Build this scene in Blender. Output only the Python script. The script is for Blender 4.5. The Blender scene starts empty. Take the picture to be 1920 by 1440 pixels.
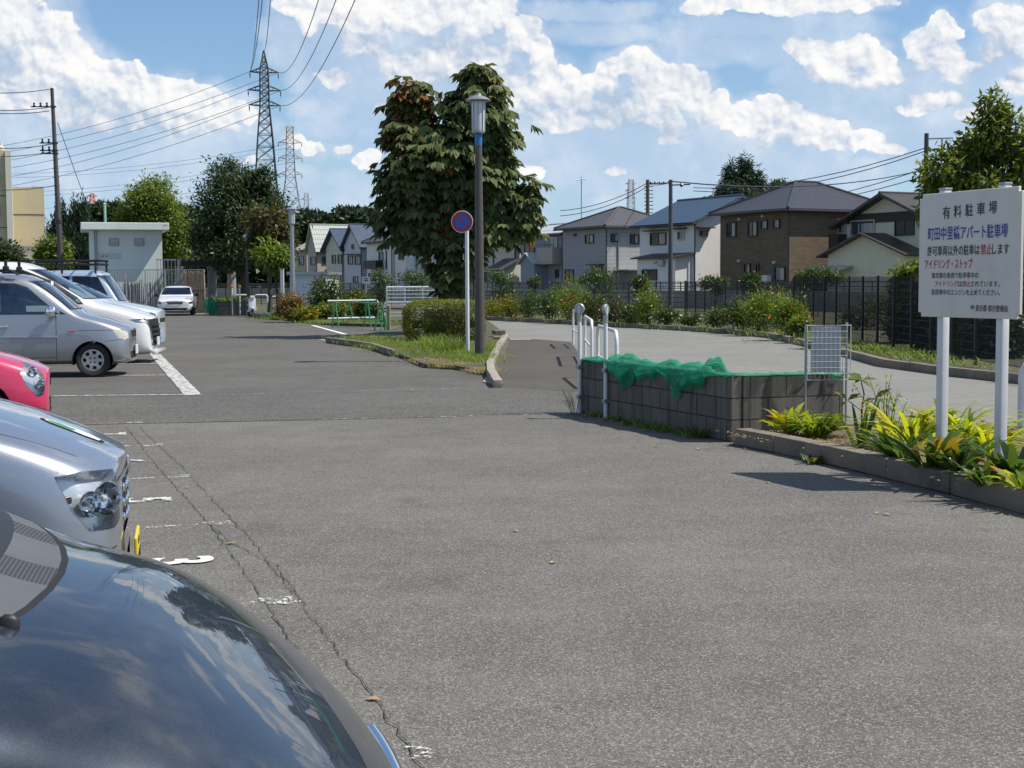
import bpy, bmesh, math, random
import numpy as np
from mathutils import Vector, Matrix
from math import radians as R, sin, cos, pi, sqrt, atan2, hypot
random.seed(7); RNG = np.random.default_rng(7)
scene = bpy.context.scene
COL = scene.collection

# ------------------------------------------------------------------ camera
F = 2662.0; CAMH = 1.6; PITCH = math.atan(192 / F)
CM = Matrix.Translation((0, 0, CAMH)) @ Matrix.Rotation(pi / 2 - PITCH, 4, 'X') @ Matrix.Rotation(R(-0.3), 4, 'Z')
cam = bpy.data.cameras.new('camera'); cam.sensor_width = 36; cam.lens = F / 1920 * 36
cam.clip_start = 0.1; cam.clip_end = 6000
camo = bpy.data.objects.new('camera', cam); COL.objects.link(camo); camo.matrix_world = CM; scene.camera = camo

# ------------------------------------------------------------------ node helpers
class S:
    """socket wrapper with arithmetic"""
    nt = None
    def __init__(s, k): s.k = k
    def __add__(s, o): return M_('ADD', s, o)
    def __radd__(s, o): return M_('ADD', o, s)
    def __sub__(s, o): return M_('SUBTRACT', s, o)
    def __rsub__(s, o): return M_('SUBTRACT', o, s)
    def __mul__(s, o): return M_('MULTIPLY', s, o)
    def __rmul__(s, o): return M_('MULTIPLY', o, s)
    def __truediv__(s, o): return M_('DIVIDE', s, o)
def setin(sock, v):
    if isinstance(v, S): S.nt.links.new(v.k, sock)
    elif isinstance(v, bpy.types.NodeSocket): S.nt.links.new(v, sock)
    else:
        if sock.type == 'RGBA' and isinstance(v, (tuple, list)) and len(v) == 3: v = (*v, 1)
        sock.default_value = v
def ND(t, outi=0, props=None, **ins):
    n = S.nt.nodes.new(t)
    for k, v in (props or {}).items(): setattr(n, k, v)
    for k, v in ins.items():
        key = int(k[1:]) if k[0] == 'i' and k[1:].isdigit() else k.replace('_', ' ')
        setin(n.inputs[key], v)
    return S(n.outputs[outi])
def M_(op, a, b=0.0, c=0.0, clamp=False): return ND('ShaderNodeMath', 0, dict(operation=op, use_clamp=clamp), i0=a, i1=b, i2=c)
def VM(op, a, b=(0, 0, 0), out=0): return ND('ShaderNodeVectorMath', out, dict(operation=op), i0=a, i1=b)
def XYZ(x, y, z=0.0): return ND('ShaderNodeCombineXYZ', X=x, Y=y, Z=z)
def SEP(v):
    n = S.nt.nodes.new('ShaderNodeSeparateXYZ'); setin(n.inputs[0], v); return [S(o) for o in n.outputs]
def SS(x, a, b, lo=0.0, hi=1.0): return ND('ShaderNodeMapRange', 0, dict(interpolation_type='SMOOTHSTEP'), Value=x, From_Min=a, From_Max=b, To_Min=lo, To_Max=hi)
def LIN(x, a, b, lo=0.0, hi=1.0): return ND('ShaderNodeMapRange', 0, dict(clamp=True), Value=x, From_Min=a, From_Max=b, To_Min=lo, To_Max=hi)
def NOISE(v, sc, det=2.0, rough=0.5, out=0, dist=0.0): return ND('ShaderNodeTexNoise', out, None, Vector=v, Scale=sc, Detail=det, Roughness=rough, Distortion=dist)
def VORO(v, sc, det=0.0, out=0, feature='F1'): return ND('ShaderNodeTexVoronoi', out, dict(feature=feature), Vector=v, Scale=sc, Detail=det)
def MIX(f, a, b, mode='MIX'):
    n = S.nt.nodes.new('ShaderNodeMix'); n.data_type = 'RGBA'; n.blend_type = mode
    setin(n.inputs[0], f); setin(n.inputs[6], a); setin(n.inputs[7], b); return S(n.outputs[2])
def HSV(c, h=.5, s=1.0, v=1.0): return ND('ShaderNodeHueSaturation', Hue=h, Saturation=s, Value=v, Color=c)

# ------------------------------------------------------------------ sun and sky
SUN_EL, SUN_AZ = R(55.8), R(91.5)           # azimuth measured from +Y towards +X
SUNDIR = Vector((sin(SUN_AZ) * cos(SUN_EL), cos(SUN_AZ) * cos(SUN_EL), sin(SUN_EL)))
sl = bpy.data.lights.new('sun', 'SUN'); sl.energy = 5.0; sl.angle = R(0.53); sl.color = (1.0, 0.94, 0.85)
so = bpy.data.objects.new('sun', sl); COL.objects.link(so); so.rotation_euler = SUNDIR.to_track_quat('Z', 'Y').to_euler()
so.location = (40, 0, 60)

CLOUDS = [  # px, py, rx, ry, strength : cumulus heads placed by their bearing and height in the sky
 (15,60,120,95,1),(95,95,70,70,1),(150,120,60,50,1),(205,150,55,48,1),(255,165,50,45,1),(320,185,60,42,1),(390,198,50,36,1),(440,205,42,28,1),(475,215,22,20,.9),(60,170,150,70,1),(180,210,130,50,.95),(320,235,110,34,.85),(420,245,80,22,.7),(120,245,140,26,.6),
 (560,12,40,28,.9),(590,45,30,34,.8),(640,25,50,40,.9),(640,150,50,22,.75),(690,75,70,55,.9),(720,20,60,50,1),(790,45,60,45,1),(850,30,50,40,1),(905,50,45,40,1),(940,25,40,38,1),(985,75,45,32,1),(1015,105,32,26,1),(880,120,120,70,1),(800,130,110,55,.9),(1020,165,70,46,1),(960,200,110,46,.95),(1040,225,110,34,.85),
 (1150,130,36,22,.9),(1195,125,38,32,1),(1225,150,40,36,1),(1130,165,46,34,.95),(1265,165,46,40,1),(1300,185,40,40,1),(1335,205,30,30,1),(1215,200,95,50,1),(1140,215,90,40,.9),(1260,240,90,32,.9),(1180,250,110,24,.7),
 (1440,212,36,26,1),(1480,222,34,24,1),(1400,228,46,28,.95),(1520,240,44,24,1),(1560,252,40,20,1),(1440,250,80,30,1),(1530,270,90,24,.9),(1620,270,50,18,.95),(1665,282,30,11,.85),(1420,280,90,18,.7),(1255,268,36,13,.85),
 (1565,132,62,40,.9),(1480,95,26,20,.9),(1515,105,42,26,.95),(1570,115,50,26,.9),(1610,90,40,20,.8),(1640,125,46,26,.8),(1540,150,60,22,.8),(1620,160,60,24,.75),(1715,85,30,26,.9),(1760,65,36,30,.85),(1750,115,60,34,.85),(1690,145,60,24,.7),(1855,55,46,36,1),(1895,80,40,50,1),(1850,110,50,34,.95),(1800,150,70,30,.75),(1895,150,50,46,.8),(1745,195,60,20,.95),(1710,215,46,16,.85),(1800,215,50,18,.7),
 (1400,8,130,24,1),(1510,15,100,30,1),(1600,10,80,24,.95),(1310,28,50,18,.85),(1120,-20,120,18,.9),(1880,0,50,10,.6),
 (598,278,28,18,.75),(560,262,24,14,.7),(690,300,30,18,.75),(655,280,26,12,.6),(725,200,36,22,.7),(370,280,40,12,.5),(480,300,50,10,.5),(1000,320,40,14,.5),(1150,325,30,10,.5)]
world = bpy.data.worlds.new('World'); scene.world = world; world.use_nodes = True
wt = world.node_tree; wt.nodes.clear(); S.nt = wt
sky = wt.nodes.new('ShaderNodeTexSky'); sky.sky_type = 'NISHITA'; sky.sun_disc = False
sky.sun_elevation = SUN_EL; sky.sun_rotation = SUN_AZ; sky.air_density = 1.0; sky.dust_density = 0.6; sky.ozone_density = 1.6; sky.altitude = 60
DIR = ND('ShaderNodeTexCoord', 0)
dx, dy, dz = SEP(DIR)
iy = 1.0 / M_('MAXIMUM', dy, 0.05) if False else M_('DIVIDE', 1.0, M_('MAXIMUM', dy, 0.05))
ca, cb = dx * iy, dz * iy                    # bearing and height as tangents from +Y
# group: metaball height field of the cloud heads
grp = bpy.data.node_groups.new('cloud_heads', 'ShaderNodeTree')
grp.interface.new_socket('P', in_out='INPUT', socket_type='NodeSocketVector')
grp.interface.new_socket('H', in_out='OUTPUT', socket_type='NodeSocketFloat')
S.nt = grp
gi = grp.nodes.new('NodeGroupInput'); go = grp.nodes.new('NodeGroupOutput'); acc = None
for (px, py, rx, ry, st) in CLOUDS:
    a, b = (px - 960) / F, (528 - py) / F
    d = VM('MULTIPLY', VM('SUBTRACT', gi.outputs[0], (a, b, 0)), (F / (rx * 1.25), F / (ry * 1.3), 0))
    l2 = VM('DOT_PRODUCT', d, d, 1)
    h = M_('MULTIPLY_ADD', l2, -st, st)
    acc = h if acc is None else ND('ShaderNodeMath', 0, dict(operation='SMOOTH_MAX'), i0=acc, i1=h, i2=0.4)
grp.links.new(acc.k, go.inputs[0])
S.nt = wt
def heads(v):
    n = wt.nodes.new('ShaderNodeGroup'); n.node_tree = grp; setin(n.inputs[0], v); return S(n.outputs[0])
P0 = XYZ(ca, cb, 0.0)
w1 = VM('SUBTRACT', NOISE(P0, 34, 6, .62, 1), (.5, .5, .5))
Pw = VM('ADD', P0, VM('MULTIPLY', w1, (.020, .017, 0)))
def puff(v):     # cauliflower relief
    return (0.5 - VORO(v, 30, 2.0)) * 0.85 + (0.5 - VORO(v, 85, 2.0)) * 0.36 + (NOISE(v, 45, 6, .6) - 0.5) * 1.0
H0, H1 = heads(Pw), heads(VM('ADD', Pw, (0.006, 0.020, 0)))
p0, p1 = puff(Pw), puff(VM('ADD', Pw, (.0022, .0030, 0)))
field = H0 + p0 * 0.62
under = SS(H1 - H0, -0.05, 0.30)
dens = SS(field, .0, 0.16 + under * 1.0)
soft = NOISE(P0, 14, 6, .62) - .5
H2 = heads(VM('ADD', P0, (.004, .034, 0)))
wisp = SS(M_('MAXIMUM', M_('MAXIMUM', H0, H1), H2 - .05) + soft * 2.6, -.50, .75) * 0.78
cover = M_('MAXIMUM', dens, wisp)
lit = M_('MINIMUM', H0 - H1, .42) * 0.72 + 0.56 + (p0 - p1) * 0.95 + p0 * 0.36 + soft * .7
lit = SS(lit, -0.12, 1.0)
ccol = MIX(lit, (.47, .58, .75), (1.03, 1.02, 1.01))
ccol = MIX(LIN(dens, .05, .75), MIX(SS(soft, -.1, .2), (.50, .64, .84), (.74, .83, .94)), ccol)
# elsewhere in the sky: a broken layer of cumulus
zz = M_('MAXIMUM', dz, 0.03)
PL = XYZ(dx / (zz + .12), dy / (zz + .12), 0.0)
ln = NOISE(PL, 1.15, 8, .58)
lcov = SS(ln, .50, .62)
lcol = MIX(SS(ln - NOISE(VM('ADD', PL, (.16, .05, 0)), 1.15, 8, .58), -.06, .1), (.34, .41, .52), (.86, .86, .86))
away = SS(cb, .205, .27)
away = M_('MAXIMUM', away, M_('MAXIMUM', SS(dy, .75, .5), SS(M_('ABSOLUTE', ca), .42, .6)))
cover = M_('ADD', cover * (1.0 - away), lcov * away)
ccol = MIX(away, ccol, lcol)
cover = cover * SS(dz, -0.01, 0.03)
SKYSTR = 0.11
skyc = MIX(1.0, sky.outputs[0], (.86, 1.0, 1.14), 'MULTIPLY')
skyc = MIX(SS(dz, .0, .15, .62, 0.0), skyc, (3.9, 5.6, 7.9))
bg1 = wt.nodes.new('ShaderNodeBackground'); setin(bg1.inputs[0], skyc); bg1.inputs[1].default_value = SKYSTR
bg2 = wt.nodes.new('ShaderNodeBackground'); setin(bg2.inputs[0], ccol); bg2.inputs[1].default_value = 0.93
mx = wt.nodes.new('ShaderNodeMixShader'); setin(mx.inputs[0], cover)
wt.links.new(bg1.outputs[0], mx.inputs[1]); wt.links.new(bg2.outputs[0], mx.inputs[2])
wo = wt.nodes.new('ShaderNodeOutputWorld'); wt.links.new(mx.outputs[0], wo.inputs[0])
world.cycles.sampling_method = 'MANUAL'; world.cycles.sample_map_resolution = 512
vs = scene.view_settings; vs.view_transform = 'Standard'; vs.look = 'None'; vs.exposure = 0.06; vs.gamma = 1.0
scene.cycles.max_bounces = 6; scene.cycles.transparent_max_bounces = 12; scene.cycles.use_denoising = True
scene.cycles.caustics_reflective = False; scene.cycles.caustics_refractive = False
# ------------------------------------------------------------------ object helpers
def ray(px, py):
    d = CM.to_3x3() @ Vector(((px - 960) / F, (720 - py) / F, -1)); return d / d.y     # unit depth along +Y
CAMP = Vector((0, 0, CAMH))
def G(px, py, z=0.0):                 # ground point seen at a pixel
    d = ray(px, py); t = (z - CAMH) / d.z; return CAMP + d * t
def P(px, py, Y): return CAMP + ray(px, py) * Y
def XZ(px, Y): return P(px, 528, Y).x
def HZ(py, Y, px=960): return P(px, py, Y).z
def onplane(px, py, co, no):
    d = ray(px, py); t = (Vector(co) - CAMP).dot(no) / d.dot(no); return CAMP + d * t

def link(o, parent=None):
    COL.objects.link(o)
    if parent is not None: o.parent = parent
    return o
def meta(o, label=None, cat=None, group=None, kind=None):
    if label: o['label'] = label
    if cat: o['category'] = cat
    if group: o['group'] = group
    if kind: o['kind'] = kind
    return o
def thing(name, label, cat, loc=(0, 0, 0), rz=0.0, group=None):
    o = bpy.data.objects.new(name, None); o.empty_display_size = 0.1; link(o)
    o.location = loc; o.rotation_euler = (0, 0, rz); return meta(o, label, cat, group)
def copy_tree(o, parent=None):
    c = o.copy(); COL.objects.link(c)
    if parent is not None: c.parent = parent
    for ch in list(o.children): copy_tree(ch, c)
    return c

class MB:
    """mesh builder: collects verts / faces, links as one object"""
    def __init__(s): s.v = []; s.f = []; s.m = []; s.mi = 0
    def add(s, vs, fs):
        n = len(s.v); s.v += [tuple(x) for x in vs]; s.f += [tuple(i + n for i in f) for f in fs]; s.m += [s.mi] * len(fs); return s
    def box(s, c, d, rz=0.0, bev=0.0, M=None):
        hx, hy, hz = d[0] / 2, d[1] / 2, d[2] / 2
        if bev > 0:
            b = min(bev, hx * .9, hy * .9, hz * .9); bm = bmesh.new()
            bmesh.ops.create_cube(bm, size=1); bmesh.ops.scale(bm, vec=d, verts=bm.verts)
            bmesh.ops.bevel(bm, geom=bm.edges[:], offset=b, segments=2, affect='EDGES', profile=0.6)
            vs = [v.co.copy() for v in bm.verts]; bm.verts.index_update(); fs = [[v.index for v in f.verts] for f in bm.faces]; bm.free()
        else:
            vs = [Vector((x, y, z)) for x in (-hx, hx) for y in (-hy, hy) for z in (-hz, hz)]
            fs = [(0, 1, 3, 2), (4, 6, 7, 5), (0, 4, 5, 1), (2, 3, 7, 6), (0, 2, 6, 4), (1, 5, 7, 3)]
        T = Matrix.Translation(c) @ Matrix.Rotation(rz, 4, 'Z')
        if M is not None: T = M @ T
        return s.add([T @ v for v in vs], fs)
    def tube(s, pts, r, n=8, caps=True, closed=False):
        pts = [Vector(p) for p in pts]; k = len(pts); rs = r if isinstance(r, (list, tuple)) else [r] * k
        base = len(s.v); ref = None
        for i, p in enumerate(pts):
            if closed: t = pts[(i + 1) % k] - pts[i - 1]
            else: t = pts[min(i + 1, k - 1)] - pts[max(i - 1, 0)]
            t = t.normalized() if t.length > 1e-9 else Vector((0, 0, 1))
            if ref is None: ref = Vector((0, 0, 1)) if abs(t.z) < 0.9 else Vector((1, 0, 0))
            a = ref - t * ref.dot(t); a = a.normalized() if a.length > 1e-6 else t.orthogonal().normalized()
            ref = a; b = t.cross(a)
            for j in range(n):
                an = 2 * pi * j / n; s.v.append(tuple(p + (a * cos(an) + b * sin(an)) * rs[i]))
        for i in range(k if closed else k - 1):
            i2 = (i + 1) % k
            for j in range(n):
                j2 = (j + 1) % n; s.f.append((base + i * n + j, base + i * n + j2, base + i2 * n + j2, base + i2 * n + j)); s.m.append(s.mi)
        if caps and not closed:
            s.f.append(tuple(base + j for j in range(n))[::-1]); s.f.append(tuple(base + (k - 1) * n + j for j in range(n))); s.m += [s.mi] * 2
        return s
    def lathe(s, prof, c=(0, 0, 0), n=24, M=None, cap=True):    # prof: (r, z)
        base = len(s.v); T = Matrix.Translation(c)
        if M is not None: T = M @ T
        for (r, z) in prof:
            for j in range(n):
                an = 2 * pi * j / n; s.v.append(tuple(T @ Vector((r * cos(an), r * sin(an), z))))
        for i in range(len(prof) - 1):
            for j in range(n):
                j2 = (j + 1) % n; s.f.append((base + i * n + j, base + i * n + j2, base + (i + 1) * n + j2, base + (i + 1) * n + j)); s.m.append(s.mi)
        for i, fl in ((0, True), (len(prof) - 1, False)):
            if cap and prof[i][0] > 1e-4:
                f = tuple(base + i * n + j for j in range(n)); s.f.append(f[::-1] if fl else f); s.m.append(s.mi)
        return s
    def prism(s, poly, z0, z1):
        n = len(poly); vs = [(p[0], p[1], z0) for p in poly] + [(p[0], p[1], z1) for p in poly]
        fs = [tuple(range(n))[::-1], tuple(range(n, 2 * n))] + [(i, (i + 1) % n, n + (i + 1) % n, n + i) for i in range(n)]
        return s.add(vs, fs)
    def build(s, name, mat, parent=None, smooth=False, loc=None, rz=None):
        me = bpy.data.meshes.new(name); me.from_pydata(s.v, [], s.f); me.validate()
        mats = mat if isinstance(mat, (list, tuple)) else [mat]
        for m in mats: me.materials.append(m)
        if len(mats) > 1 and len(me.polygons) == len(s.m): me.polygons.foreach_set('material_index', s.m)
        if smooth:
            me.polygons.foreach_set('use_smooth', [True] * len(me.polygons))
            try: me.set_sharp_from_angle(angle=R(smooth if smooth is not True else 40))
            except Exception: pass
        o = bpy.data.objects.new(name, me); link(o, parent)
        if loc is not None: o.location = loc
        if rz is not None: o.rotation_euler = (0, 0, rz)
        return o
def sheet(name, pts, z, mat, kind='structure'):
    mb = MB(); mb.add([(p[0], p[1], z) for p in pts], [tuple(range(len(pts)))]); o = mb.build(name, mat)
    bm = bmesh.new(); bm.from_mesh(o.data); bmesh.ops.recalc_face_normals(bm, faces=bm.faces)
    for f in bm.faces:
        if f.normal.z < 0: f.normal_flip()
    bmesh.ops.triangulate(bm, faces=bm.faces); bm.to_mesh(o.data); bm.free()
    if kind: o['kind'] = kind
    return o
def quadmesh(name, V, Q, mat, parent=None, attr=None, smooth=False):
    """fast numpy mesh: V (n,3), Q (m,k); attr per face float 'rnd'"""
    me = bpy.data.meshes.new(name); k = Q.shape[1]
    me.vertices.add(len(V)); me.vertices.foreach_set('co', np.ascontiguousarray(V, dtype=np.float32).ravel())
    me.loops.add(Q.size); me.loops.foreach_set('vertex_index', np.ascontiguousarray(Q, dtype=np.int32).ravel())
    me.polygons.add(len(Q)); me.polygons.foreach_set('loop_start', np.arange(0, Q.size, k, dtype=np.int32))
    me.polygons.foreach_set('loop_total', np.full(len(Q), k, dtype=np.int32))
    if smooth: me.polygons.foreach_set('use_smooth', np.ones(len(Q), dtype=bool))
    me.update(calc_edges=True)
    if attr is not None:
        a = me.attributes.new('rnd', 'FLOAT', 'FACE'); a.data.foreach_set('value', np.ascontiguousarray(attr, dtype=np.float32))
    for m in (mat if isinstance(mat, (list, tuple)) else [mat]): me.materials.append(m)
    o = bpy.data.objects.new(name, me); return link(o, parent)

# ------------------------------------------------------------------ materials
def newmat(name):
    m = bpy.data.materials.new(name); m.use_nodes = True; nt = m.node_tree; nt.nodes.clear(); S.nt = nt
    out = nt.nodes.new('ShaderNodeOutputMaterial'); b = nt.nodes.new('ShaderNodeBsdfPrincipled'); nt.links.new(b.outputs[0], out.inputs[0])
    return m, b
def OBJ(): return ND('ShaderNodeTexCoord', 3)
def GEN(): return ND('ShaderNodeTexCoord', 0)
def WPOS(): return ND('ShaderNodeNewGeometry', 0)
def BUMP(h, st=0.3, d=0.01): return ND('ShaderNodeBump', Strength=st, Distance=d, Height=h)
def plain(name, col, rough=0.6, metal=0.0, var=0.12, sc=6.0, bump=0.0, coat=0.0, spec=0.5, dirt=0.0, bsc=None):
    m, b = newmat(name); v = OBJ(); n = NOISE(v, sc, 5, .6)
    c = MIX(n, tuple(x * (1 - var) for x in col), tuple(min(1, x * (1 + var)) for x in col))
    if dirt: c = MIX(SS(NOISE(v, sc * .35, 6, .7), .48, .75) * dirt, c, tuple(x * .45 for x in col))
    setin(b.inputs['Base Color'], c); setin(b.inputs['Roughness'], rough + (n - .5) * .15); b.inputs['Metallic'].default_value = metal
    b.inputs['Coat Weight'].default_value = coat; b.inputs['Coat Roughness'].default_value = 0.03; b.inputs['Specular IOR Level'].default_value = spec
    if bump: setin(b.inputs['Normal'], BUMP(NOISE(v, bsc or sc * 8, 4, .6), bump, .01))
    return m
def leafmat(name, c0, c1, trans=0.35, rough=0.45, c2=None, spec=.35):
    m, b = newmat(name); at = ND('ShaderNodeAttribute', 2, dict(attribute_name='rnd'))
    if c2: c = MIX(SS(at, .0, .8), c0, c1); c = MIX(SS(at, .84, .97), c, c2)
    else: c = MIX(at, c0, c1)
    c = MIX(NOISE(OBJ(), 1.7, 2) , HSV(c, .49, 1.0, .75), HSV(c, .505, 1.0, 1.25))
    setin(b.inputs['Base Color'], c); b.inputs['Roughness'].default_value = rough; b.inputs['Specular IOR Level'].default_value = spec
    t = S.nt.nodes.new('ShaderNodeBsdfTranslucent'); setin(t.inputs[0], HSV(c, .485, 1.1, 1.5))
    mx = S.nt.nodes.new('ShaderNodeMixShader'); mx.inputs[0].default_value = trans
    out = [n for n in S.nt.nodes if n.type == 'OUTPUT_MATERIAL'][0]
    S.nt.links.new(b.outputs[0], mx.inputs[1]); S.nt.links.new(t.outputs[0], mx.inputs[2]); S.nt.links.new(mx.outputs[0], out.inputs[0])
    return m
def glassmat(name, tint=(.55, .66, .62), refl=1.45, base=0.0):
    m, b = newmat(name); nt = S.nt; nt.nodes.remove(b)
    tr = nt.nodes.new('ShaderNodeBsdfTransparent'); setin(tr.inputs[0], tint)
    gl = nt.nodes.new('ShaderNodeBsdfGlossy'); gl.inputs['Roughness'].default_value = 0.01; setin(gl.inputs[0], (.95, .97, 1))
    fr = ND('ShaderNodeFresnel', IOR=refl); mx = nt.nodes.new('ShaderNodeMixShader'); setin(mx.inputs[0], fr + base)
    nt.links.new(tr.outputs[0], mx.inputs[1]); nt.links.new(gl.outputs[0], mx.inputs[2])
    out = [n for n in nt.nodes if n.type == 'OUTPUT_MATERIAL'][0]; nt.links.new(mx.outputs[0], out.inputs[0]); return m
def carpaint(name, col, metal=0.0, flake=0.0, rough=0.35, spec=.5):
    m, b = newmat(name); v = OBJ()
    c = col
    if flake: c = MIX(VORO(v, 900, 0, 1), tuple(x * (1 - flake) for x in col), tuple(min(1, x * (1 + flake)) for x in col))
    dust = SS(NOISE(v, 3, 5, .65), .45, .8)
    setin(b.inputs['Base Color'], MIX(dust * .12, c, (.4, .38, .35))); b.inputs['Metallic'].default_value = metal; b.inputs['Specular IOR Level'].default_value = spec
    setin(b.inputs['Roughness'], rough); b.inputs['Coat Weight'].default_value = 1.0; setin(b.inputs['Coat Roughness'], dust * .05 + .01)
    return m
def asphalt(name, c0, c1, speck=(.30, .28, .25), amt=.5, sc=1.0, bump=.5, stain=.5):
    m, b = newmat(name); v = WPOS()
    fine = NOISE(v, 160 * sc, 2, .7); gr = VORO(v, 95 * sc, 0, 1)   # per-stone tone
    _, _, g1 = SEP(gr); big = NOISE(v, .35, 6, .6); mid = NOISE(v, 2.3, 5, .65)
    c = MIX(SS(big * .6 + mid * .4, .36, .66), c0, c1)
    c = MIX(SS(g1, .62, .98) * amt, c, speck); c = MIX(SS(g1, .35, .0) * .65, c, tuple(x * .42 for x in c0))
    c = MIX(SS(NOISE(v, .9, 7, .75), .55, .70) * stain * .75, c, tuple(x * .55 for x in c0))
    lines = NOISE(VM('MULTIPLY', v, (.25, 2.2, 1)), 1.0, 4, .6)
    c = MIX(SS(lines, .5, .7) * stain * .3, c, tuple(min(1, x * 1.35) for x in c1))
    setin(b.inputs['Base Color'], c); b.inputs['Roughness'].default_value = .86; b.inputs['Specular IOR Level'].default_value = .25
    setin(b.inputs['Normal'], BUMP(VORO(v, 95 * sc, 0) * .7 + fine * .5, bump, .006)); return m
def paint_line(name, col=(.78, .77, .74), wear=.5):
    m, b = newmat(name); v = WPOS(); nt = S.nt
    w = NOISE(v, 9, 7, .75) * .55 + NOISE(v, 60, 3, .7) * .45
    setin(b.inputs['Base Color'], MIX(NOISE(v, 4, 3), tuple(x * .8 for x in col), col)); b.inputs['Roughness'].default_value = .7
    tr = nt.nodes.new('ShaderNodeBsdfTransparent'); mx = nt.nodes.new('ShaderNodeMixShader')
    setin(mx.inputs[0], SS(w, .62 - wear * .3, .66 - wear * .3)); out = [n for n in nt.nodes if n.type == 'OUTPUT_MATERIAL'][0]
    nt.links.new(b.outputs[0], mx.inputs[1]); nt.links.new(tr.outputs[0], mx.inputs[2]); nt.links.new(mx.outputs[0], out.inputs[0]); return m
MT = {}
MT['lot'] = asphalt('lot_asphalt', (.110, .106, .094), (.164, .157, .140), (.40, .38, .34), .55, 1.35)
MT['lot_dark'] = asphalt('band_asphalt', (.078, .077, .071), (.112, .110, .100), (.36, .34, .29), .5, .9)
MT['lot_far'] = asphalt('far_lot_asphalt', (.094, .091, .083), (.132, .128, .116), (.30, .28, .24), .4)
MT['ramp'] = asphalt('ramp_asphalt', (.085, .077, .064), (.112, .101, .084), (.17, .16, .145), .25, 1.3, .25)
MT['road'] = asphalt('road_asphalt', (.205, .205, .186), (.250, .250, .228), (.40, .39, .34), .3, .9, .4, .3)
MT['line'] = paint_line('white_road_paint', wear=.42); MT['line_worn'] = paint_line('worn_road_paint', wear=.62); MT['line_new'] = paint_line('fresh_road_paint', wear=.1)
MT['concrete'] = plain('grey_concrete', (.30, .29, .27), .85, var=.25, sc=4, bump=.4, dirt=.6)
MT['kerb'] = plain('stained_kerb_concrete', (.21, .175, .135), .9, var=.35, sc=5, bump=.6, dirt=.8)
MT['kerbpale'] = plain('pale_kerb_concrete', (.34, .30, .25), .9, var=.3, sc=6, bump=.6, dirt=.5)
MT['white'] = plain('white_painted_steel', (.74, .75, .76), .35, var=.06, sc=8, dirt=.12)
MT['whiteold'] = plain('old_white_paint', (.66, .66, .63), .5, var=.12, sc=9, dirt=.3)
MT['galv'] = plain('galvanised_steel', (.40, .41, .42), .45, metal=.7, var=.15, sc=12)
MT['brownpole'] = plain('brown_weathered_pole', (.085, .075, .068), .55, var=.3, sc=7, dirt=.3)
MT['black'] = plain('black_plastic', (.018, .018, .02), .5, var=.2)
MT['blacksteel'] = plain('black_coated_steel', (.016, .017, .018), .5, var=.2)
MT['rubber'] = plain('tyre_rubber', (.022, .022, .023), .8, var=.2, sc=20, bump=.2)
MT['chrome'] = plain('chrome', (.82, .83, .85), .08, metal=1.0, var=.03)
MT['silverplastic'] = plain('silver_wheel_cover', (.52, .53, .55), .32, metal=.6, var=.05)
MT['soil'] = plain('dry_soil', (.135, .098, .070), .95, var=.45, sc=5, bump=.9, dirt=.5)
MT['bark'] = plain('tree_bark', (.085, .068, .052), .9, var=.35, sc=9, bump=.9, dirt=.4)
MT['stem'] = plain('plant_stem', (.085, .10, .045), .7, var=.3, sc=9)
MT['green_paint'] = plain('green_painted_steel', (.05, .26, .10), .45, var=.15, sc=9, dirt=.25)
MT['glass'] = glassmat('clear_car_glass', (.66, .78, .74), 1.5, .10); MT['glassdark'] = glassmat('tinted_car_glass', (.10, .12, .14), 1.5, .05)
MT['lens'] = glassmat('headlight_lens', (.92, .94, .95), 1.4)
MT['interior'] = plain('car_interior_trim', (.07, .07, .072), .8, var=.2)
# ------------------------------------------------------------------ the ground
def gxy(pts): return [tuple(G(*p)[:2]) for p in pts]
m, b = newmat('grassy_soil'); v = WPOS(); n = NOISE(v, 1.6, 7, .65)
setin(b.inputs['Base Color'], MIX(SS(n, .40, .62), (.10, .085, .055), (.085, .105, .035))); b.inputs['Roughness'].default_value = .95
setin(b.inputs['Normal'], BUMP(NOISE(v, 24, 4, .7), .9, .05)); MT['grassy'] = m
sheet('ground', [(-2500, -40), (2500, -40), (2500, 5200), (-2500, 5200)], -0.012, MT['grassy'])
sheet('parking_lot', [(-70, 14), (1.2, 14), (1.6, 38), (-1.0, 39), (-3.0, 52), (-8, 80), (-10, 92), (-70, 92)], -0.008, MT['lot_far'])
bandb = [(-30, 17.6)] + gxy([(110, 797), (350, 792), (600, 787), (800, 782), (960, 777), (1090, 776)]) + [(2.2, 14.05)]
bandt = [(-30, 23.0)] + gxy([(100, 746), (375, 741), (700, 735), (850, 731), (945, 726), (1087, 735)])
sheet('parking_lane', bandb + [(2.2, 14.05)] + gxy([(1380, 832), (1660, 895), (1920, 963)]) + [(4.6, 6.5), (9, 1), (9, -12), (-30, -12)], -0.004, MT['lot'])
sheet('paving_band', bandb[:-1] + bandt[::-1], 0.0, MT['lot_dark'])
sheet('ramp', gxy([(945, 726), (1087, 735)]) + [(0.98, 17.5), (1.42, 21), (1.48, 30), (1.55, 37.5)] + gxy([(1000, 636), (957, 637), (948, 660), (932, 690)]), 0.002, MT['ramp'])
bedk = gxy([(905, 600), (985, 604), (1060, 608), (1165, 614), (1270, 620), (1360, 626), (1440, 634), (1510, 650), (1580, 668), (1650, 688), (1780, 706), (1925, 722)]) + [(8.2, 18), (8.6, 8), (9, -5)]
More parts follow.
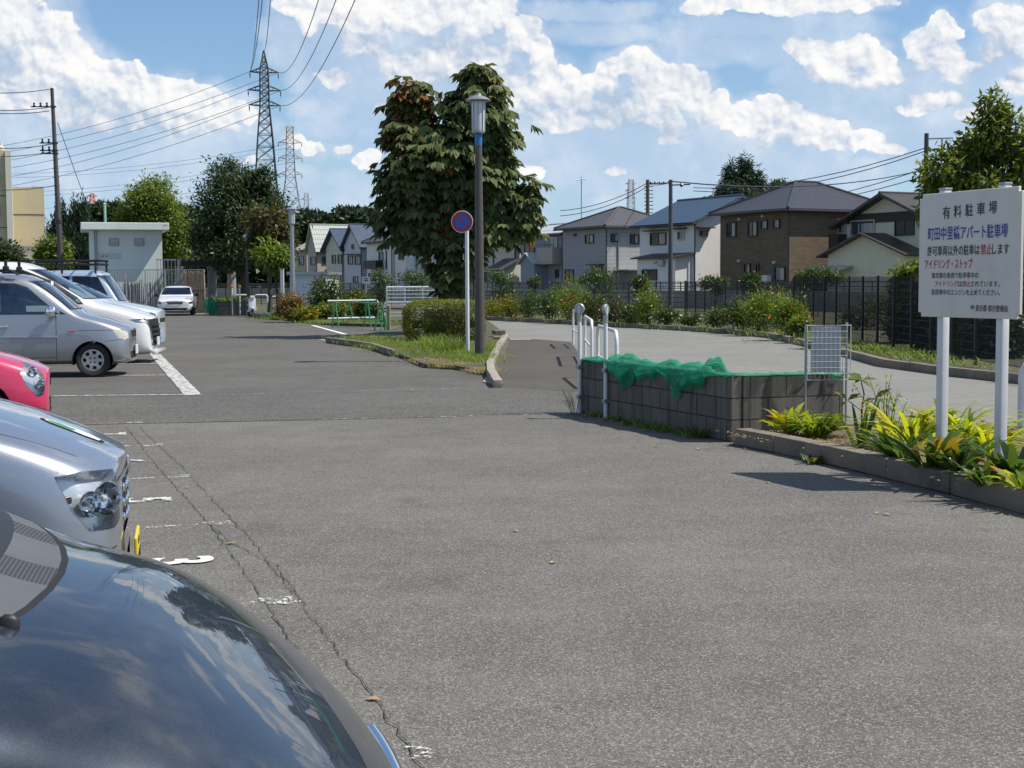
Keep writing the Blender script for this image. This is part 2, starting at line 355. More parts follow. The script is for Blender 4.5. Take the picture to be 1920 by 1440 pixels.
sheet('road', [(0.98, 17.3), (1.42, 21), (1.48, 30), (1.55, 37.5)] + gxy([(1000, 636), (957, 637), (925, 612)]) + bedk + [(6.6, -5), (6.2, 8)] + [(5.9, 12.5), (5.1, 14.2), (4.2, 14.9), (3.3, 14.6), (2.3, 14.1)], 0.004, MT['road'])

def sweep_kerb(name, line, w, h, mat, side=1, seg=0.6, z0=0.0, top=None):
    """a run of kerb stones along a line; side=+1 puts their width to the left of the line"""
    mb = MB(); rng = random.Random(len(line) * 7 + int(w * 100)); pts = [Vector((p[0], p[1], 0)) for p in line]
    for a, b2 in zip(pts[:-1], pts[1:]):
        L = (b2 - a).length; k = max(1, round(L / seg)); d = (b2 - a) / L; nrm = Vector((-d.y, d.x, 0)) * side; ang = atan2(d.y, d.x)
        for i in range(k):
            c = a + d * (L * (i + .5) / k) + nrm * (w / 2 + rng.uniform(-.004, .004)) + Vector((0, 0, z0 + h / 2 + rng.uniform(-.004, .004)))
            mb.box(c, (L / k - .006, w, h), rz=ang + rng.uniform(-.004, .004), bev=.014)
    o = mb.build(name, mat, smooth=35); o['kind'] = 'structure'; return o
sweep_kerb('kerb', bedk[:-2], .15, .15, MT['kerb'], 1)
FRONTK = [tuple(G(1378, 834)[:2])] + gxy([(1450, 848), (1540, 868), (1660, 897), (1780, 926), (1920, 964)]) + [(4.15, 7.2)]
sweep_kerb('kerb', FRONTK, .17, .16, MT['kerb'], 1, 1.2)
sheet('planting_bed', FRONTK + [(6.1, 8), (5.85, 12.4), (5.05, 14.0), (4.2, 14.7), (3.3, 14.45), (2.35, 14.15)], 0.105, MT['soil'])
sweep_kerb('kerb', [(5.95, 8), (5.8, 12.4), (5.0, 14.05), (4.2, 14.75), (3.42, 14.5)], .12, .12, MT['kerb'], -1)
# grass island with its hedge, sign and lamp
ISL = gxy([(618, 641), (700, 652), (745, 668), (795, 689), (850, 692), (928, 706), (925, 690), (938, 655), (950, 632), (925, 612), (905, 598), (835, 588), (770, 606), (735, 622)])
mb = MB(); mb.prism(ISL[::-1], -.01, .07)
o = mb.build('grass_verge', MT['grassy']); o['kind'] = 'structure'
sweep_kerb('kerb', gxy([(942, 727), (928, 704), (926, 690), (940, 655), (953, 634)]), .14, .12, MT['kerbpale'], 1, .6)
sweep_kerb('kerb', gxy([(618, 642), (700, 653), (746, 668)]), .12, .14, MT['kerb'], -1, .6)
sheet('kerb_apron', gxy([(905, 716), (943, 727), (932, 700), (912, 706)]), 0.006, MT['kerbpale'])
# flower bed on the left and the far bank
LB = gxy([(472, 594), (520, 599), (575, 606), (640, 611), (720, 613), (800, 603), (800, 590), (640, 586), (520, 578), (478, 583)])
mb = MB(); mb.prism(LB if False else LB[::-1], -.01, .10); o = mb.build('planting_bed', MT['grassy']); o['kind'] = 'structure'
sweep_kerb('kerb', gxy([(478, 584), (472, 595), (520, 600)]), .14, .22, MT['kerb'], 1, .6)
EV, NV = Vector((-.4908, .8713, 0)), Vector((.8713, .4908, 0)); RB = Vector((7.5, 60, 0))     # river direction and the direction across it
def RV(s, o, z=0.0): return RB + EV * s + NV * o + Vector((0, 0, z))
mb = MB(); mb.prism([tuple(RV(s, o)[:2]) for s, o in ((-60, 14.3), (-60, 90), (170, 90), (170, 14.3))][::1], -.01, .38); o = mb.build('far_bank', MT['grassy']); o['kind'] = 'structure'
# painted lines
U = Vector((-.325, .946, 0)); VH = Vector((.946, .325, 0)); T0 = Vector((-1.18, 7.06, 0)); CAR_RZ = atan2(VH.y, VH.x)
def stall(k): return T0 + U * 2.45 * k
def strip(name, a, b2, w, z, mat, jag=0.0):
    a, b2 = Vector((a[0], a[1], 0)), Vector((b2[0], b2[1], 0)); d = (b2 - a).normalized(); n2 = Vector((-d.y, d.x, 0)) * w / 2; k = max(2, int((b2 - a).length / .25)) if jag else 2; mb = MB(); rng = random.Random(int(a.x * 100))
    vs = []
    for i in range(k):
        p = a.lerp(b2, i / (k - 1)); vs += [p + n2 * (1 + rng.uniform(-jag, jag)) + Vector((0, 0, z)), p - n2 * (1 + rng.uniform(-jag, jag)) + Vector((0, 0, z))]
    mb.add(vs, [(2 * i, 2 * i + 1, 2 * i + 3, 2 * i + 2) for i in range(k - 1)])
    o = mb.build(name, mat); bm = bmesh.new(); bm.from_mesh(o.data)
    for f in bm.faces:
        if f.normal.z < 0: f.normal_flip()
    bm.to_mesh(o.data); bm.free(); o['kind'] = 'structure'; return o
for k in range(-1, 5):        # worn stall ticks beside the lane
    c = stall(k); strip('stall_mark', c - VH * .09, c + VH * .10, .17, .0045, MT['line_worn'], .25)
    strip('stall_line', c - VH * 4.6, c - VH * .12, .055, .004, MT['line_worn'], .2)
g = lambda x, y: G(x, y)
strip('parking_line', g(291, 665), g(362, 741), .24, .006, MT['line'], .06); strip('parking_line', g(291, 664) + U * 14, g(291, 664), .18, .006, MT['line'])
for (x, y) in ((372, 740), (316, 703.5), (296, 682)):
    p = g(x, y); strip('parking_line', p + Vector((-9, -.55, 0)), p, .085, .0068, MT['line'])
for k in range(3): p = g(291, 664) + U * (2.9 * (k + 1)); strip('parking_line', p + Vector((-7, -.4, 0)), p, .12, .0068, MT['line'])
strip('parking_line', g(586, 610), g(648, 627), .16, .003, MT['line_new']); strip('parking_line', g(600, 637), g(655, 642), .12, .003, MT['line_new'])
strip('parking_line', g(956, 637), g(996, 636.6), .16, .008, MT['line_new']); strip('parking_line', g(360, 588), g(386, 588), .5, .003, MT['line'])
strip('joint_line', bandt[2], bandt[5], .05, .005, MT['line_worn'], .4); strip('joint_line', bandb[3], bandb[6], .07, .005, MT['line_worn'], .5)
strip('joint_line', g(690, 636), g(380, 633), .3, -.003, MT['lot'], .3)
# stall numbers, painted to be read from the parked cars' side
def text_mesh(name, body, size, mat, ext=0.0, bold=0.0, width=None):
    c = bpy.data.curves.new(name, 'FONT'); c.body = body; c.size = size; c.align_x = 'CENTER'; c.align_y = 'CENTER'; c.extrude = ext; c.offset = bold
    t = bpy.data.objects.new(name, c); COL.objects.link(t); bpy.context.view_layer.update()
    me = bpy.data.meshes.new_from_object(t.evaluated_get(bpy.context.evaluated_depsgraph_get())); bpy.data.objects.remove(t)
    me.materials.clear(); me.materials.append(mat); o = bpy.data.objects.new(name, me); COL.objects.link(o)
    if width:
        xs = [v.co.x for v in me.vertices]; w = max(xs) - min(xs); k = width / w; cx = (max(xs) + min(xs)) / 2
        for v in me.vertices: v.co.x = (v.co.x - cx) * k
    return o
for i, (k, ch) in enumerate(((0.5, '3'), (1.5, '5'), (2.5, '6'), (3.5, '7'))):
    o = text_mesh('stall_number', ch, .50, MT['line_new'] if k < 1 else MT['line'], bold=.014); c = stall(k) - VH * .38; o.location = (c.x, c.y, .0055)
    o.rotation_euler = (0, 0, atan2(VH.y, VH.x) - pi / 2 + R(-3)); o['kind'] = 'structure'
# cracks in the asphalt along the old stall line
MT['crack'] = plain('asphalt_crack', (.055, .052, .048), .95, var=.4)
def crack(pts, w, seed):
    rng = random.Random(seed); line = []
    for a, b2 in zip(pts[:-1], pts[1:]):
        a, b2 = Vector((a[0], a[1], 0)), Vector((b2[0], b2[1], 0)); k = max(3, int((b2 - a).length / .07))
        for i in range(k): line.append(a.lerp(b2, i / k) + Vector((rng.gauss(0, .007), rng.gauss(0, .007), 0)))
    vs = []; 
    for i, p in enumerate(line):
        d = (line[min(i + 1, len(line) - 1)] - line[max(0, i - 1)]).normalized(); n2 = Vector((-d.y, d.x, 0)) * w * rng.uniform(.25, 1.0) / 2
        vs += [p + n2 + Vector((0, 0, .0035)), p - n2 + Vector((0, 0, .0035))]
    mb = MB(); mb.add(vs, [(2 * i + 1, 2 * i + 3, 2 * i + 2, 2 * i) for i in range(len(line) - 1)]); o = mb.build('asphalt_crack', MT['crack']); o['kind'] = 'structure'
crack([g(236, 800), g(300, 880), g(395, 985), g(470, 1090), g(556, 1220), g(640, 1380), g(700, 1500)], .008, 1)
crack([g(262, 800), g(340, 875), g(470, 1010), g(590, 1165), g(690, 1290), g(790, 1440), g(830, 1520)], .007, 2)
crack([g(395, 985), g(440, 1020), g(520, 1060), g(575, 1140)], .007, 3)
crack([bandb[2], bandb[4], bandb[6]], .012, 5)
# ------------------------------------------------------------------ plants
def runit(n):
    v = RNG.normal(size=(n, 3)); return v / np.linalg.norm(v, axis=1, keepdims=True)
def nrm(v): return v / np.maximum(np.linalg.norm(v, axis=1, keepdims=True), 1e-6)
def diamonds(C, D, N, L, W, fold=.18, wide=.42):
    """leaf-shaped quads: stalk C, direction D, normal N, length L, width W"""
    D = nrm(D); Sd = nrm(np.cross(N, D)); N = np.cross(D, Sd); L = np.asarray(L).reshape(-1, 1); W = np.asarray(W).reshape(-1, 1)
    a = C; b = C + D * L * wide + Sd * W / 2 + N * W * fold; c = C + D * L - N * W * fold * .6; d = C + D * L * wide - Sd * W / 2 + N * W * fold
    V = np.stack([a, b, c, d], 1).reshape(-1, 3); return V, np.arange(len(V)).reshape(-1, 4)
def clump_points(lobes, n, clumps=26, sig=.26, fill=.22):
    """leaf positions and outward directions over a set of ellipsoid lobes (centre, radii)"""
    vol = np.array([l[1][0] * l[1][2] for l in lobes]); pr = vol / vol.sum(); Cs, Os, Li = [], [], []
    for i, (c, r) in enumerate(lobes):
        k = max(8, int(n * pr[i])); c = np.array(c); r = np.array(r); nc = max(5, int(clumps * (.4 + pr[i] * len(lobes) * .6)))
        cd = runit(nc); cr = RNG.uniform(.62, 1.05, (nc, 1)); w = RNG.uniform(.4, 1.6, nc); idx = RNG.choice(nc, k, p=w / w.sum())
        p = cd[idx] * cr[idx] + RNG.normal(size=(k, 3)) * sig
        f = RNG.random(k) < fill; p[f] = runit(f.sum()) * (RNG.random((f.sum(), 1)) ** .6) * .85
        Cs.append(c + p * r); Os.append(nrm(p * r + RNG.normal(size=(k, 3)) * .15)); Li.append(np.full(k, i))
    return np.concatenate(Cs), np.concatenate(Os), np.concatenate(Li)
def pxlobes(lobes, Y, dz=1.0, seed=0):
    rng = random.Random(seed); out = []
    for l in lobes:
        cx, cy, rx, ry = l[:4]; k = Y / F; d = rng.uniform(-.35, .35) * rx * k * dz; c = P(cx, cy, Y + d); out.append((c, (rx * k, rx * k * .9 * dz, ry * k)))
    return out
def foliage(name, lobes, n, L, W, mat, parent, droop=.3, clumps=26, sig=.26, fill=.22, up=.55, rnd=None):
    C, O, Li = clump_points(lobes, n, clumps, sig, fill); k = len(C); inv = np.array(parent.matrix_world.inverted() if False else Matrix.Translation(-parent.location))
    D = nrm(O * .7 + runit(k) * .75 + np.array([0, 0, -droop])); N = nrm(O * .5 + runit(k) * .6 + np.array([0, 0, up]))
    V, Q = diamonds(C, D, N, L * RNG.uniform(.65, 1.25, k), W * RNG.uniform(.7, 1.2, k))
    V = V + inv[:3, 3]; at = RNG.random(k) if rnd is None else rnd(C, Li)
    return quadmesh(name, V, Q, mat, parent, at)
def trunk_limbs(name, base, top, r, tips, mat, parent, bend=.15):
    mb = MB(); b0 = Vector((0, 0, 0)); t = Vector(top) - Vector(base); rng = random.Random(int(base[0] * 31) & 255)
    pts = [b0.lerp(t, i / 6) + Vector((rng.uniform(-bend, bend), rng.uniform(-bend, bend), 0)) * (r * 2.2 if 0 < i < 6 else 0) for i in range(7)]
    pts[0].z = -.05; mb.tube(pts, [r * (1.35 if i == 0 else 1.0 - .09 * i) for i in range(7)], 9)
    for tip in tips:
        q = Vector(tip) - Vector(base); f = rng.uniform(.45, .95); s0 = b0.lerp(t, f); mid = s0.lerp(q, .5) + Vector((0, 0, (q - s0).length * .12))
        mb.tube([s0, mid, q], [r * .42, r * .28, r * .10], 6)
    return mb.build(name, mat, parent, smooth=60)
GREEN = {
 'dark': leafmat('dark_green_leaves', (.026, .052, .018), (.065, .10, .03), .25), 'mid': leafmat('mid_green_leaves', (.035, .075, .018), (.085, .135, .032), .35),
 'light': leafmat('light_green_leaves', (.08, .14, .022), (.20, .27, .045), .42), 'olive': leafmat('olive_brown_leaves', (.055, .06, .018), (.115, .105, .03), .35),
 'chest': leafmat('chestnut_leaves', (.055, .095, .030), (.17, .195, .075), .30, .62, (.24, .115, .04), .2), 'conif': leafmat('conifer_needles', (.028, .055, .028), (.065, .10, .05), .2),
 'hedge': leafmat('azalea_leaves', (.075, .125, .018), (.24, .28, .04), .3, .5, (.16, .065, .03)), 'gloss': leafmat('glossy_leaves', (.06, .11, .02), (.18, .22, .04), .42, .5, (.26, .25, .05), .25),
 'yell': leafmat('yellow_green_blades', (.12, .20, .022), (.46, .52, .06), .48, .4, (.42, .30, .05)), 'blade': leafmat('dark_green_blades', (.03, .08, .018), (.10, .17, .03), .35, .35, (.34, .26, .04)),
 'grass': leafmat('grass_blades', (.07, .14, .02), (.20, .30, .05), .45, .5, (.36, .31, .12)), 'dry': leafmat('dry_grass', (.26, .21, .09), (.42, .36, .17), .35, .6), 'yellflower': leafmat('marigold_bush_leaves', (.08, .13, .02), (.20, .23, .035), .4, .5, (.55, .22, .02)),
 'redbush': leafmat('reddish_bush_leaves', (.10, .10, .025), (.24, .17, .04), .4, .5, (.38, .11, .03)), 'blue': leafmat('bluish_blades', (.10, .17, .13), (.22, .30, .22), .3, .5), 'hill': leafmat('far_wood_leaves', (.028, .050, .024), (.055, .085, .035), .1)}
MT['petal_o'] = leafmat('orange_petals', (.75, .22, .015), (.85, .45, .03), .3, .6); MT['petal_w'] = leafmat('white_pink_petals', (.75, .70, .68), (.75, .45, .5), .3, .6); MT['petal_r'] = leafmat('red_orange_petals', (.65, .09, .03), (.75, .20, .05), .3, .6)
def tree(name, label, cat, px, pybase, Y, lobes, n, L, W, key, tr=.2, group=None, tiph=.7, zb=None, **kw):
    z0 = HZ(pybase, Y, px) if zb is None else zb; b0 = P(px, 528, Y); b0.z = z0; lb = pxlobes(lobes, Y, seed=int(px))
    t = thing(name, label, cat, b0, group=group); zt = max(c.z + r[2] * .3 for c, r in lb); big = max(lb, key=lambda q: q[1][0])
    top = Vector((b0.x * (1 - tiph) + big[0].x * tiph, Y, z0 + (zt - z0) * .85))
    trunk_limbs('trunk', b0, top, tr, [c for c, r in lb], MT['bark'], t); foliage('crown', lb, n, L, W, GREEN[key], t, **kw); return t
def bush(name, label, cat, px, pybase, Y, lobes, n, L, W, key, group=None, petals=None, zb=0.05, stems=9, **kw):
    b0 = P(px, 528, Y); b0.z = zb; lb = pxlobes(lobes, Y, seed=int(px)); t = thing(name, label, cat, b0, group=group)
    mb = MB(); rng = random.Random(int(px))
    for i in range(stems):
        c, r = rng.choice(lb); q = c - b0 + Vector((rng.uniform(-.5, .5) * r[0], rng.uniform(-.5, .5) * r[1], rng.uniform(-.2, .5) * r[2])); s0 = Vector((q.x * .45, q.y * .45, 0)); mb.tube([s0, s0.lerp(q, .55) + Vector((0, 0, q.z * .1)), q], [.014, .01, .005], 4)
    mb.build('stems', MT['stem'], t); foliage('foliage', lb, n, L, W, GREEN[key], t, **kw)
    if petals:
        mat, m, s = petals; C, O, Li = clump_points(lb, m, 14, .3, 0); C = C + O * .04; k = len(C)
        N = nrm(O * .4 + np.array([0, -.6, .6]) + runit(k) * .4); A = nrm(np.cross(N, runit(k))); B = np.cross(N, A); Vs = []
        for q in range(4):
            an = q * pi / 2; Vs.append(diamonds(C, A * cos(an) + B * sin(an) + N * .25, N, np.full(k, s), np.full(k, s * .9))[0])
        V = np.concatenate(Vs) - np.array(b0); quadmesh('flowers', V, np.arange(len(V)).reshape(-1, 4), mat, t, RNG.random(len(V) // 4))
    return t
def blades(C, D0, L, W, seg=5, arch=1.0, twist=0.0, kneel=0.0):
    """arching strap leaves: base C, starting direction D0"""
    n = len(C); D = nrm(D0); side = nrm(np.cross(D, np.array([0, 0, 1.0])) + runit(n) * twist); p = C.copy(); rows = []; L = np.asarray(L).reshape(-1, 1); W = np.asarray(W).reshape(-1, 1)
    prof = [.35, .8, 1.0, .9, .62, .04] if seg == 5 else [.7, 1.0, .75, .03]
    for i in range(seg + 1):
        rows.append(p - side * W * prof[i] / 2); rows.append(p + side * W * prof[i] / 2)
        if i < seg: D = nrm(D + np.array([0, 0, -1.0]) * arch * .22 * (i + .4) / seg * 2.2); p = p + D * L / seg
    V = np.stack(rows, 1).reshape(-1, 3); k = 2 * (seg + 1); base = np.arange(n).reshape(-1, 1) * k
    Q = np.concatenate([base + np.array([[2 * i, 2 * i + 1, 2 * i + 3, 2 * i + 2]]) for i in range(seg)], 1).reshape(-1, 4); return V, Q
def blade_plant(name, label, cat, loc, n, L, W, key, spread=.9, arch=1.0, group=None, r0=.06, seg=5, twist=.3, rnd=(0, 1), part='leaves'):
    t = thing(name, label, cat, loc, group=group); a = RNG.uniform(0, 2 * pi, n); up = RNG.uniform(.55, 1.5, n) / max(spread, .05); o = np.stack([np.cos(a), np.sin(a), up], 1)
    C = np.stack([np.cos(a) * r0 * RNG.random(n), np.sin(a) * r0 * RNG.random(n), np.zeros(n)], 1); V, Q = blades(C, o, L * RNG.uniform(.55, 1.15, n), W * RNG.uniform(.6, 1.15, n), seg, arch, twist)
    quadmesh(part, V, Q, GREEN[key], t, np.repeat(RNG.uniform(rnd[0], rnd[1], n), seg)); return t
def grass(name, label, poly_pts, n, L, W, key, spread=.6, arch=.9, z=.06, dens=None):
    """many blades over a list of (centre, radius) spots"""
    Cs = []
    for (c, r, k) in poly_pts: Cs.append(np.stack([RNG.normal(c[0], r[0], k), RNG.normal(c[1], r[1], k), np.full(k, z)], 1))
    C = np.concatenate(Cs); n = len(C); a = RNG.uniform(0, 2 * pi, n); D = np.stack([np.cos(a) * spread, np.sin(a) * spread, RNG.uniform(.6, 1.4, n)], 1)
    V, Q = blades(C, D, L * RNG.uniform(.4, 1.2, n), W * RNG.uniform(.6, 1.2, n), 3, arch, .4); o = quadmesh(name, V, Q, GREEN[key], None, np.repeat(RNG.random(n), 3))
    return meta(o, label, None, None, 'stuff')

# --- the chestnut on the grass island: big hand-shaped leaves
def chestnut():
    Y = 42.0; lob = [(903,140,30,32),(895,205,58,48),(918,265,42,52),(768,188,36,36),(762,240,42,40),(835,275,74,46),(775,325,50,44),(855,340,84,48),(922,345,40,50),(985,375,26,38),(972,405,36,34),(758,390,46,50),(850,405,82,40),(935,420,44,34),(800,440,46,26),(852,475,40,34),(845,515,30,30)]
    lb = pxlobes(lob, Y, seed=3); b0 = P(850, 528, Y); b0.z = .05; t = thing('chestnut_tree', 'tall chestnut tree with big drooping leaves and a browned top left, behind the clipped hedge', 'tree', b0)
    trunk_limbs('trunk', b0, P(855, 200, Y), .33, [c for c, r in lb[:12]], MT['bark'], t, .1)
    C, O, Li = clump_points(lb, 3400, 46, .27, .30); k = len(C); O[:, 2] *= .4; O[:, 1] -= .1; ax = nrm(O + runit(k) * .35); ax[:, 2] = ax[:, 2] * .5 + RNG.uniform(-.75, .35, k); ax = nrm(ax)
    up = nrm(np.array([[0, 0, 1.0]]) - ax * ax[:, 2:3]); sd = np.cross(ax, up); brown = ((Li == 3) | (Li == 4)) & (RNG.random(k) < .5) | (RNG.random(k) < .015)
    Vs, At = [], []
    for q, an in enumerate((-1.15, -.68, -.24, .24, .68, 1.15)):
        d = ax * cos(an) + sd * sin(an) + np.array([0, 0, -.72]) + runit(k) * .24; N = nrm(up * .8 + ax * .8 + runit(k) * .4); s = (.45 - .05 * abs(an)) * RNG.uniform(.75, 1.15, k)
        Vs.append(diamonds(C, d, N, s, s * .40, .22, .62)[0]); At.append(np.where(brown, RNG.uniform(.86, 1, k), RNG.uniform(0, .82, k)))
    V = np.concatenate(Vs) - np.array(b0); quadmesh('crown', V, np.arange(len(V)).reshape(-1, 4), GREEN['chest'], t, np.concatenate(At))
chestnut()
tree('broadleaf_tree', 'large dark green broadleaf tree left of the main pylon', 'tree', 462, 585, 80, [(440,335,46,36),(418,385,50,46),(480,375,46,42),(450,430,80,45),(402,440,38,42),(508,425,32,46),(440,475,60,26),(498,345,22,22)], 24000, .27, .11, 'dark', .28, zb=0)
tree('broadleaf_tree', 'small olive brown tree in front of the dark broadleaf tree', 'tree', 505, 590, 72, [(505,415,38,26),(530,455,24,30),(490,450,26,24)], 3200, .28, .12, 'olive', .12, zb=0)
tree('broadleaf_tree', 'small bright green tree beside the second lamp post', 'tree', 522, 590, 70, [(512,478,28,24),(530,490,20,20)], 1500, .28, .13, 'light', .09, zb=0)
tree('broadleaf_tree', 'rounded light green tree rising behind the pump house roof', 'tree', 285, 585, 112, [(280,362,38,32),(258,400,42,40),(312,408,40,44),(326,450,26,30),(238,440,24,30),(298,458,44,40)], 20000, .30, .13, 'light', .3, zb=0)
tree('upright_conifer', 'dark upright conifer with many pointed spires beside the brown utility pole', 'tree', 135, 585, 98, [(143,425,10,52),(121,445,12,52),(160,432,9,48),(130,470,24,40),(100,462,12,42),(152,478,24,36),(108,425,6,36),(176,452,8,38),(168,480,10,30)], 12000, .34, .08, 'conif', .2, zb=0, droop=-.9, up=0)
tree('broadleaf_tree', 'small yellow green tree in front of the dark conifer spires', 'tree', 96, 585, 92, [(90,458,20,14),(114,472,20,18),(80,480,14,14),(104,492,20,10)], 2600, .26, .12, 'light', .1, zb=0)
tree('broadleaf_tree', 'dark bushy tree before the apartment block at the left edge', 'tree', 10, 585, 88, [(5,470,26,16),(30,485,18,14),(-15,480,26,22)], 2400, .28, .13, 'dark', .1, zb=0)
tree('cedar_tree', 'tall grey green cedar behind the blue roofed house', 'tree', 1388, 560, 128, [(1396,322,11,30),(1372,338,11,28),(1420,345,11,26),(1383,352,30,20),(1405,368,34,18),(1372,375,36,14),(1345,378,22,9),(1425,382,18,12),(1335,384,14,5),(1358,356,12,8)], 11000, .6, .12, 'conif', .35, zb=0, droop=.9, up=.2)
tree('broadleaf_tree', 'light green treetop just right of the cedar', 'tree', 1462, 560, 140, [(1462,352,20,12),(1440,362,14,12),(1478,362,14,12)], 1500, .4, .2, 'mid', .25, zb=0)
tree('broadleaf_tree', 'glossy leaved tree rising behind the car park notice board', 'tree', 1838, 640, 33, [(1862,210,22,34),(1842,255,40,38),(1892,262,36,46),(1775,318,46,34),(1850,312,66,42),(1912,300,36,56),(1765,352,40,20),(1830,352,60,24),(1738,398,16,26),(1840,410,80,40),(1890,455,60,40)], 8200, .215, .08, 'gloss', .13, zb=0, up=.35, sig=.22, fill=.12)
def shrub_row():
    g = 'shrubs behind the black mesh fence'
    for px, Y2, lab in ((1820, 31, 'dark shrub behind the fence between the board posts'), (1735, 36, 'tall dark shrub behind the fence, just left of the left board post'), (1860, 29, 'dark spreading shrub behind the fence near the right board post')): bush('shrub', lab, 'shrub', px, 660, Y2, [(px, 565, 40, 60), (px + 8, 630, 46, 46), (px - 20, 600, 34, 50)], 3600, .2, .09, 'dark', g)
    bush('shrub', 'tall shrub with yellowish top behind the fence, left of the board', 'shrub', 1705, 640, 36, [(1705,520,28,24),(1702,560,28,40),(1705,620,30,40)], 3200, .2, .09, 'gloss', g)
    bush('shrub', 'dark dense shrub behind the fence under the left half of the board', 'shrub', 1765, 660, 33, [(1760,570,40,60),(1770,630,46,44)], 3600, .2, .09, 'dark', g)
    bush('shrub', 'dark shrub behind the fence at the right edge of the photo', 'shrub', 1900, 660, 30, [(1890,560,44,70),(1905,640,50,50)], 3600, .2, .09, 'dark', g)
    bush('shrub', 'dry brownish shrub behind the fence, below the yellow house', 'shrub', 1625, 620, 46, [(1625,588,40,26),(1665,580,30,30),(1590,592,22,18)], 2200, .16, .05, 'olive', g)
shrub_row()
for (px, lobes, lab) in ((944, [(944,522,24,15),(944,550,24,28)], 'round bush behind the fence nearest the lamp post, right of it'), (1128, [(1122,515,27,15),(1130,545,24,30),(1100,525,14,10)], 'large round bush before the grey hip roofed house'),
    (1202, [(1200,527,14,11),(1203,540,12,12)], 'small round bush at the left foot of the blue roofed house'), (1408, [(1408,527,16,13),(1410,540,15,12)], 'small round bush before the brick house wall'), (1532, [(1535,512,32,14),(1512,520,20,12),(1560,520,20,12)], 'wide whitish green bush before the brick house corner'),
    (1345, [(1335,528,20,10),(1350,535,16,12)], 'low bush between the blue roofed house and the brick house'), (714, [(714,520,17,15),(716,545,17,16)], 'round bush in front of the house with the black balcony'), (780, [(778,520,27,14),(785,538,24,14)], 'wide pale bush beside the white mesh panel'),
    (1004, [(1002,528,10,9)], 'tiny bush at the foot of the blue grey house')):
    Yb = {1532: 64, 1408: 70, 1345: 74, 1202: 76, 1128: 74, 1004: 80, 944: 80, 780: 84, 714: 90}[px]
    bush('round_bush', lab, 'bush', px, 560, Yb, lobes, 1500 if len(lobes) > 1 else 500, .17, .08, 'mid', 'round bushes along the river fence', zb=0)
# --- flower bed along the road, one clump after another
def kerbY(px):
    best = None
    for a, b2 in zip(bedk[:-1], bedk[1:]):
        qa, qb = 960 + F * a[0] / a[1], 960 + F * b2[0] / b2[1]
        if qa <= px <= qb: best = a[1] + (b2[1] - a[1]) * (px - qa) / (qb - qa)
    return best or bedk[0][1]
FB = [(925,575,24,18,'yellflower','o',10,'yellow flowering bush just right of the lamp post'),(958,574,22,20,'yellflower','o',16,'second marigold bush right of the lamp post'),(992,570,26,24,'mid','w',0,'leafy green clump left of the first arch barrier'),
 (1030,566,26,28,'mid','w',8,'green clump behind the first arch barrier'),(1075,558,34,38,'light','r',22,'tall bright green bush with orange flowers behind the reflector posts'),(1112,575,26,26,'mid','o',12,'bush with orange flowers behind the right reflector post'),
 (1150,578,26,24,'grassy','w',14,'pale wispy flower clump left of the leaning utility pole'),(1185,585,22,20,'mid','w',10,'low green clump at the road kerb near the pole'),(1212,568,24,34,'light','w',4,'tall leafy clump beside the thin brown pole'),(1250,590,24,16,'mid','w',10,'low clump with white dots at the foot of the thin pole'),
 (1296,598,18,9,'mid','w',50,'low patch of white and pink flowers in the bed'),(1345,592,20,16,'mid','w',10,'small green clump right of the white flowers'),(1388,588,32,24,'mid','o',12,'wide green clump left of the tallest marigold bush'),
 (1430,574,38,36,'light','o',30,'tall marigold bush full of orange and yellow flowers'),(1478,580,30,34,'light','r',14,'bright bush with red orange flowers at the end of the bed'),(1500,608,18,14,'light','w',6,'small bright clump at the kerb below the marigolds')]
GREEN['grassy'] = GREEN['olive']
for (px, py, rx, ry, key, pk, pn, lab) in FB:
    Yb = kerbY(px) + 1.0; pet = (MT['petal_' + pk], pn, .045 if pk != 'w' else .04) if pn else None
    bush('flower_bush', lab, 'flowering bush', px, 610, Yb, [(px, py, rx * .85, ry * .8), (px - rx * .3, py + ry * .5, rx * .8, ry * .55), (px + rx * .35, py + ry * .3, rx * .7, ry * .6)], int(900 + rx * ry * 1.1), .13, .038, key, 'flowering bushes in the bed along the road', pet, .03, 14, sig=.34, clumps=30, droop=-.3)
for (px, py, rx, ry, Yb, key, pk, pn, lab) in ((545,572,24,22,58,'redbush','o',20,'reddish orange flowering bush at the left end of the bed'),(572,586,22,14,57,'yellflower','o',8,'yellowish low bush beside the reddish one'),(612,548,34,30,62,'mid','o',4,'tall rounded green bush in front of the white shed'),(618,580,26,16,58,'light','o',8,'bright leafy clump below the tall rounded bush'),
    (655,580,24,20,58,'yellflower','o',10,'yellow green bush behind the green barriers'),(690,578,24,22,57,'mid','o',6,'dark leafy bush behind the green barriers, near the white panel'),(672,558,18,16,61,'mid','o',10,'bush with yellow flowers behind the barriers')):
    bush('flower_bush', lab, 'flowering bush', px, 600, Yb, [(px, py, rx * .85, ry * .85), (px - rx * .35, py + ry * .4, rx * .7, ry * .6), (px + rx * .35, py + ry * .35, rx * .7, ry * .6)], int(1100 + rx * ry * 1.2), .17, .07, key, 'flowering bushes in the bed by the shed', (MT['petal_' + pk], max(3, pn // 2), .055), .08, 12)
blade_plant('agave', 'blue green spiky agave at the left end of the flower bed', 'plant', P(508, 528, 58.5) * 1.0 - Vector((0, 0, CAMH - .1)), 34, .6, .07, 'blue', .9, .7, rnd=(0, .8))
blade_plant('grass_tussock', 'low olive dome of grass beside the agave', 'plant', (P(516, 528, 57).x, 57, .1), 120, .4, .03, 'yellflower', 1.0, 1.2, rnd=(0, .7))
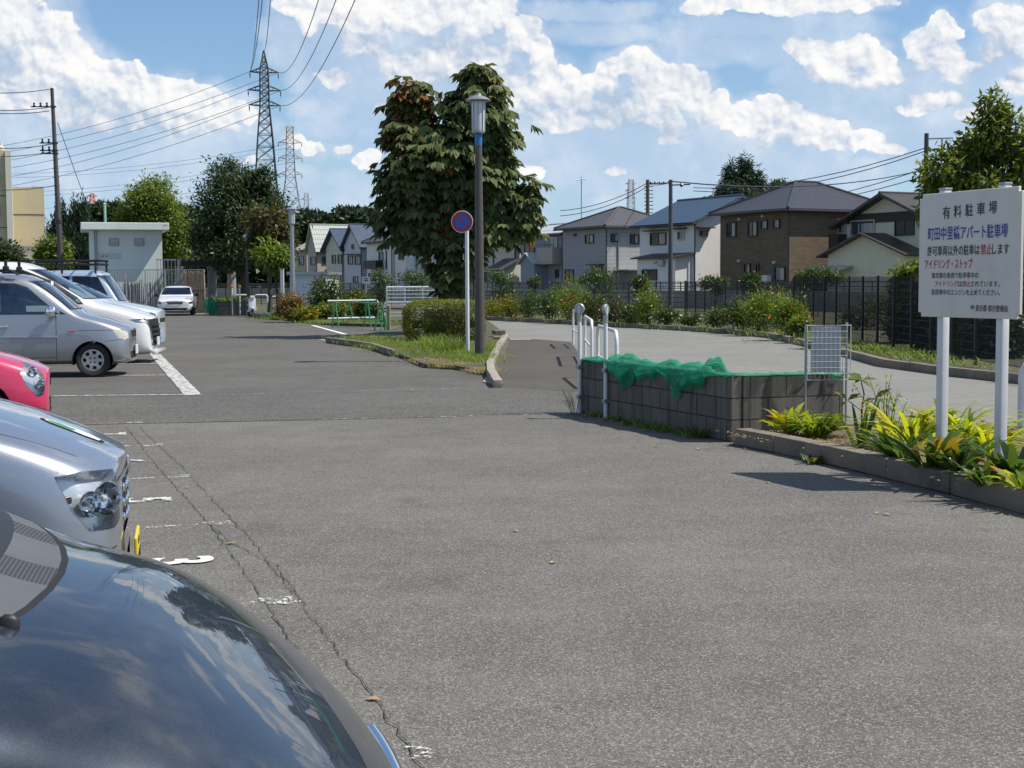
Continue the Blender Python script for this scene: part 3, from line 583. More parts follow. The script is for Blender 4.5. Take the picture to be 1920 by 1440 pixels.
# --- clipped azalea hedge
def hedge():
    c = P(832, 528, 37.5); t = thing('clipped_hedge', 'low clipped azalea hedge with yellowish top in front of the chestnut tree', 'hedge', (c.x, 37.6, .05)); hx, hy, hz = 1.02, .75, 1.05; n = 20000
    p = runit(n); q = p / (np.abs(p) ** 5).sum(1, keepdims=True) ** .2; q *= RNG.uniform(.90, 1.03, (n, 1)) * (1 + .04 * np.sin(p[:, :1] * 9) * np.cos(p[:, 1:2] * 7))
    C = q * np.array([hx, hy, hz / 2]) + np.array([0, 0, hz / 2]); m = C[:, 2] > .02; C = C[m]; O = p[m]; k = len(C)
    V, Q = diamonds(C, nrm(O * .6 + runit(k) + np.array([0, 0, .4])), nrm(O + runit(k) * .7), RNG.uniform(.035, .065, k), RNG.uniform(.02, .034, k))
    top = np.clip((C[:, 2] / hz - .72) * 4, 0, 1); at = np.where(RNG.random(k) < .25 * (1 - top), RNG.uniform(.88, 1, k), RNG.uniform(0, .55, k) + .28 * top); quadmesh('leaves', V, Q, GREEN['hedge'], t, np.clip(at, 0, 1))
    bm = bmesh.new(); bmesh.ops.create_cube(bm, size=1); bmesh.ops.scale(bm, vec=(hx * 1.60, hy * 1.60, hz * .76), verts=bm.verts); bmesh.ops.translate(bm, vec=(0, 0, hz * .42), verts=bm.verts); bmesh.ops.bevel(bm, geom=bm.edges[:], offset=.3, segments=4, affect='EDGES')
    me = bpy.data.meshes.new('twigs'); bm.to_mesh(me); bm.free(); me.materials.append(MT['bark']); link(bpy.data.objects.new('twigs', me), t)
hedge()
# --- grass on the island and along the edges
def spot(px, py, rx, ry, k):
    c = G(px, py); return ((c.x, c.y), (rx * c.y / F, ry), k)
grass('grass', 'short green grass over the island round the hedge', [spot(760, 655, 45, 1.0, 1500), spot(830, 668, 40, .9, 1700), spot(890, 680, 26, .7, 1300), spot(720, 645, 35, .8, 900), spot(910, 660, 14, 1.2, 700), spot(680, 640, 30, .6, 600)], 0, .16, .012, 'grass')
grass('grass', 'tall bright grass tufts in front of the hedge', [spot(838, 668, 11, .22, 300), spot(812, 662, 9, .22, 200), spot(858, 664, 8, .25, 180), spot(800, 658, 7, .25, 110)], 0, .46, .014, 'grass', .45, 1.0)
grass('grass', 'dry straw coloured grass along the front edge of the island', [spot(825, 684, 18, .25, 900), spot(855, 690, 22, .25, 900), spot(790, 680, 14, .25, 500), spot(905, 700, 16, .25, 500)], 0, .13, .011, 'dry', .9, 1.2, .03)
grass('grass', 'grass edging the flower bed by the shed', [spot(560, 602, 40, .6, 900), spot(650, 609, 45, .5, 900), spot(740, 608, 30, .6, 500)], 0, .22, .02, 'grass')
grass('grass', 'weeds along the road bed and fence foot', [((8.0, 26 + i * 2), (.35, .9), 160) for i in range(9)] + [((kx[0] + .4, kx[1] + .5), (.6, .6), 170) for kx in bedk[1:9]], 0, .24, .02, 'grass', .8)
grass('grass', 'dry grass by the bamboo screen', [spot(368, 584, 14, 1.2, 500)], 0, .5, .03, 'dry', .5)
# ------------------------------------------------------------------ houses beyond the river
def wallmat(name, col, kind='plain', dirt=.35):
    m, b = newmat(name); v = OBJ(); n = NOISE(v, 1.2, 6, .65); c = MIX(n, tuple(x * .9 for x in col), tuple(min(1, x * 1.08) for x in col))
    x, y, z = SEP(v)
    drip = SS(NOISE(VM('MULTIPLY', v, (3.5, 3.5, .22)), 1.6, 5, .7), .5, .78); c = MIX(drip * dirt, c, tuple(q * .55 for q in col))
    if kind == 'siding': g = M_('FRACT', z * 3.3); c = MIX(SS(g, .92, .97), c, tuple(q * .55 for q in col)); setin(b.inputs['Normal'], BUMP(SS(g, .8, 1.0, 1, 0), .5, .02))
    elif kind == 'brick':
        br = ND('ShaderNodeTexBrick', 0, None, Vector=XYZ(x + y, z, 0.0), Color1=(.20, .145, .092, 1), Color2=(.135, .097, .064, 1), Mortar=(.105, .08, .06, 1), Scale=1.0, Mortar_Size=.012, Brick_Width=.46, Row_Height=.13); c = MIX(n * .35, br, col)
    else: setin(b.inputs['Normal'], BUMP(NOISE(v, 45, 3, .7), .35, .01))
    setin(b.inputs['Base Color'], c); b.inputs['Roughness'].default_value = .85; return m
def roofmat(name, col, pitch=.30, rough=.45, spec=.5):
    m, b = newmat(name); v = OBJ(); n = NOISE(v, 2.0, 6, .7); at = ND('ShaderNodeUVMap'); u, w, _ = SEP(at)
    rows = M_('FRACT', w / pitch); cols = M_('FRACT', u / .27); c = MIX(n, tuple(x * .75 for x in col), tuple(min(1, x * 1.25) for x in col))
    c = MIX(SS(rows, .82, .98), c, tuple(x * .4 for x in col)); c = MIX(SS(M_('ABSOLUTE', cols - .5), .40, .5) * .5, c, tuple(x * .5 for x in col))
    setin(b.inputs['Base Color'], c); setin(b.inputs['Roughness'], rough + (n - .5) * .3); b.inputs['Specular IOR Level'].default_value = spec
    setin(b.inputs['Normal'], BUMP(rows * -1.0 + M_('SINE', cols * 6.283) * .35, .6, .03)); return m
MT['w_white'] = wallmat('white_render', (.84, .83, .80)); MT['w_grey'] = wallmat('grey_render', (.40, .40, .42), 'siding'); MT['w_blue'] = wallmat('blue_grey_render', (.31, .345, .40)); MT['w_cream'] = wallmat('cream_render', (.66, .64, .54))
MT['w_yellow'] = wallmat('pale_yellow_render', (.76, .70, .50)); MT['w_brick'] = wallmat('brown_brick_tile', (.17, .125, .08), 'brick'); MT['w_beige'] = wallmat('beige_render', (.48, .43, .38)); MT['w_pale'] = wallmat('pale_blue_siding', (.62, .66, .72), 'siding')
MT['w_apart'] = wallmat('cream_apartment_paint', (.60, .52, .34), dirt=.25); MT['w_hut'] = wallmat('mint_grey_paint', (.80, .86, .80), dirt=.2)
MT['r_dark'] = roofmat('dark_tile', (.055, .052, .055), .32, .38); MT['r_grey'] = roofmat('grey_slate', (.085, .083, .088), .2, .6); MT['r_blue'] = roofmat('blue_tile', (.05, .085, .135), .4, .45); MT['r_bblue'] = roofmat('bright_blue_tile', (.05, .078, .125), .35, .45)
MT['r_green'] = roofmat('pale_green_metal', (.38, .43, .385), .6, .6); MT['r_pale'] = roofmat('pale_metal', (.50, .52, .55), .5, .5); MT['r_brown'] = roofmat('dark_brown_tile', (.06, .05, .045), .3, .5); MT['r_beige'] = roofmat('beige_slate', (.42, .36, .32), .3, .7)
MT['timber'] = plain('dark_timber_trim', (.05, .038, .03), .7, var=.3); MT['frame_dark'] = plain('dark_window_frame', (.028, .025, .024), .4); MT['frame_pale'] = plain('aluminium_window_frame', (.50, .50, .50), .4, metal=.3)
MT['pane'] = plain('window_pane', (.055, .062, .068), .06, var=.5, sc=.8, spec=.8); MT['curtain'] = plain('curtained_pane', (.40, .38, .34), .25, var=.35, sc=2.5, spec=.7); MT['boards'] = plain('plywood_shutter', (.36, .24, .15), .7, var=.3); MT['shutter'] = plain('brown_shutter', (.085, .07, .062), .6, var=.2)
def s_at(px, o): k = (px - 960) / F; return (7.5 + .8713 * o - k * (60 + .4908 * o)) / (.4908 + .8713 * k)
HRZ = atan2(-.8713, .4908)
def uvroof(o, faces_uv):
    pass
class House:
    def __init__(h, label, px_far, px_near, d, wall, roof, kind, eave, ridge, o=22.1, over=.5, zb=.38, name='house', peak=.5, cat='house'):
        h.o, h.zb = o, zb; sn, sf = s_at(px_near, o), s_at(px_far, o); h.w, h.d = sf - sn, d; base = RV(sn, o, zb); h.base = base
        h.t = thing(name, label, cat, base, HRZ); w, e, rg = h.w, eave - zb, ridge - zb; mb = MB()
        if kind == 'gable_y': prof = [(-w, 0), (0, 0), (0, e), (-w * (1 - peak) if False else -w * peak, rg), (-w, e)]; mb.add([(x, 0, z) for x, z in prof] + [(x, d, z) for x, z in prof], [tuple(range(5)), tuple(range(9, 4, -1))] + [(i, i + 5, (i + 1) % 5 + 5, (i + 1) % 5) for i in range(5)])
        elif kind == 'gable_x': prof = [(0, 0), (d, 0), (d, e), (d / 2, rg), (0, e)]; mb.add([(0, y, z) for y, z in prof] + [(-w, y, z) for y, z in prof], [tuple(range(5)), tuple(range(9, 4, -1))] + [(i, i + 5, (i + 1) % 5 + 5, (i + 1) % 5) for i in range(5)])
        else: mb.box((-w / 2, d / 2, e / 2), (w, d, e))
        bm = bmesh.new(); ob = mb.build('wall', MT[wall], h.t); bm.from_mesh(ob.data); bmesh.ops.recalc_face_normals(bm, faces=bm.faces); bm.to_mesh(ob.data); bm.free()
        v, q = over, .16; rb = MB()
        def slab(A, B2, C, D): n = (B2 - A).cross(D - A).normalized(); n = n if n.z > 0 else -n; top = [p + n * q for p in (A, B2, C, D)]; rb.add([A, B2, C, D] + top, [(3, 2, 1, 0), (4, 5, 6, 7), (0, 1, 5, 4), (1, 2, 6, 5), (2, 3, 7, 6), (3, 0, 4, 7)])
        Vx = Vector
        if kind == 'gable_y':
            k1 = (rg - e) / (w * peak); k2 = (rg - e) / (w * (1 - peak)); pk = -w * peak
            slab(Vx((v, -v, e - v * k1)), Vx((v, d + v, e - v * k1)), Vx((pk, d + v, rg)), Vx((pk, -v, rg))); slab(Vx((-w - v, -v, e - v * k2)), Vx((pk, -v, rg)), Vx((pk, d + v, rg)), Vx((-w - v, d + v, e - v * k2)))
        elif kind == 'gable_x':
            k1 = (rg - e) / (d / 2)
            slab(Vx((-w - v, -v, e - v * k1)), Vx((v, -v, e - v * k1)), Vx((v, d / 2, rg)), Vx((-w - v, d / 2, rg))); slab(Vx((-w - v, d + v, e - v * k1)), Vx((-w - v, d / 2, rg)), Vx((v, d / 2, rg)), Vx((v, d + v, e - v * k1)))
        else:
            a = min(w, d) / 2; r1, r2 = (Vx((-a, d / 2, rg)), Vx((-w + a, d / 2, rg))) if w >= d else (Vx((-w / 2, a, rg)), Vx((-w / 2, d - a, rg)))
            c = [Vx((v, -v, e)), Vx((v, d + v, e)), Vx((-w - v, d + v, e)), Vx((-w - v, -v, e))]; cu = [p + Vx((0, 0, q)) for p in c]
            if w >= d: fs = [(4, 5, 8), (5, 6, 9, 8), (6, 7, 9), (7, 4, 8, 9)]
            else: fs = [(7, 4, 8), (4, 5, 9, 8), (5, 6, 9), (6, 7, 8, 9)]
            rb.add(c + cu + [r1, r2], [(3, 2, 1, 0), (0, 1, 5, 4), (1, 2, 6, 5), (2, 3, 7, 6), (3, 0, 4, 7)] + fs)
        h.roof = rb.build('roof', MT[roof], h.t); h.uv(h.roof)
        rp = MB()      # ridge and hip caps
        if kind == 'gable_y': rp.tube([(-w * peak, -v, rg + q), (-w * peak, d + v, rg + q)], .11, 6)
        elif kind == 'gable_x': rp.tube([(-w - v, d / 2, rg + q), (v, d / 2, rg + q)], .11, 6)
        else:
            rp.tube([r1, r2 + Vx((.001, 0, 0))], .11, 6)
            for p in cu: rp.tube([p, r1 if (p - r1).length < (p - r2).length else r2], .10, 6)
        rp.build('ridge_cap', MT[roof], h.roof)
        gt = MB(); gt.tube([(-w - v, -v - .05, e - (v * (rg - e) / (d / 2) if kind == 'gable_x' else 0) + .02), (v, -v - .05, e - (v * (rg - e) / (d / 2) if kind == 'gable_x' else 0) + .02)], .06, 6) if kind != 'gable_y' else gt.tube([(v + .05, -v, e - v * k1), (v + .05, d, e - v * k1)], .06, 6)
        gt.build('gutter', MT['frame_dark'], h.t); dp = MB(); dp.tube([(.06, -.06, 0), (.06, -.06, e - .25), (v * .6, -v * .6, e - .02)], .045, 6); dp.build('downpipe', MT['frame_dark'], h.t)
    def uv(h, o):
        me = o.data; uv = me.uv_layers.new(name='UVMap')
        for p in me.polygons:
            n = p.normal; t = Vector((0, 0, 1)).cross(n); t = t.normalized() if t.length > 1e-4 else Vector((1, 0, 0)); b2 = n.cross(t)
            for li in p.loop_indices: c = me.vertices[me.loops[li].vertex_index].co; uv.data[li].uv = (c.dot(t), c.dot(b2))
    def loc(h, px, py, face):      # pixel -> local coordinates on the river face (0), near side face (1) or a plane in front of the river face
        if face == 1: p = onplane(px, py, h.base, -EV)
        else: p = onplane(px, py, h.base - NV * (face if face < 0 else 0) * -1, -NV)
        r = p - h.base; return Vector((r.dot(-EV), r.dot(NV), r.z))
    def win(h, r, face=0, frame='frame_dark', pane='pane', hood=False, split=1, name='window', off=0.0, label=None):
        a, b2 = h.loc(r[0], r[1], face), h.loc(r[2], r[3], face); z0, z1 = min(a.z, b2.z), max(a.z, b2.z); z0 = max(z0, .05)
        if face == 1: u0, u1 = sorted((a.y, b2.y)); ax = 1
        else: u0, u1 = sorted((a.x, b2.x)); ax = 0
        W, H = u1 - u0, z1 - z0; cu, cz = (u0 + u1) / 2, (z0 + z1) / 2; f = .07
        def pt(u, dep, z): return (u, -dep + off * -1, z) if ax == 0 else (dep, u, z)
        def dim(du, dd, dz): return (du, dd, dz) if ax == 0 else (dd, du, dz)
        mb = MB()
        for (u, z, a1, b3) in ((cu, z0 + f / 2, W, f), (cu, z1 - f / 2, W, f), (u0 + f / 2, cz, f, H - 2 * f), (u1 - f / 2, cz, f, H - 2 * f)): mb.box(pt(u, .045, z), dim(a1, .09, b3))
        for k in range(1, split + 1):
            if split >= 1 and W > .5: mb.box(pt(u0 + W * k / (split + 1), .035, cz), dim(.05, .05, H - 2 * f))
        fr = mb.build(name, MT[frame], h.t)
        if label: fr['label'] = label
        p = MB(); p.box(pt(cu, .012, cz), dim(W - 2 * f, .02, H - 2 * f)); p.build('pane', MT[pane], fr)
        if pane == 'pane' and W > .6: c = MB(); c.box(pt(u0 + W * .73, .026, cz), dim(W * .36, .006, H - 2.4 * f)); c.build('curtain', MT['curtain'], fr)
        if hood: hd = MB(); hd.box(pt(cu, .28, z1 + .14), dim(W + .5, .56, .07), 0); hd.build('window_hood', MT['timber'], h.t)
    def band(h, name, px0, py0, px1, py1, mat, depth=.06, face=0):
        a, b2 = h.loc(px0, py0, face), h.loc(px1, py1, face); mb = MB(); u = 1 if face == 1 else 0; c = (a + b2) / 2; W = abs(a[u] - b2[u]); H = abs(a.z - b2.z)
        mb.box((c.x, -depth / 2 - .002, c.z) if u == 0 else (depth / 2 + .002, c.y, c.z), (W, depth, H) if u == 0 else (depth, W, H)); return mb.build(name, MT[mat], h.t)
    def leanto(h, name, px0, px1, py_top, depth, wall, roof, drop=.5, gable=False, over=.35, pyb=None):
        a, b2 = h.loc(px0, py_top, 0), h.loc(px1, py_top, 0); x0, x1 = sorted((a.x, b2.x)); zt = (a.z + b2.z) / 2; mb = MB(); pk = (x0 + x1) / 2
        if gable: prof = [(x0, 0), (x1, 0), (x1, zt - drop), (pk, zt), (x0, zt - drop)]; mb.add([(x, -depth, z) for x, z in prof] + [(x, -.003, z) for x, z in prof], [tuple(range(5)), tuple(range(9, 4, -1))] + [(i, i + 5, (i + 1) % 5 + 5, (i + 1) % 5) for i in range(5)])
        else: prof = [(-depth, 0), (-.003, 0), (-.003, zt), (-depth, zt - drop)]; mb.add([(x0, y, z) for y, z in prof] + [(x1, y, z) for y, z in prof], [(0, 1, 2, 3), (7, 6, 5, 4)] + [(i, i + 4, (i + 1) % 4 + 4, (i + 1) % 4) for i in range(4)])
        if wall: ob = mb.build(name, MT[wall], h.t); bm = bmesh.new(); bm.from_mesh(ob.data); bmesh.ops.recalc_face_normals(bm, faces=bm.faces); bm.to_mesh(ob.data); bm.free()
        rb = MB(); q = .1
        def slab(A, B2, C, D): n = (B2 - A).cross(D - A).normalized(); n = n if n.z > 0 else -n; top = [p + n * q for p in (A, B2, C, D)]; rb.add([A, B2, C, D] + top, [(3, 2, 1, 0), (4, 5, 6, 7), (0, 1, 5, 4), (1, 2, 6, 5), (2, 3, 7, 6), (3, 0, 4, 7)])
        V3 = Vector; v = over
        if gable:
            k1 = drop / (x1 - pk); slab(V3((x1 + v, -depth - v, zt - drop - v * k1)), V3((x1 + v, -.01, zt - drop - v * k1)), V3((pk, -.01, zt)), V3((pk, -depth - v, zt))); slab(V3((x0 - v, -depth - v, zt - drop - v * k1)), V3((pk, -depth - v, zt)), V3((pk, -.01, zt)), V3((x0 - v, -.01, zt - drop - v * k1)))
        else: k1 = drop / depth; slab(V3((x0 - v, -depth - v, zt - drop - v * k1)), V3((x1 + v, -depth - v, zt - drop - v * k1)), V3((x1 + v, -.01, zt)), V3((x0 - v, -.01, zt)))
        r = rb.build('roof', MT[roof], h.t); h.uv(r); return r
    def balcony(h, px0, px1, py0, py1, depth, mat, rail=True):
        a, b2 = h.loc(px0, py0, 0), h.loc(px1, py1, 0); x0, x1 = sorted((a.x, b2.x)); z0, z1 = sorted((a.z, b2.z)); mb = MB(); c = (x0 + x1) / 2
        mb.box((c, -depth / 2, z0 + .06), (x1 - x0, depth - .01, .12)); mb.box((c, -depth + .04, (z0 + z1) / 2 + .07), (x1 - x0, .08, z1 - z0 - .14)); mb.box((x0 + .04, -depth / 2, (z0 + z1) / 2 + .07), (.08, depth - .18, z1 - z0 - .14)); mb.box((x1 - .04, -depth / 2, (z0 + z1) / 2 + .07), (.08, depth - .18, z1 - z0 - .14)); bo = mb.build('balcony', MT[mat], h.t)
        if rail:
            r = MB(); r.tube([(x0, -depth + .04, z1 + .22), (x1, -depth + .04, z1 + .22)], .03, 6)
            for i in range(5): x = x0 + .1 + (x1 - x0 - .2) * i / 4; r.tube([(x, -depth + .04, z1), (x, -depth + .04, z1 + .22)], .02, 6)
            r.build('handrail', MT['frame_dark'], bo)
# yellow house
h = House('pale yellow house with dark trim and stacked gables, left of the notice board', 1582, 1748, 8, 'w_yellow', 'r_brown', 'gable_y', 5.0, 6.55, o=25, over=.7)
h.band('timber_belt', 1586, 403, 1742, 412, 'timber'); h.win((1596, 414, 1641, 441), 0, 'frame_pale', 'pane', split=2); h.win((1679, 408, 1715, 441), 0, 'frame_dark', 'shutter', name='shuttered_window'); h.win((1660, 492, 1676, 520), 0, 'frame_pale'); h.win((1612, 505, 1628, 520), 0, 'frame_pale')
h.leanto('porch', 1590, 1735, 440, 1.6, 'w_yellow', 'r_brown', 1.15, True, .5); r = h.leanto('awning', 1572, 1636, 492, 2.6, None, 'r_pale', .5, False, .05); h.balcony(1572, 1589, 440, 476, .8, 'timber', False); h.win((1572, 410, 1588, 438), 0, 'frame_pale')
# brick house
h = House('brown brick house with a dark hipped tile roof', 1350, 1478, 8.6, 'w_brick', 'r_dark', 'hip', 5.85, 7.95, over=.55)
for q in ((1363, 417, 1381, 445), (1403, 415, 1421, 443), (1427, 413, 1440, 430), (1450, 411, 1463, 428), (1396, 494, 1408, 512), (1418, 494, 1424, 519)): h.win(q, 0, split=1 if q[2] - q[0] > 14 else 0)
h.win((1453, 500, 1473, 527), 0, name='door', split=0); h.band('air_conditioner', 1436, 516, 1446, 530, 'white', .35)
mb = MB()
for (px, py) in ((1388, 411), (1432, 405), (1387, 489), (1453, 492)): q = h.loc(px, py, 0); mb.tube([(q.x, .01, q.z), (q.x, -.16, q.z)], .09, 8)
mb.build('vent_cap', MT['whiteold'], h.t)
# white house with blue roof
h = House('white house with a blue tiled roof and a lean-to', 1200, 1303, 7.4, 'w_white', 'r_blue', 'gable_x', 5.6, 7.25, over=.5)
h.win((1220, 437, 1250, 459), hood=True); h.win((1271, 433, 1284, 450), frame='frame_pale', hood=True); h.win((1309, 431, 1327, 444), 1, 'frame_pale', hood=True); h.win((1204, 505, 1224, 530), split=0)
h.leanto('lean_to', 1228, 1300, 477, 1.5, 'w_white', 'r_brown', .25); h.win((1238, 505, 1266, 525), 0, pane='shutter', off=1.5); q = h.loc(1276, 493, 0); mb = MB(); mb.box((q.x, -1.62, q.z), (.62, .24, .4), bev=.03); mb.tube([(q.x - .9, -1.56, q.z), (q.x - .35, -1.56, q.z + .12)], .05, 6); mb.build('air_conditioner', MT['galv'], h.t)
# grey hip-roofed house
h = House('grey house with a hipped slate roof and small green tin canopy', 1056, 1138, 6.6, 'w_grey', 'r_grey', 'hip', 5.55, 7.25, over=.5)
h.win((1098, 440, 1114, 456)); h.win((1145, 438, 1160, 454), 1); h.win((1181, 439, 1198, 458), 1); h.win((1060, 505, 1076, 528), pane='boards', name='boarded_window'); h.win((1112, 500, 1130, 522), hood=True)
q = h.loc(1175, 505, 1); mb = MB(); mb.box((1.0, q.y, q.z - .05), (2.0, 2.3, .06)); r = mb.build('canopy', MT['r_green'], h.t); h.uv(r); mb = MB(); mb.tube([(.06, 1.0, 4.8), (.06, 1.0, .1)], .05, 6); mb.build('drainpipe', MT['galv'], h.t); h.band('eave_vent', 1077, 438, 1081, 443, 'frame_dark', .12)
# blue-grey house with balcony
h = House('blue grey house with boarded window and a balcony', 978, 1056, 6, 'w_blue', 'r_pale', 'gable_x', 5.35, 6.15, o=22.6, over=.35)
h.win((984, 455, 1003, 477), pane='boards', name='boarded_window'); h.balcony(1026, 1056, 465, 495, 1.0, 'w_beige'); h.win((1030, 445, 1046, 466), frame='frame_pale', pane='curtain'); h.leanto('porch', 1000, 1026, 476, 1.2, 'w_blue', 'r_pale', .7, True, .25); h.win((978, 512, 990, 528), frame='frame_pale', pane='boards', name='boarded_window'); h.win((1042, 505, 1048, 521)); h.win((992, 512, 1000, 527), frame='frame_pale', pane='curtain')
mb = MB(); mb.tube([(-2, 3, 5.7), (-2, 3, 9.6)], .04, 6); mb.tube([(-2.7, 3, 9.4), (-1.3, 3, 9.4)], .025, 5)
for k in range(6): mb.tube([(-2.6 + k * .24, 2.75, 9.4), (-2.6 + k * .24, 3.25, 9.4)], .02, 4)
mb.build('aerial', MT['galv'], h.t)
h = House('cream house half hidden behind the chestnut tree', 905, 974, 6.5, 'w_cream', 'r_pale', 'gable_x', 5.0, 6.2, o=23.5, over=.4)
h.win((905, 462, 912, 476)); h.win((917, 456, 922, 474), split=0); h.win((966, 465, 974, 485)); h.win((907, 510, 921, 528)); h.band('belt_course', 904, 494, 974, 497, 'w_pale', .05); h.band('downpipe', 925, 468, 927, 520, 'frame_dark', .08); h.leanto('porch', 950, 974, 486, 1.6, 'w_cream', 'r_grey', .8)
h = House('beige house hidden behind the chestnut trunk', 820, 895, 6.5, 'w_beige', 'r_grey', 'gable_x', 5.2, 6.6, o=23); h.win((835, 470, 850, 486)); h.win((880, 470, 892, 486))
# small houses to the left of the chestnut
h = House('pale house with a beige slate roof left of the chestnut', 795, 828, 6, 'w_pale', 'r_beige', 'gable_x', 5.3, 6.6, o=23); h.win((797, 468, 806, 487)); h.win((812, 505, 824, 520))
h = House('white gabled house with a beige roof and two slim windows', 742, 783, 6, 'w_white', 'r_beige', 'gable_y', 5.4, 7.3, o=22.3, over=.35); h.win((748, 470, 752, 487), split=0); h.win((754, 470, 758, 487), split=0); h.band('wing', 766, 482, 782, 515, 'w_pale', .3)
h = House('white house with a grey hipped roof and a black balcony', 690, 737, 6.5, 'w_white', 'r_grey', 'hip', 5.5, 7.5, o=22.1, over=.4); h.balcony(696, 720, 489, 504, .9, 'blacksteel', False); h.win((711, 472, 719, 489)); h.win((692, 512, 704, 527), split=0); h.band('downpipe', 724, 470, 726, 505, 'frame_dark', .08)
h = House('pale grey house with a bright blue gable roof and a tiny attic window', 648, 680, 6, 'w_pale', 'r_bblue', 'gable_y', 5.4, 7.4, o=22.0, over=.4); h.win((660, 458, 664, 467), split=0); h.win((653, 480, 662, 496), hood=True); h.win((666, 480, 676, 496), hood=True); h.win((663, 518, 672, 530))
h = House('beige house with a blue tiled roof and deep gable', 614, 645, 5.5, 'w_cream', 'r_bblue', 'gable_y', 5.3, 7.1, o=22.0, over=.5); h.win((623, 478, 630, 494)); h.win((634, 477, 641, 494)); h.win((630, 514, 640, 528), hood=True)
h = House('beige house with a pale green metal roof', 580, 597, 6, 'w_beige', 'r_green', 'gable_y', 5.4, 7.8, o=22.0, over=.3); h.win((583, 482, 592, 497)); h.win((604, 481, 618, 495), 1); h.win((610, 505, 616, 516), 1, name='hooded_window')
h = House('dull beige house at the left end of the house row', 556, 577, 6, 'w_beige', 'r_beige', 'gable_x', 5.3, 6.8, o=22.5, over=.3); h.win((561, 480, 570, 497)); h.win((561, 512, 570, 526))
# river: far parapet, rail, near bank
mb = MB(); mb.prism([tuple(RV(s, o)[:2]) for s, o in ((-60, 14), (160, 14), (160, 14.3), (-60, 14.3))][::-1], -.5, 1.02); o = meta(mb.build('river_wall', MT['concrete']), 'long grey concrete river wall at the foot of the houses', 'wall')
t = thing('river_railing', 'thin dark railing along the top of the far river wall', 'railing', RV(0, 14.15, 1.02)); mb = MB()
for s in range(-30, 150, 2): mb.tube([EV * s, EV * s + Vector((0, 0, .5))], .03, 4)
o = mb.build('posts', MT['frame_dark'], t); o['kind'] = 'stuff'; mb = MB()
for z in (.25, .5): mb.tube([EV * -30 + Vector((0, 0, z)), EV * 149 + Vector((0, 0, z))], .025, 4)
mb.build('rails', MT['frame_dark'], t)
# ------------------------------------------------------------------ apartment block, pump house, sheds
t = thing('apartment_block', 'cream apartment block at the left edge with grey windows', 'apartment building', (XZ(25, 128), 128, 0), R(21)); Ya = 128
A = lambda px: XZ(px, Ya) - XZ(25, Ya)
mb = MB(); mb.box((A(25) - 9, 5, HZ(282, Ya, 10) / 2), (18, 10, HZ(282, Ya, 10))); mb.build('wall', MT['w_apart'], t); mb = MB(); mb.box((A(57), 7, HZ(346, Ya, 57) / 2), (A(87) - A(26), 8, HZ(346, Ya, 57))); mb.build('wing', MT['w_apart'], t)
mb = MB(); mb.box((A(22), -.25, HZ(280, Ya) / 2), (.5, .5, HZ(278, Ya))); mb.build('pilaster', MT['w_cream'], t); mb = MB(); mb.tube([(A(26), -.2, 0), (A(26), -.2, HZ(282, Ya))], .10, 8); mb.build('downpipe', MT['whiteold'], t)
for py0, py1 in ((320, 343), (380, 402), (438, 458)):
    mb = MB(); z0, z1 = HZ(py1, Ya), HZ(py0, Ya); mb.box((A(-2), -.06, (z0 + z1) / 2), (A(7) - A(-11), .12, z1 - z0)); f = mb.build('window', MT['frame_pale'], t); mb = MB(); mb.box((A(-2), -.125, (z0 + z1) / 2), (A(6) - A(-10), .02, z1 - z0 - .2)); mb.build('pane', MT['pane'], f)
for py in (362, 422, 394): mb = MB(); mb.box((A(57) if py == 394 else A(-2), 2.98 if py == 394 else -.01, HZ(py, Ya)), (A(87) - A(26) - .02 if py == 394 else A(18) - A(-40), .03, .06)); mb.build('floor_joint', MT['timber'], t)
mb = MB(); mb.box((A(48), 1.0, HZ(468, Ya)), (A(80) - A(8), 3, HZ(456, Ya) - HZ(478, Ya))); mb.build('balcony', MT['concrete'], t); mb = MB(); mb.box((A(65), -.6, HZ(480, Ya)), (A(85) - A(42), 1.4, .7)); mb.build('awning', MT['w_apart'], t)
mb = MB(); mb.lathe([(.35, 0), (.35, .6), (.2, .7), (.2, 1.0)], (A(10), 1, HZ(282, Ya)), 10); mb.build('roof_vent', MT['w_cream'], t); mb = MB(); mb.box((A(76), 4, HZ(345, Ya) + .16), (.95, .4, .22)); mb.build('roof_light', MT['blacksteel'], t)
Yh = 82.0; x0, x1 = XZ(170, Yh), XZ(302, Yh); zr = HZ(431, Yh, 230); t = thing('pump_house', 'mint grey concrete pump house with flat roof slab and two louvred vents', 'building', (x0, Yh, 0), R(17))
W = x1 - x0; mb = MB(); mb.box((W / 2, 2, zr / 2), (W, 4, zr)); mb.build('wall', MT['w_hut'], t); mb = MB(); mb.box((W / 2 - .05, 1.85, zr + .21), (W + .85, 5.0, .42), bev=.03); mb.build('roof', MT['w_hut'], t)
for (px, n) in ((214, 'vent'), (260, 'vent')):
    c = XZ(px, Yh) - x0; z = HZ(453, Yh, 230); f = MB(); f.box((c, -.03, z), (.54, .06, .42)); f = f.build('vent', MT['concrete'], t); l = MB()
    for k in range(5): l.box((c, -.07, z - .15 + k * .075), (.46, .02, .05))
    l.build('louvre', MT['whiteold'], f)
mb = MB(); mb.tube([(.35, -.1, zr), (.35, -.1, zr - 1.4), (.38, -.1, .1)], .05, 8); mb.build('downpipe', MT['galv'], t); mb = MB(); mb.box((.12, -.05, zr / 2), (.24, .1, zr - .02)); mb.build('corner_pier', MT['w_hut'], t)
mb = MB()
for (px) in (193, 200): c = XZ(px, Yh) - x0; mb.box((c, -.01, HZ(480, Yh, 200)), (.1, .02, .07))
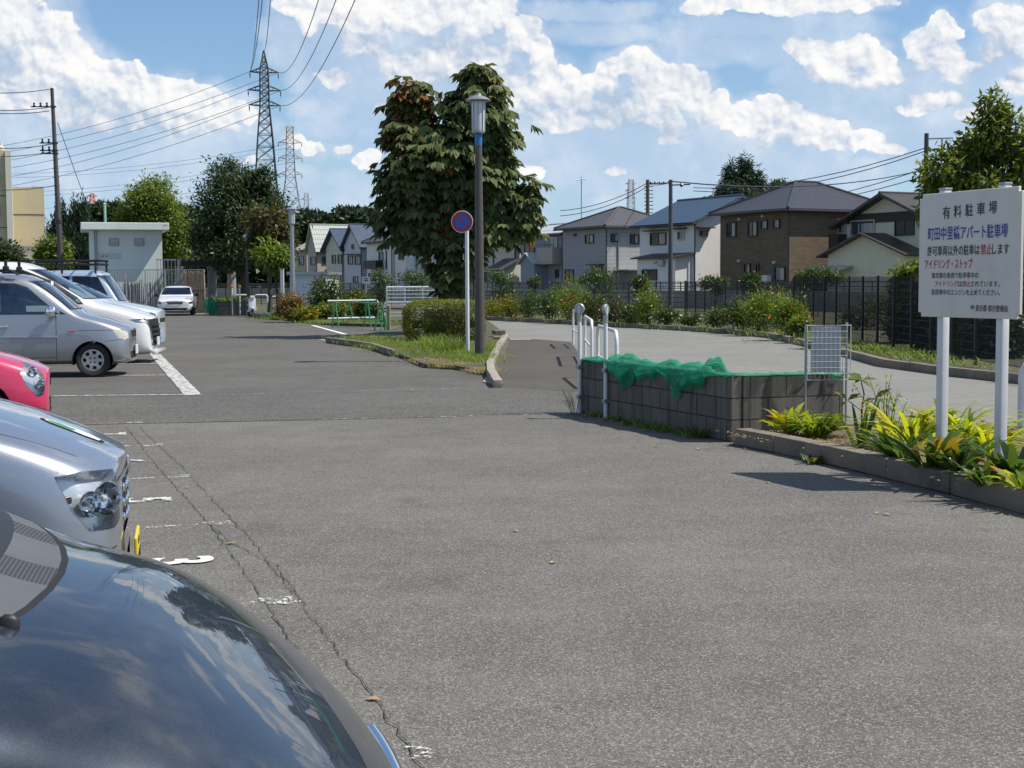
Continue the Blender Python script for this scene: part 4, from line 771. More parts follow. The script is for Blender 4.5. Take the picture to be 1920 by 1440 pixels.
mb.build('mark', MT['frame_dark'], t); mb = MB(); mb.box((XZ(205, Yh) - x0, -.006, HZ(480, Yh, 205)), (1.3, .012, .38)); mb.build('paint_patch', plain('pale_patch', (.60, .66, .645), .85), t)
t = thing('stair_railing', 'cream picket railing beside the pump house', 'railing', (XZ(314, 80), 80, 0), R(4)); mb = MB(); z1 = HZ(487, 80, 313); w = .55
for i in range(6): mb.box((-w + i * .2, 0, z1 / 2 + .8), (.03, .03, z1 - 1.6))
mb.box((-.05, 0, z1), (1.15, .06, .06)); mb.build('pickets', MT['w_cream'], t); mb = MB(); mb.box((.62, .3, z1 / 2), (.1, .6, z1)); mb.build('post', MT['w_cream'], t)
# fence round the pump house with a bamboo screen
MT['bamboo'] = plain('bamboo_screen', (.34, .25, .165), .85, var=.5, sc=9, dirt=.4)
Yf = 77.0; t = thing('picket_fence', 'grey wire picket fence in front of the pump house', 'fence', (XZ(200, Yf), Yf, 0)); xa, xb = 0, XZ(383, Yf) - XZ(200, Yf); zt = HZ(506, Yf, 290)
for i in range(6): x = xa + (xb - xa) * i / 5; mb = MB(); mb.box((x, 0, zt / 2), (.06, .06, zt)); mb.build('post', MT['whiteold'], t)
mb = MB(); mb.box(((xa + xb) / 2, 0, zt), (xb - xa, .05, .05)); mb.box(((xa + xb) / 2, 0, .25), (xb - xa, .04, .04)); mb.build('rail', MT['galv'], t); mb = MB(); x = xa
while x < xb: mb.box((x, .02, zt / 2 + .05), (.018, .018, zt - .2)); x += .085
mb.build('pickets', MT['galv'], t)
t = thing('reed_screen', 'grey brown reed screens tied behind the picket fence', 'screen', (XZ(240, Yf), Yf + .12, 0)); mb = MB(); rng = random.Random(4); x = -.3
while x < XZ(345, Yf) - XZ(240, Yf): mb.tube([(x, rng.uniform(0, .03), .02), (x + rng.uniform(-.03, .03), rng.uniform(0, .03), rng.uniform(1.5, 1.9))], .022, 5); x += .05
mb.build('reeds', plain('grey_reed', (.30, .27, .235), .9, var=.5, sc=9, dirt=.5), t)
t = thing('bamboo_screen', 'tan bamboo screen at the right end of the picket fence', 'screen', (XZ(358, Yf - .3), Yf - .3, 0)); mb = MB(); x = -XZ(960 + 14, Yf)
while x < .75: mb.tube([(x, rng.uniform(0, .02), .02), (x + rng.uniform(-.02, .02), rng.uniform(0, .02), zt - .1 + rng.uniform(-.06, .05))], .026, 5); x += .052
mb.build('canes', MT['bamboo'], t); mb = MB(); mb.box((.15, -.04, 1.2), (1.2, .03, .03)); mb.build('tie_cane', MT['timber'], t)
# white shed behind the flower bed
Ys = 68; t = thing('shed', 'white panelled shed with a flat grey roof behind the flower bed', 'shed', (XZ(545, Ys), Ys, 0), R(-8)); W = XZ(612, Ys) - XZ(545, Ys); z1 = HZ(515, Ys, 580); mb = MB(); mb.box((W / 2, 1.2, z1 / 2), (W, 2.4, z1)); mb.build('wall', MT['w_pale'], t); mb = MB(); mb.box((W / 2, 1.2, z1 + .07), (W + .3, 2.7, .14)); mb.build('roof', MT['galv'], t)
for i in range(5): mb = MB(); mb.box((W * i / 4, -.015, z1 / 2), (.05, .03, z1)); mb.build('panel_rib', MT['whiteold'], t)
# pergola under the dark tree
t = thing('pergola', 'pergola with a dark flat beam on round concrete columns under the dark tree', 'pergola', (XZ(400, 84), 84, 0)); z1 = HZ(500, 84, 400)
for (px, dy) in ((411, -2), (425, 1.5), (345, -1)): mb = MB(); mb.lathe([(.27, 0), (.26, z1)], (XZ(px, 84) - XZ(400, 84), dy, 0), 16); mb.build('column', MT['concrete'], t)
for yy in (-2.2, 1.6): mb = MB(); mb.box((-.4, yy, z1 + .16), (XZ(455, 84) - XZ(330, 84), .25, .32)); mb.build('beam', MT['timber'], t)
mb = MB()
for i in range(12): mb.box((-2.2 + i * .35, -.3, z1 + .38), (.08, 5, .12))
mb.build('rafters', MT['timber'], t)
t = thing('concrete_post', 'square white concrete post beside the shed', 'post', (XZ(529, 66), 66, 0)); mb = MB(); z1 = HZ(505, 66, 529); mb.box((0, 0, z1 / 2), (.16, .16, z1), bev=.015); mb.build('shaft', MT['whiteold'], t); mb = MB(); mb.box((0, 0, z1 + .02), (.19, .19, .05)); mb.build('cap', MT['concrete'], t)
# ------------------------------------------------------------------ far woods, pylons and lines
def wood(name, label, pts, Y, depth, n, L, key='hill'):
    """a far-off wood that reads as one mass: leaf clumps over a bumpy rise"""
    xs = [p[0] for p in pts]; Cs = []
    px = RNG.uniform(min(xs), max(xs), n); top = np.interp(px, xs, [p[1] for p in pts]); f = RNG.random(n) ** .55; z1 = np.array([HZ(t2, Y, p) for p, t2 in zip(px, top)]); bump = np.sin(px * .23) * 1.2 + np.sin(px * .61 + 1) * .8
    C = np.stack([(px - 960) / F * Y + RNG.normal(size=n), Y + (f - .5) * -depth + RNG.normal(size=n) * 2 + 0, np.maximum(z1 + bump * Y / 500, 1) * (1 - (1 - f) * .0) * np.where(RNG.random(n) < .45, 1, RNG.random(n) ** .5)], 1)
    V, Q = diamonds(C, runit(n) + np.array([0, -.3, .2]), runit(n) + np.array([0, -.4, .7]), RNG.uniform(.6, 1.3, n) * L, RNG.uniform(.5, 1, n) * L * .6); o = quadmesh(name, V, Q, GREEN[key], None, RNG.random(n)); return meta(o, label, None, None, 'stuff')
wood('wooded_hill', 'dark wooded hill behind the pump house', [(150, 440), (195, 408), (230, 398), (290, 400), (345, 398), (365, 410), (380, 470)], 380, 30, 26000, 1.9)
wood('wooded_hill', 'dark wooded hill behind the small blue roofed houses', [(540, 440), (590, 408), (600, 418), (640, 422), (655, 412), (680, 408), (710, 414), (722, 440)], 330, 30, 26000, 1.6)
wood('wood', 'low belt of far trees along the horizon', [(-150, 490), (60, 486), (100, 480), (560, 488), (800, 485), (1000, 490), (1500, 480), (2100, 470)], 240, 20, 40000, 1.7)
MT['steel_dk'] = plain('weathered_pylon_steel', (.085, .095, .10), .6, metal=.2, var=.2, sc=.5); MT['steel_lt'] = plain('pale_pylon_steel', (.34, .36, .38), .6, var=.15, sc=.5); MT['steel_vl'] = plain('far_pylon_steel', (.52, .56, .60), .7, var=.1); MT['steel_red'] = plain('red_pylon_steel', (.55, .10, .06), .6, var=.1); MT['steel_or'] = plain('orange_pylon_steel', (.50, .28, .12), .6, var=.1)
def pylon(label, px, Y, prof, arms, mat, r, top_mat=None, arm_r=None, rz=R(12), step=None, name='pylon'):
    """prof: (py, halfwidth m) from the base to the peak; arms: (py, halfspan m)"""
    t = thing(name, label, 'pylon', (XZ(px, Y), Y, 0), rz); zs = [(max(HZ(py, Y, px), 0), w) for py, w in prof]
    def at(z): return np.interp(z, [q[0] for q in zs], [q[1] for q in zs])
    ztop = zs[-1][0]; lv = [0.0]
    while lv[-1] < ztop - .6: lv.append(min(ztop, lv[-1] + max(1.1, at(lv[-1]) * (step or 1.7))))
    bx = ztop * (.90 if top_mat == 'steel_or' else .82) if top_mat else 1e9; mbs = [MB(), MB()]
    cr = ((1, 1), (-1, 1), (-1, -1), (1, -1))
    for i in range(len(lv) - 1):
        z0, z1 = lv[i], lv[i + 1]; a, c = at(z0), at(z1); mb = mbs[1 if z1 > bx else 0]
        for k in range(4):
            s0, s1 = cr[k], cr[(k + 1) % 4]; p0, p1 = Vector((s0[0] * a, s0[1] * a, z0)), Vector((s0[0] * c, s0[1] * c, z1)); q0, q1 = Vector((s1[0] * a, s1[1] * a, z0)), Vector((s1[0] * c, s1[1] * c, z1))
            mb.tube([p0, p1], r, 4); mb.tube([p0, q1], r * .5, 4); mb.tube([q0, p1], r * .5, 4); mb.tube([p1, q1], r * .55, 4)
    mbs[0].build('lattice_tower', MT[mat], t)
    if top_mat and mbs[1].v: mbs[1].build('tower_top', MT[top_mat], t)
    tips = []
    for (py, hs) in arms:
        z = HZ(py, Y, px); w = at(z); mb = MB()
        for sg in (-1, 1):
            tip = Vector((sg * hs, 0, z + .1))
            for sy in (-1, 1): mb.tube([Vector((sg * w * .9, sy * w, z)), tip], r * .7, 4); mb.tube([Vector((sg * w * .8, sy * w, z + hs * .32)), tip], r * .6, 4)
            for f in (.35, .65): mb.tube([Vector((sg * (w + (hs - w) * f), w * (1 - f), z)), Vector((sg * (w + (hs - w) * f), 0, z + hs * .32 * (1 - f)))], r * .45, 4)
            tips.append(t.matrix_basis @ tip)
        mb.build('cross_arm', MT[top_mat if top_mat == 'steel_red' else mat], t)
        if hs * F / Y > 15:
            mb = MB()
            for sg in (-1, 1):
                for k in range(5): mb.lathe([(.04, 0), (.16, .05), (.04, .16)], (sg * (hs - .1), 0, z - .3 - k * .17), 6)
                mb.tube([(sg * hs, 0, z + .1), (sg * (hs - .1), 0, z - 1.3)], .04, 4)
            mb.build('insulator', MT['frame_dark'], t)
    return t, tips
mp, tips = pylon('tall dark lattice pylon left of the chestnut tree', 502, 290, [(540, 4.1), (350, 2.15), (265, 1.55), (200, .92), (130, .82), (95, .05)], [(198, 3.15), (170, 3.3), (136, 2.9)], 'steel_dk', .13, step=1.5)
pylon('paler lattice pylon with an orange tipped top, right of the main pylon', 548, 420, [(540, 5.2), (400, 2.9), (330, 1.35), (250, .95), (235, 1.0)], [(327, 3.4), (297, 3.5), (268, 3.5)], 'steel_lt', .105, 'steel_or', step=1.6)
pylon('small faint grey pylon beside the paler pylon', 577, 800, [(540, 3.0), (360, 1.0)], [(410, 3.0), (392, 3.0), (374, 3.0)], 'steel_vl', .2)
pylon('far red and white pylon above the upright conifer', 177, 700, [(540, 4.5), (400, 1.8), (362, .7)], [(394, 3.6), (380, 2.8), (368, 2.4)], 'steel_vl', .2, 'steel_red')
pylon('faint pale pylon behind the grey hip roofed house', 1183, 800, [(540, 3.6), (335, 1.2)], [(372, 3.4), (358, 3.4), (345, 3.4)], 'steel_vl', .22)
def wire(name, label, a, b2, sag, r, group, n=22, mat='frame_dark'):
    a, b2 = Vector(a), Vector(b2); mb = MB(); mb.tube([a.lerp(b2, i / n) - Vector((0, 0, sag * 4 * (i / n) * (1 - i / n))) for i in range(n + 1)], r, 4); return meta(mb.build(name, MT[mat], None), label, 'power line', group)
L1 = 'high voltage line swooping overhead from the main pylon out of the top of the photo'; L2 = 'high voltage line sloping down left from the main pylon'
for i, (tp, (px, py)) in enumerate(zip([tips[1], tips[3], tips[5]], ((735, -170), (712, -240), (655, -210)))): wire('power_line', L1, tp, P(px, py, 120), 4.5, .055, 'overhead lines above the pylon')
for i, (px, py) in enumerate(((508, -160), (516, -150), (497, -160))): wire('power_line', L1, tips[4] if i != 1 else Vector((mp.location.x, 290, HZ(95, 290, 500))), P(px, py, 120), 3.0, .05, 'overhead lines above the pylon')
for i, tp in enumerate((tips[0], tips[2], tips[4], tips[1], tips[3], tips[5])): wire('power_line', L2, tp, P(-160, (352, 320, 292, 372, 336, 306)[i], 330), 3.2, .045, 'lines falling away left of the pylon')
for i, (ya, yb) in enumerate(((268, 325), (276, 332), (297, 362), (304, 370), (327, 395))): wire('power_line', 'faint far power line crossing the sky below the main lines', P(547, ya, 420), P(-100, yb, 480), 3.0, .04, 'faint far lines on the left')
# ------------------------------------------------------------------ poles and lamps
def utility(label, px, Y, pytop, r0, r1, lean=0.0, mat='brownpole', pyb=None, name='utility_pole'):
    t = thing(name, label, 'utility pole', (XZ(px, Y), Y, 0)); z1 = HZ(pytop, Y, px); mb = MB(); mb.tube([(0, 0, -.1), (lean * .5, 0, z1 / 2), (lean, 0, z1)], [r0, (r0 + r1) / 2, r1], 14); mb.build('pole', MT[mat], t); return t, z1
t, z1 = utility('tall brown utility pole with cable brackets at the left edge', 117, 85, 165, .20, .10, -.30)
k = 85 / F
for j, (py, n) in enumerate(((200, 2), (268, 1), (282, 1), (288, 1))):
    z = HZ(py, 85, 105); mb = MB(); xo = -.30 * z / z1; mb.tube([(xo - (1.3 if j == 0 else .9), 0, z), (xo + .2, 0, z)], .035, 6); mb.lathe([(.16, -.05), (.16, .05)], (xo, 0, z), 12)
    for q in range(3 if j == 0 else 2): mb.lathe([(.03, -.02), (.09, .04), (.03, .14), (.08, .18), (.03, .25)], (xo - .35 - q * .38, 0, z), 8)
    mb.build('bracket', MT['frame_dark'], t)
mb = MB()
for py in range(300, 480, 16): z = HZ(py, 85, 108); xo = -.3 * z / z1; mb.tube([(xo - .22, 0, z), (xo + .22, 0, z + .02)], .018, 5)
mb.build('climbing_pegs', MT['galv'], t); mb = MB(); z = HZ(415, 85, 113); mb.lathe([(.2, -.1), (.2, .1)], (-.3 * z / z1, 0, z), 14); mb.build('clamp_band', MT['frame_dark'], t)
for (pa, pb) in (((100, 166), (-60, 172)), ((98, 200), (-60, 204)), ((92, 208), (-60, 208)), ((100, 270), (-60, 276)), ((100, 284), (-60, 292)), ((104, 348), (-60, 354))): wire('power_line', 'cable running left from the brown utility pole out of the photo', P(*pa, 85), P(*pb, 70), .15, .022, 'cables at the brown utility pole', 8)
wire('guy_wire', 'steel guy wire slanting down right from the brown utility pole', P(108, 230, 85), P(196, 470, 88), .1, .02, 'guy wire', 6)
t, z1 = utility('thin brown pole standing at the river fence in front of the blue roofed house', 1257, 66, 337, .12, .085); mb = MB(); mb.tube([(-.1, 0, z1 - .25), (.9, 0, z1 - .22)], .03, 6); mb.lathe([(.03, -.1), (.1, 0), (.03, .1)], (.5, 0, z1 - .24), 8); mb.build('bracket', MT['frame_dark'], t)
t, z1 = utility('dark utility pole rising behind the blue roofed house', 1214, 128, 337, .2, .15); mb = MB(); mb.tube([(-.2, 0, z1 - .35), (2.0, 0, z1 - .3)], .05, 6)
for q in range(5): mb.lathe([(.05, -.1), (.14, 0), (.05, .12)], (.3 + q * .4, 0, z1 - .25), 8)
mb.build('cross_arm', MT['frame_dark'], t); mb = MB()
for py in range(350, 400, 7): z = HZ(py, 128, 1214); mb.tube([(-.3, 0, z), (.5, 0, z)], .04, 5)
mb.build('climbing_pegs', MT['frame_dark'], t)
t, z1 = utility('utility pole half hidden by the glossy leaved tree on the right', 1733, 92, 250, .2, .14); mb = MB(); mb.tube([(-.1, 0, z1 - .35), (1.7, 0, z1 - .3)], .05, 6); mb.tube([(1.0, 0, z1 - .3), (1.0, 0, z1 - 1.2)], .06, 6); mb.build('cross_arm', MT['galv'], t)
for (pa, pb, sg) in (((1258, 340), (1733, 318), .6), ((1300, 352), (1733, 278), .8), ((1300, 358), (1733, 284), .9), ((1500, 378), (1733, 316), .2), ((1500, 384), (1733, 330), .2), ((1214, 345), (1258, 342), .1), ((1050, 395), (1214, 343), .5), ((1050, 405), (1214, 350), .5)):
    ya, yb = (66 if pa[0] == 1258 else 128 if pa[0] < 1260 else 120), (92 if pb[0] == 1733 else 66 if pb[0] == 1258 else 128); wire('power_line', 'dark overhead cable strung above the house roofs', P(*pa, ya), P(*pb, yb), sg, .03, 'cables above the house roofs', 10)
# street lamp with lantern
MT['lantern'] = glassmat('frosted_lantern_glass', (.80, .82, .84), 1.5, .15); m, b = newmat('milky_lantern'); b.inputs['Base Color'].default_value = (.62, .64, .66, 1); b.inputs['Roughness'].default_value = .25; MT['milky'] = m
MT['bluetape'] = plain('blue_band', (.03, .16, .42), .4, var=.25, dirt=.3)
def street_lamp(label, px, Y, pyb, pytop, r, zb, tape=True, mat='brownpole'):
    t = thing('street_lamp', label, 'street lamp', (XZ(px, Y), Y, zb)); z1 = HZ(pytop, Y, px) - zb; mb = MB(); zl = z1 - .74
    mb.tube([(0, 0, -.05), (0, 0, 1.6), (0, 0, zl - .02)], [r * 1.25, r * 1.1, r * .78], 16); mb.build('pole', MT[mat], t)
    if tape: mb = MB(); mb.lathe([(r * .8 + .004, 0), (r * .8 + .004, .22)], (0, 0, zl - .27), 16); mb.build('band', MT['bluetape'], t)
    mb = MB(); mb.lathe([(.10, -.03), (.135, 0), (.135, .03), (.02, .03)], (0, 0, zl), 20); mb.build('collar', MT['galv'], t)
    mb = MB(); mb.lathe([(.118, 0), (.13, .58)], (0, 0, zl + .035), 24); mb.build('lantern', MT['milky'], t)
    mb = MB()
    for j in range(8): a = j * pi / 4; mb.tube([(.128 * cos(a), .128 * sin(a), zl + .03), (.14 * cos(a), .14 * sin(a), zl + .62)], .009, 5)
    mb.build('cage_bar', MT['galv'], t); mb = MB(); mb.lathe([(.0, .60), (.14, .60), (.25, .585), (.262, .605), (.17, .66), (.07, .70), (.06, .74), (.0, .745)], (0, 0, zl + .03), 28); mb.build('hood', MT['galv'], t, smooth=50); return t
street_lamp('tall brown lamp post with lantern and blue band, beside the no-parking sign', 899, 28.8, 670, 178, .085, .06)
street_lamp('grey lamp post with lantern in front of the white shed', 549, 62, 560, 388, .10, .05, False, 'galv')
t = thing('park_lamp', 'slim brown park lamp with a round hooded head under the dark tree', 'park lamp', (XZ(464, 72), 72, 0)); z1 = HZ(440, 72, 464); mb = MB(); mb.tube([(0, 0, 0), (0, 0, z1 - .35)], [.07, .05], 10); mb.build('pole', MT['brownpole'], t); mb = MB(); mb.lathe([(.05, -.36), (.16, -.28), (.19, -.1), (.05, .0)], (0, 0, z1), 16); mb.build('globe', MT['milky'], t, smooth=True); mb = MB(); mb.lathe([(.24, -.12), (.18, -.02), (.03, .06), (0, .1)], (0, 0, z1), 16); mb.build('hood', MT['whiteold'], t, smooth=True)
t = thing('flagpole', 'pale green pole standing on the pump house roof edge', 'pole', (XZ(200, 88), 88, 0)); mb = MB(); z1 = HZ(383, 88, 200); mb.tube([(0, 0, 0), (0, 0, z1)], [.1, .08], 8); mb.build('shaft', plain('pale_green_pole', (.30, .52, .40), .5), t); mb = MB(); mb.lathe([(.1, 0), (.1, .06), (0, .1)], (0, 0, z1), 8); mb.build('cap', MT['whiteold'], t)
# ------------------------------------------------------------------ notice board
def arch(t, w, h, r, tr, rail=None, name='frame', mat='white'):
    mb = MB(); pts = [(-w / 2, 0, -.05), (-w / 2, 0, h - r)] + [(-w / 2 + r - r * cos(a), 0, h - r + r * sin(a)) for a in (pi / 8, pi / 4, 3 * pi / 8)] + [(-w / 2 + r, 0, h), (w / 2 - r, 0, h)] + [(w / 2 - r + r * sin(a), 0, h - r + r * cos(a)) for a in (pi / 8, pi / 4, 3 * pi / 8)] + [(w / 2, 0, h - r), (w / 2, 0, -.05)]
    mb.tube(pts, tr, 10); mb.build(name, MT[mat], t, smooth=50)
    if rail: mb = MB(); mb.tube([(-w / 2, 0, rail), (w / 2, 0, rail)], tr * .7, 8); mb.build('rail', MT[mat], t, smooth=50)
BL, BR = Vector((3.375, 11.76, 0)), Vector((3.835, 10.70, 0)); bw = (BR - BL).length; bx = (BR - BL).normalized(); bz0, bz1 = 1.295, 2.295; bh = bz1 - bz0
t = thing('notice_board', 'white car park notice board with Japanese lettering on two white posts', 'sign', (BL.x, BL.y, 0), atan2(bx.y, bx.x))
MT['board'] = plain('board_paint', (.74, .70, .63), .55, var=.08, sc=2.2, dirt=.35); MT['txt_k'] = plain('black_lettering', (.03, .03, .032), .6); MT['txt_b'] = plain('blue_lettering', (.035, .085, .32), .6); MT['txt_r'] = plain('red_lettering', (.50, .035, .04), .6); MT['txt_g'] = plain('green_emblem', (.02, .30, .16), .6)
bm = bmesh.new(); bmesh.ops.create_cube(bm, size=1); bmesh.ops.scale(bm, vec=(bw, .03, bh), verts=bm.verts); bmesh.ops.translate(bm, vec=(bw / 2, 0, (bz0 + bz1) / 2), verts=bm.verts)
ed = [e for e in bm.edges if abs(e.verts[0].co.y - e.verts[1].co.y) > .02]; bmesh.ops.bevel(bm, geom=ed, offset=.035, segments=4, affect='EDGES'); bmesh.ops.bevel(bm, geom=[e for e in bm.edges if e.calc_face_angle(0) > 1.2], offset=.004, segments=1, affect='EDGES')
me = bpy.data.meshes.new('panel'); bm.to_mesh(me); bm.free(); me.materials.append(MT['board']); link(bpy.data.objects.new('panel', me), t)
for px, Y in ((1762, 11.55), (1883, 10.95)):
    u = (Vector((XZ(px, Y), Y, 0)) - BL).dot(bx); mb = MB(); mb.box((u, .052, 1.155), (.075, .07, 2.33), bev=.012); mb.build('post', MT['white'], t, smooth=40); mb = MB(); mb.box((u, .052, 2.328), (.081, .076, .02), bev=.006); mb.build('post_cap', MT['galv'], t)
def row(segs, py_frac, u0, u1, size, bold):
    n = sum(len(s) for s, m in segs); cw = (u1 - u0) / n; u = u0
    for s, mkey in segs:
        wd = cw * len(s); o = text_mesh('lettering', s, size, MT[mkey], bold=bold, width=wd * .97); o.parent = t; o.location = (u + wd / 2, -.0185, bz1 - py_frac * bh); o.rotation_euler = (pi / 2, 0, 0); u += wd
B = bw
for i, ch in enumerate('有料駐車場'): row([(ch, 'txt_k')], .17 - i * .004, B * (.245 + i * .114), B * (.245 + i * .114 + .078), .105, .0010)
row([('町田中里橋アパート駐車場', 'txt_b')], .335, B * .085, B * .895, .115, .0013)
row([('許可車両以外の駐車は', 'txt_k'), ('禁止', 'txt_r'), ('します', 'txt_k')], .472, B * .085, B * .90, .088, .0008)
row([('アイドリング・ストップ', 'txt_r')], .578, B * .06, B * .56, .085, .0009)
row([('東京都の条例で駐停車中の', 'txt_k')], .668, B * .135, B * .62, .052, .00025)
row([('アイドリング', 'txt_r'), ('は', 'txt_k'), ('禁止', 'txt_r'), ('されています。', 'txt_k')], .735, B * .175, B * .82, .052, .00025)
row([('駐停車中のエンジンを止めてください。', 'txt_k')], .802, B * .135, B * .83, .052, .00025)
row([('東京都 都市整備局', 'txt_k')], .925, B * .585, B * .90, .056, .00025)
mb = MB(); c = Vector((B * .56, -.0172, bz1 - .918 * bh)); pts = [(0, -.024), (.004, -.008), (.016, -.012), (.022, .002), (.016, .018), (.004, .022), (0, .017), (-.004, .022), (-.016, .018), (-.022, .002), (-.016, -.012), (-.004, -.008)]
mb.add([(c.x + x, c.y, c.z + z) for x, z in pts], [tuple(range(12))]); mb.build('emblem', MT['txt_g'], t)
# no-parking sign
Y = 31.0; t = thing('no_parking_sign', 'round blue and red no parking sign on a slim white post', 'road sign', (XZ(876, Y), Y, .05)); z1 = HZ(437, Y, 876); mb = MB(); mb.tube([(0, 0, -.05), (0, 0, z1 + .3)], .042, 14); mb.build('post', MT['white'], t, smooth=50)
MT['sgn_r'] = plain('sign_red', (.42, .025, .03), .4, var=.08); MT['sgn_b'] = plain('sign_blue', (.035, .12, .48), .4, var=.08); MT['sgn_w'] = plain('sign_white_edge', (.72, .70, .70), .4)
rd = .232; cz = HZ(416, Y, 866) - .05; cx = -.10; Mz = Matrix.Translation((cx, -.06, cz)) @ Matrix.Rotation(R(-4), 4, 'Z') @ Matrix.Rotation(pi / 2, 4, 'X')
mb = MB(); mb.lathe([(0, -.004), (rd, -.004), (rd + .006, 0), (rd, .003), (0, .003)], n=48, M=Mz); mb.build('backing_disc', MT['sgn_w'], t); mb = MB(); mb.lathe([(rd * .70, .0045), (rd * .955, .0045), (rd * .955, .003)], n=48, M=Mz, cap=False); mb.build('red_ring', MT['sgn_r'], t)
mb = MB(); mb.lathe([(rd * .70, .0042), (0, .0043)], n=48, M=Mz); mb.build('blue_disc', MT['sgn_b'], t); mb = MB(); mb.box((0, 0, .0062), (rd * 1.42, rd * .15, .0016), rz=R(-45), M=Mz); mb.build('red_bar', MT['sgn_r'], t); mb = MB(); mb.box((-.05, -.01, cz), (.16, .06, .05)); mb.build('bracket', MT['galv'], t)
# ------------------------------------------------------------------ concrete block wall, reflector posts, netting
def blockmat():
    m, b = newmat('concrete_blocks'); v = OBJ(); x, y, z = SEP(v); br = S.nt.nodes.new('ShaderNodeTexBrick'); setin(br.inputs['Vector'], XYZ(x, z, 0.0)); br.offset = 0.0 if False else .5
    for k, q in (('Scale', 1.0), ('Mortar Size', .008), ('Brick Width', .40), ('Row Height', .215), ('Mortar Smooth', .3)): br.inputs[k].default_value = q
    for k, q in (('Color1', (.175, .158, .132, 1)), ('Color2', (.132, .118, .098, 1)), ('Mortar', (.04, .038, .036, 1))): br.inputs[k].default_value = q
    n = NOISE(v, 3, 7, .7); c = MIX(SS(NOISE(VM('MULTIPLY', v, (7, 7, .7)), 1.2, 5, .7), .42, .7) * .7, S(br.outputs[0]), (.045, .042, .04)); c = MIX(SS(n, .55, .75) * .5, c, (.20, .185, .165))
    setin(b.inputs['Base Color'], c); b.inputs['Roughness'].default_value = .92; setin(b.inputs['Normal'], BUMP(S(br.outputs[1]) * -1.5 + NOISE(v, 60, 4, .7) * .5, .7, .012)); return m
MT['blocks'] = blockmat(); WH = .655
WA, WB, WC = Vector((.845, 17.25, 0)), Vector((2.175, 14.02, 0)), Vector((3.37, 14.38, 0))
t = thing('block_wall', 'low stained concrete block wall with a corner, half covered by green netting', 'wall', WA)
for a, b2, nm, ext in ((WA, WB, 'long_side', 0), (WB, WC, 'short_side', .0)):
    d = b2 - a; L = d.length; ang = atan2(d.y, d.x); mb = MB(); off = .127 if nm == 'short_side' else 0.0
    mb.box((L / 2 + off / 2, .063, WH / 2 - .02), (L - off, .126, WH + .04), bev=.006); o = mb.build(nm, MT['blocks'], t); o.location = a - WA; o.rotation_euler = (0, 0, ang)
wd = (WB - WA).normalized(); wn = Vector((-wd.y, wd.x, 0)); wang = atan2(wd.y, wd.x)       # wn points behind the wall
for (px, lab) in ((1092, 'white post with a grey round reflector at the left end of the block wall'), (1141, 'second white reflector post clamped to the block wall, edge on')):
    k = (px - 960) / F; s = (k * WA.y - WA.x) / (wd.x - k * wd.y); p = WA + wd * s - wn * .035; t = thing('reflector_post', lab, 'post', p, group='reflector posts on the block wall')
    mb = MB(); mb.tube([(0, 0, -.03), (0, 0, 1.30)], .024, 12); mb.build('post', MT['white'], t, smooth=50); a0 = R(-20) if px < 1100 else R(60); Mz = Matrix.Translation((0, 0, 1.27)) @ Matrix.Rotation(a0, 4, 'Z') @ Matrix.Rotation(pi / 2, 4, 'X')
    mb = MB(); mb.lathe([(0, -.022), (.058, -.022), (.064, -.014), (.064, .014), (.058, .022), (0, .022)], n=24, M=Mz); mb.build('reflector', MT['galv'], t, smooth=40); mb = MB(); mb.tube([(0, 0, 1.12), (0, 0, 1.21)], .03, 12); mb.build('collar', MT['galv'], t)
    for z in (.2, .56): mb = MB(); mb.box((0, 0, z), (.07, .07, .045), rz=wang, bev=.006); mb.build('clamp', MT['galv'], t)
m, b = newmat('green_netting'); v = ND('ShaderNodeUVMap'); u_, v_, _ = SEP(v); g1 = M_('ABSOLUTE', M_('FRACT', u_ * 62.0) - .5); g2 = M_('ABSOLUTE', M_('FRACT', v_ * 62.0) - .5); hole = SS(M_('MAXIMUM', g1, g2), .40, .30)
setin(b.inputs['Base Color'], MIX(NOISE(OBJ(), 14, 4), (.008, .26, .135), (.015, .46, .25))); b.inputs['Roughness'].default_value = .5; nt = S.nt; tr = nt.nodes.new('ShaderNodeBsdfTransparent'); tl = nt.nodes.new('ShaderNodeBsdfTranslucent'); setin(tl.inputs[0], (.03, .60, .33)); m1 = nt.nodes.new('ShaderNodeMixShader'); m1.inputs[0].default_value = .4; m2 = nt.nodes.new('ShaderNodeMixShader'); setin(m2.inputs[0], hole * .75)
nt.links.new(b.outputs[0], m1.inputs[1]); nt.links.new(tl.outputs[0], m1.inputs[2]); nt.links.new(m1.outputs[0], m2.inputs[1]); nt.links.new(tr.outputs[0], m2.inputs[2]); nt.links.new(m2.outputs[0], [n for n in nt.nodes if n.type == 'OUTPUT_MATERIAL'][0].inputs[0]); MT['net'] = m
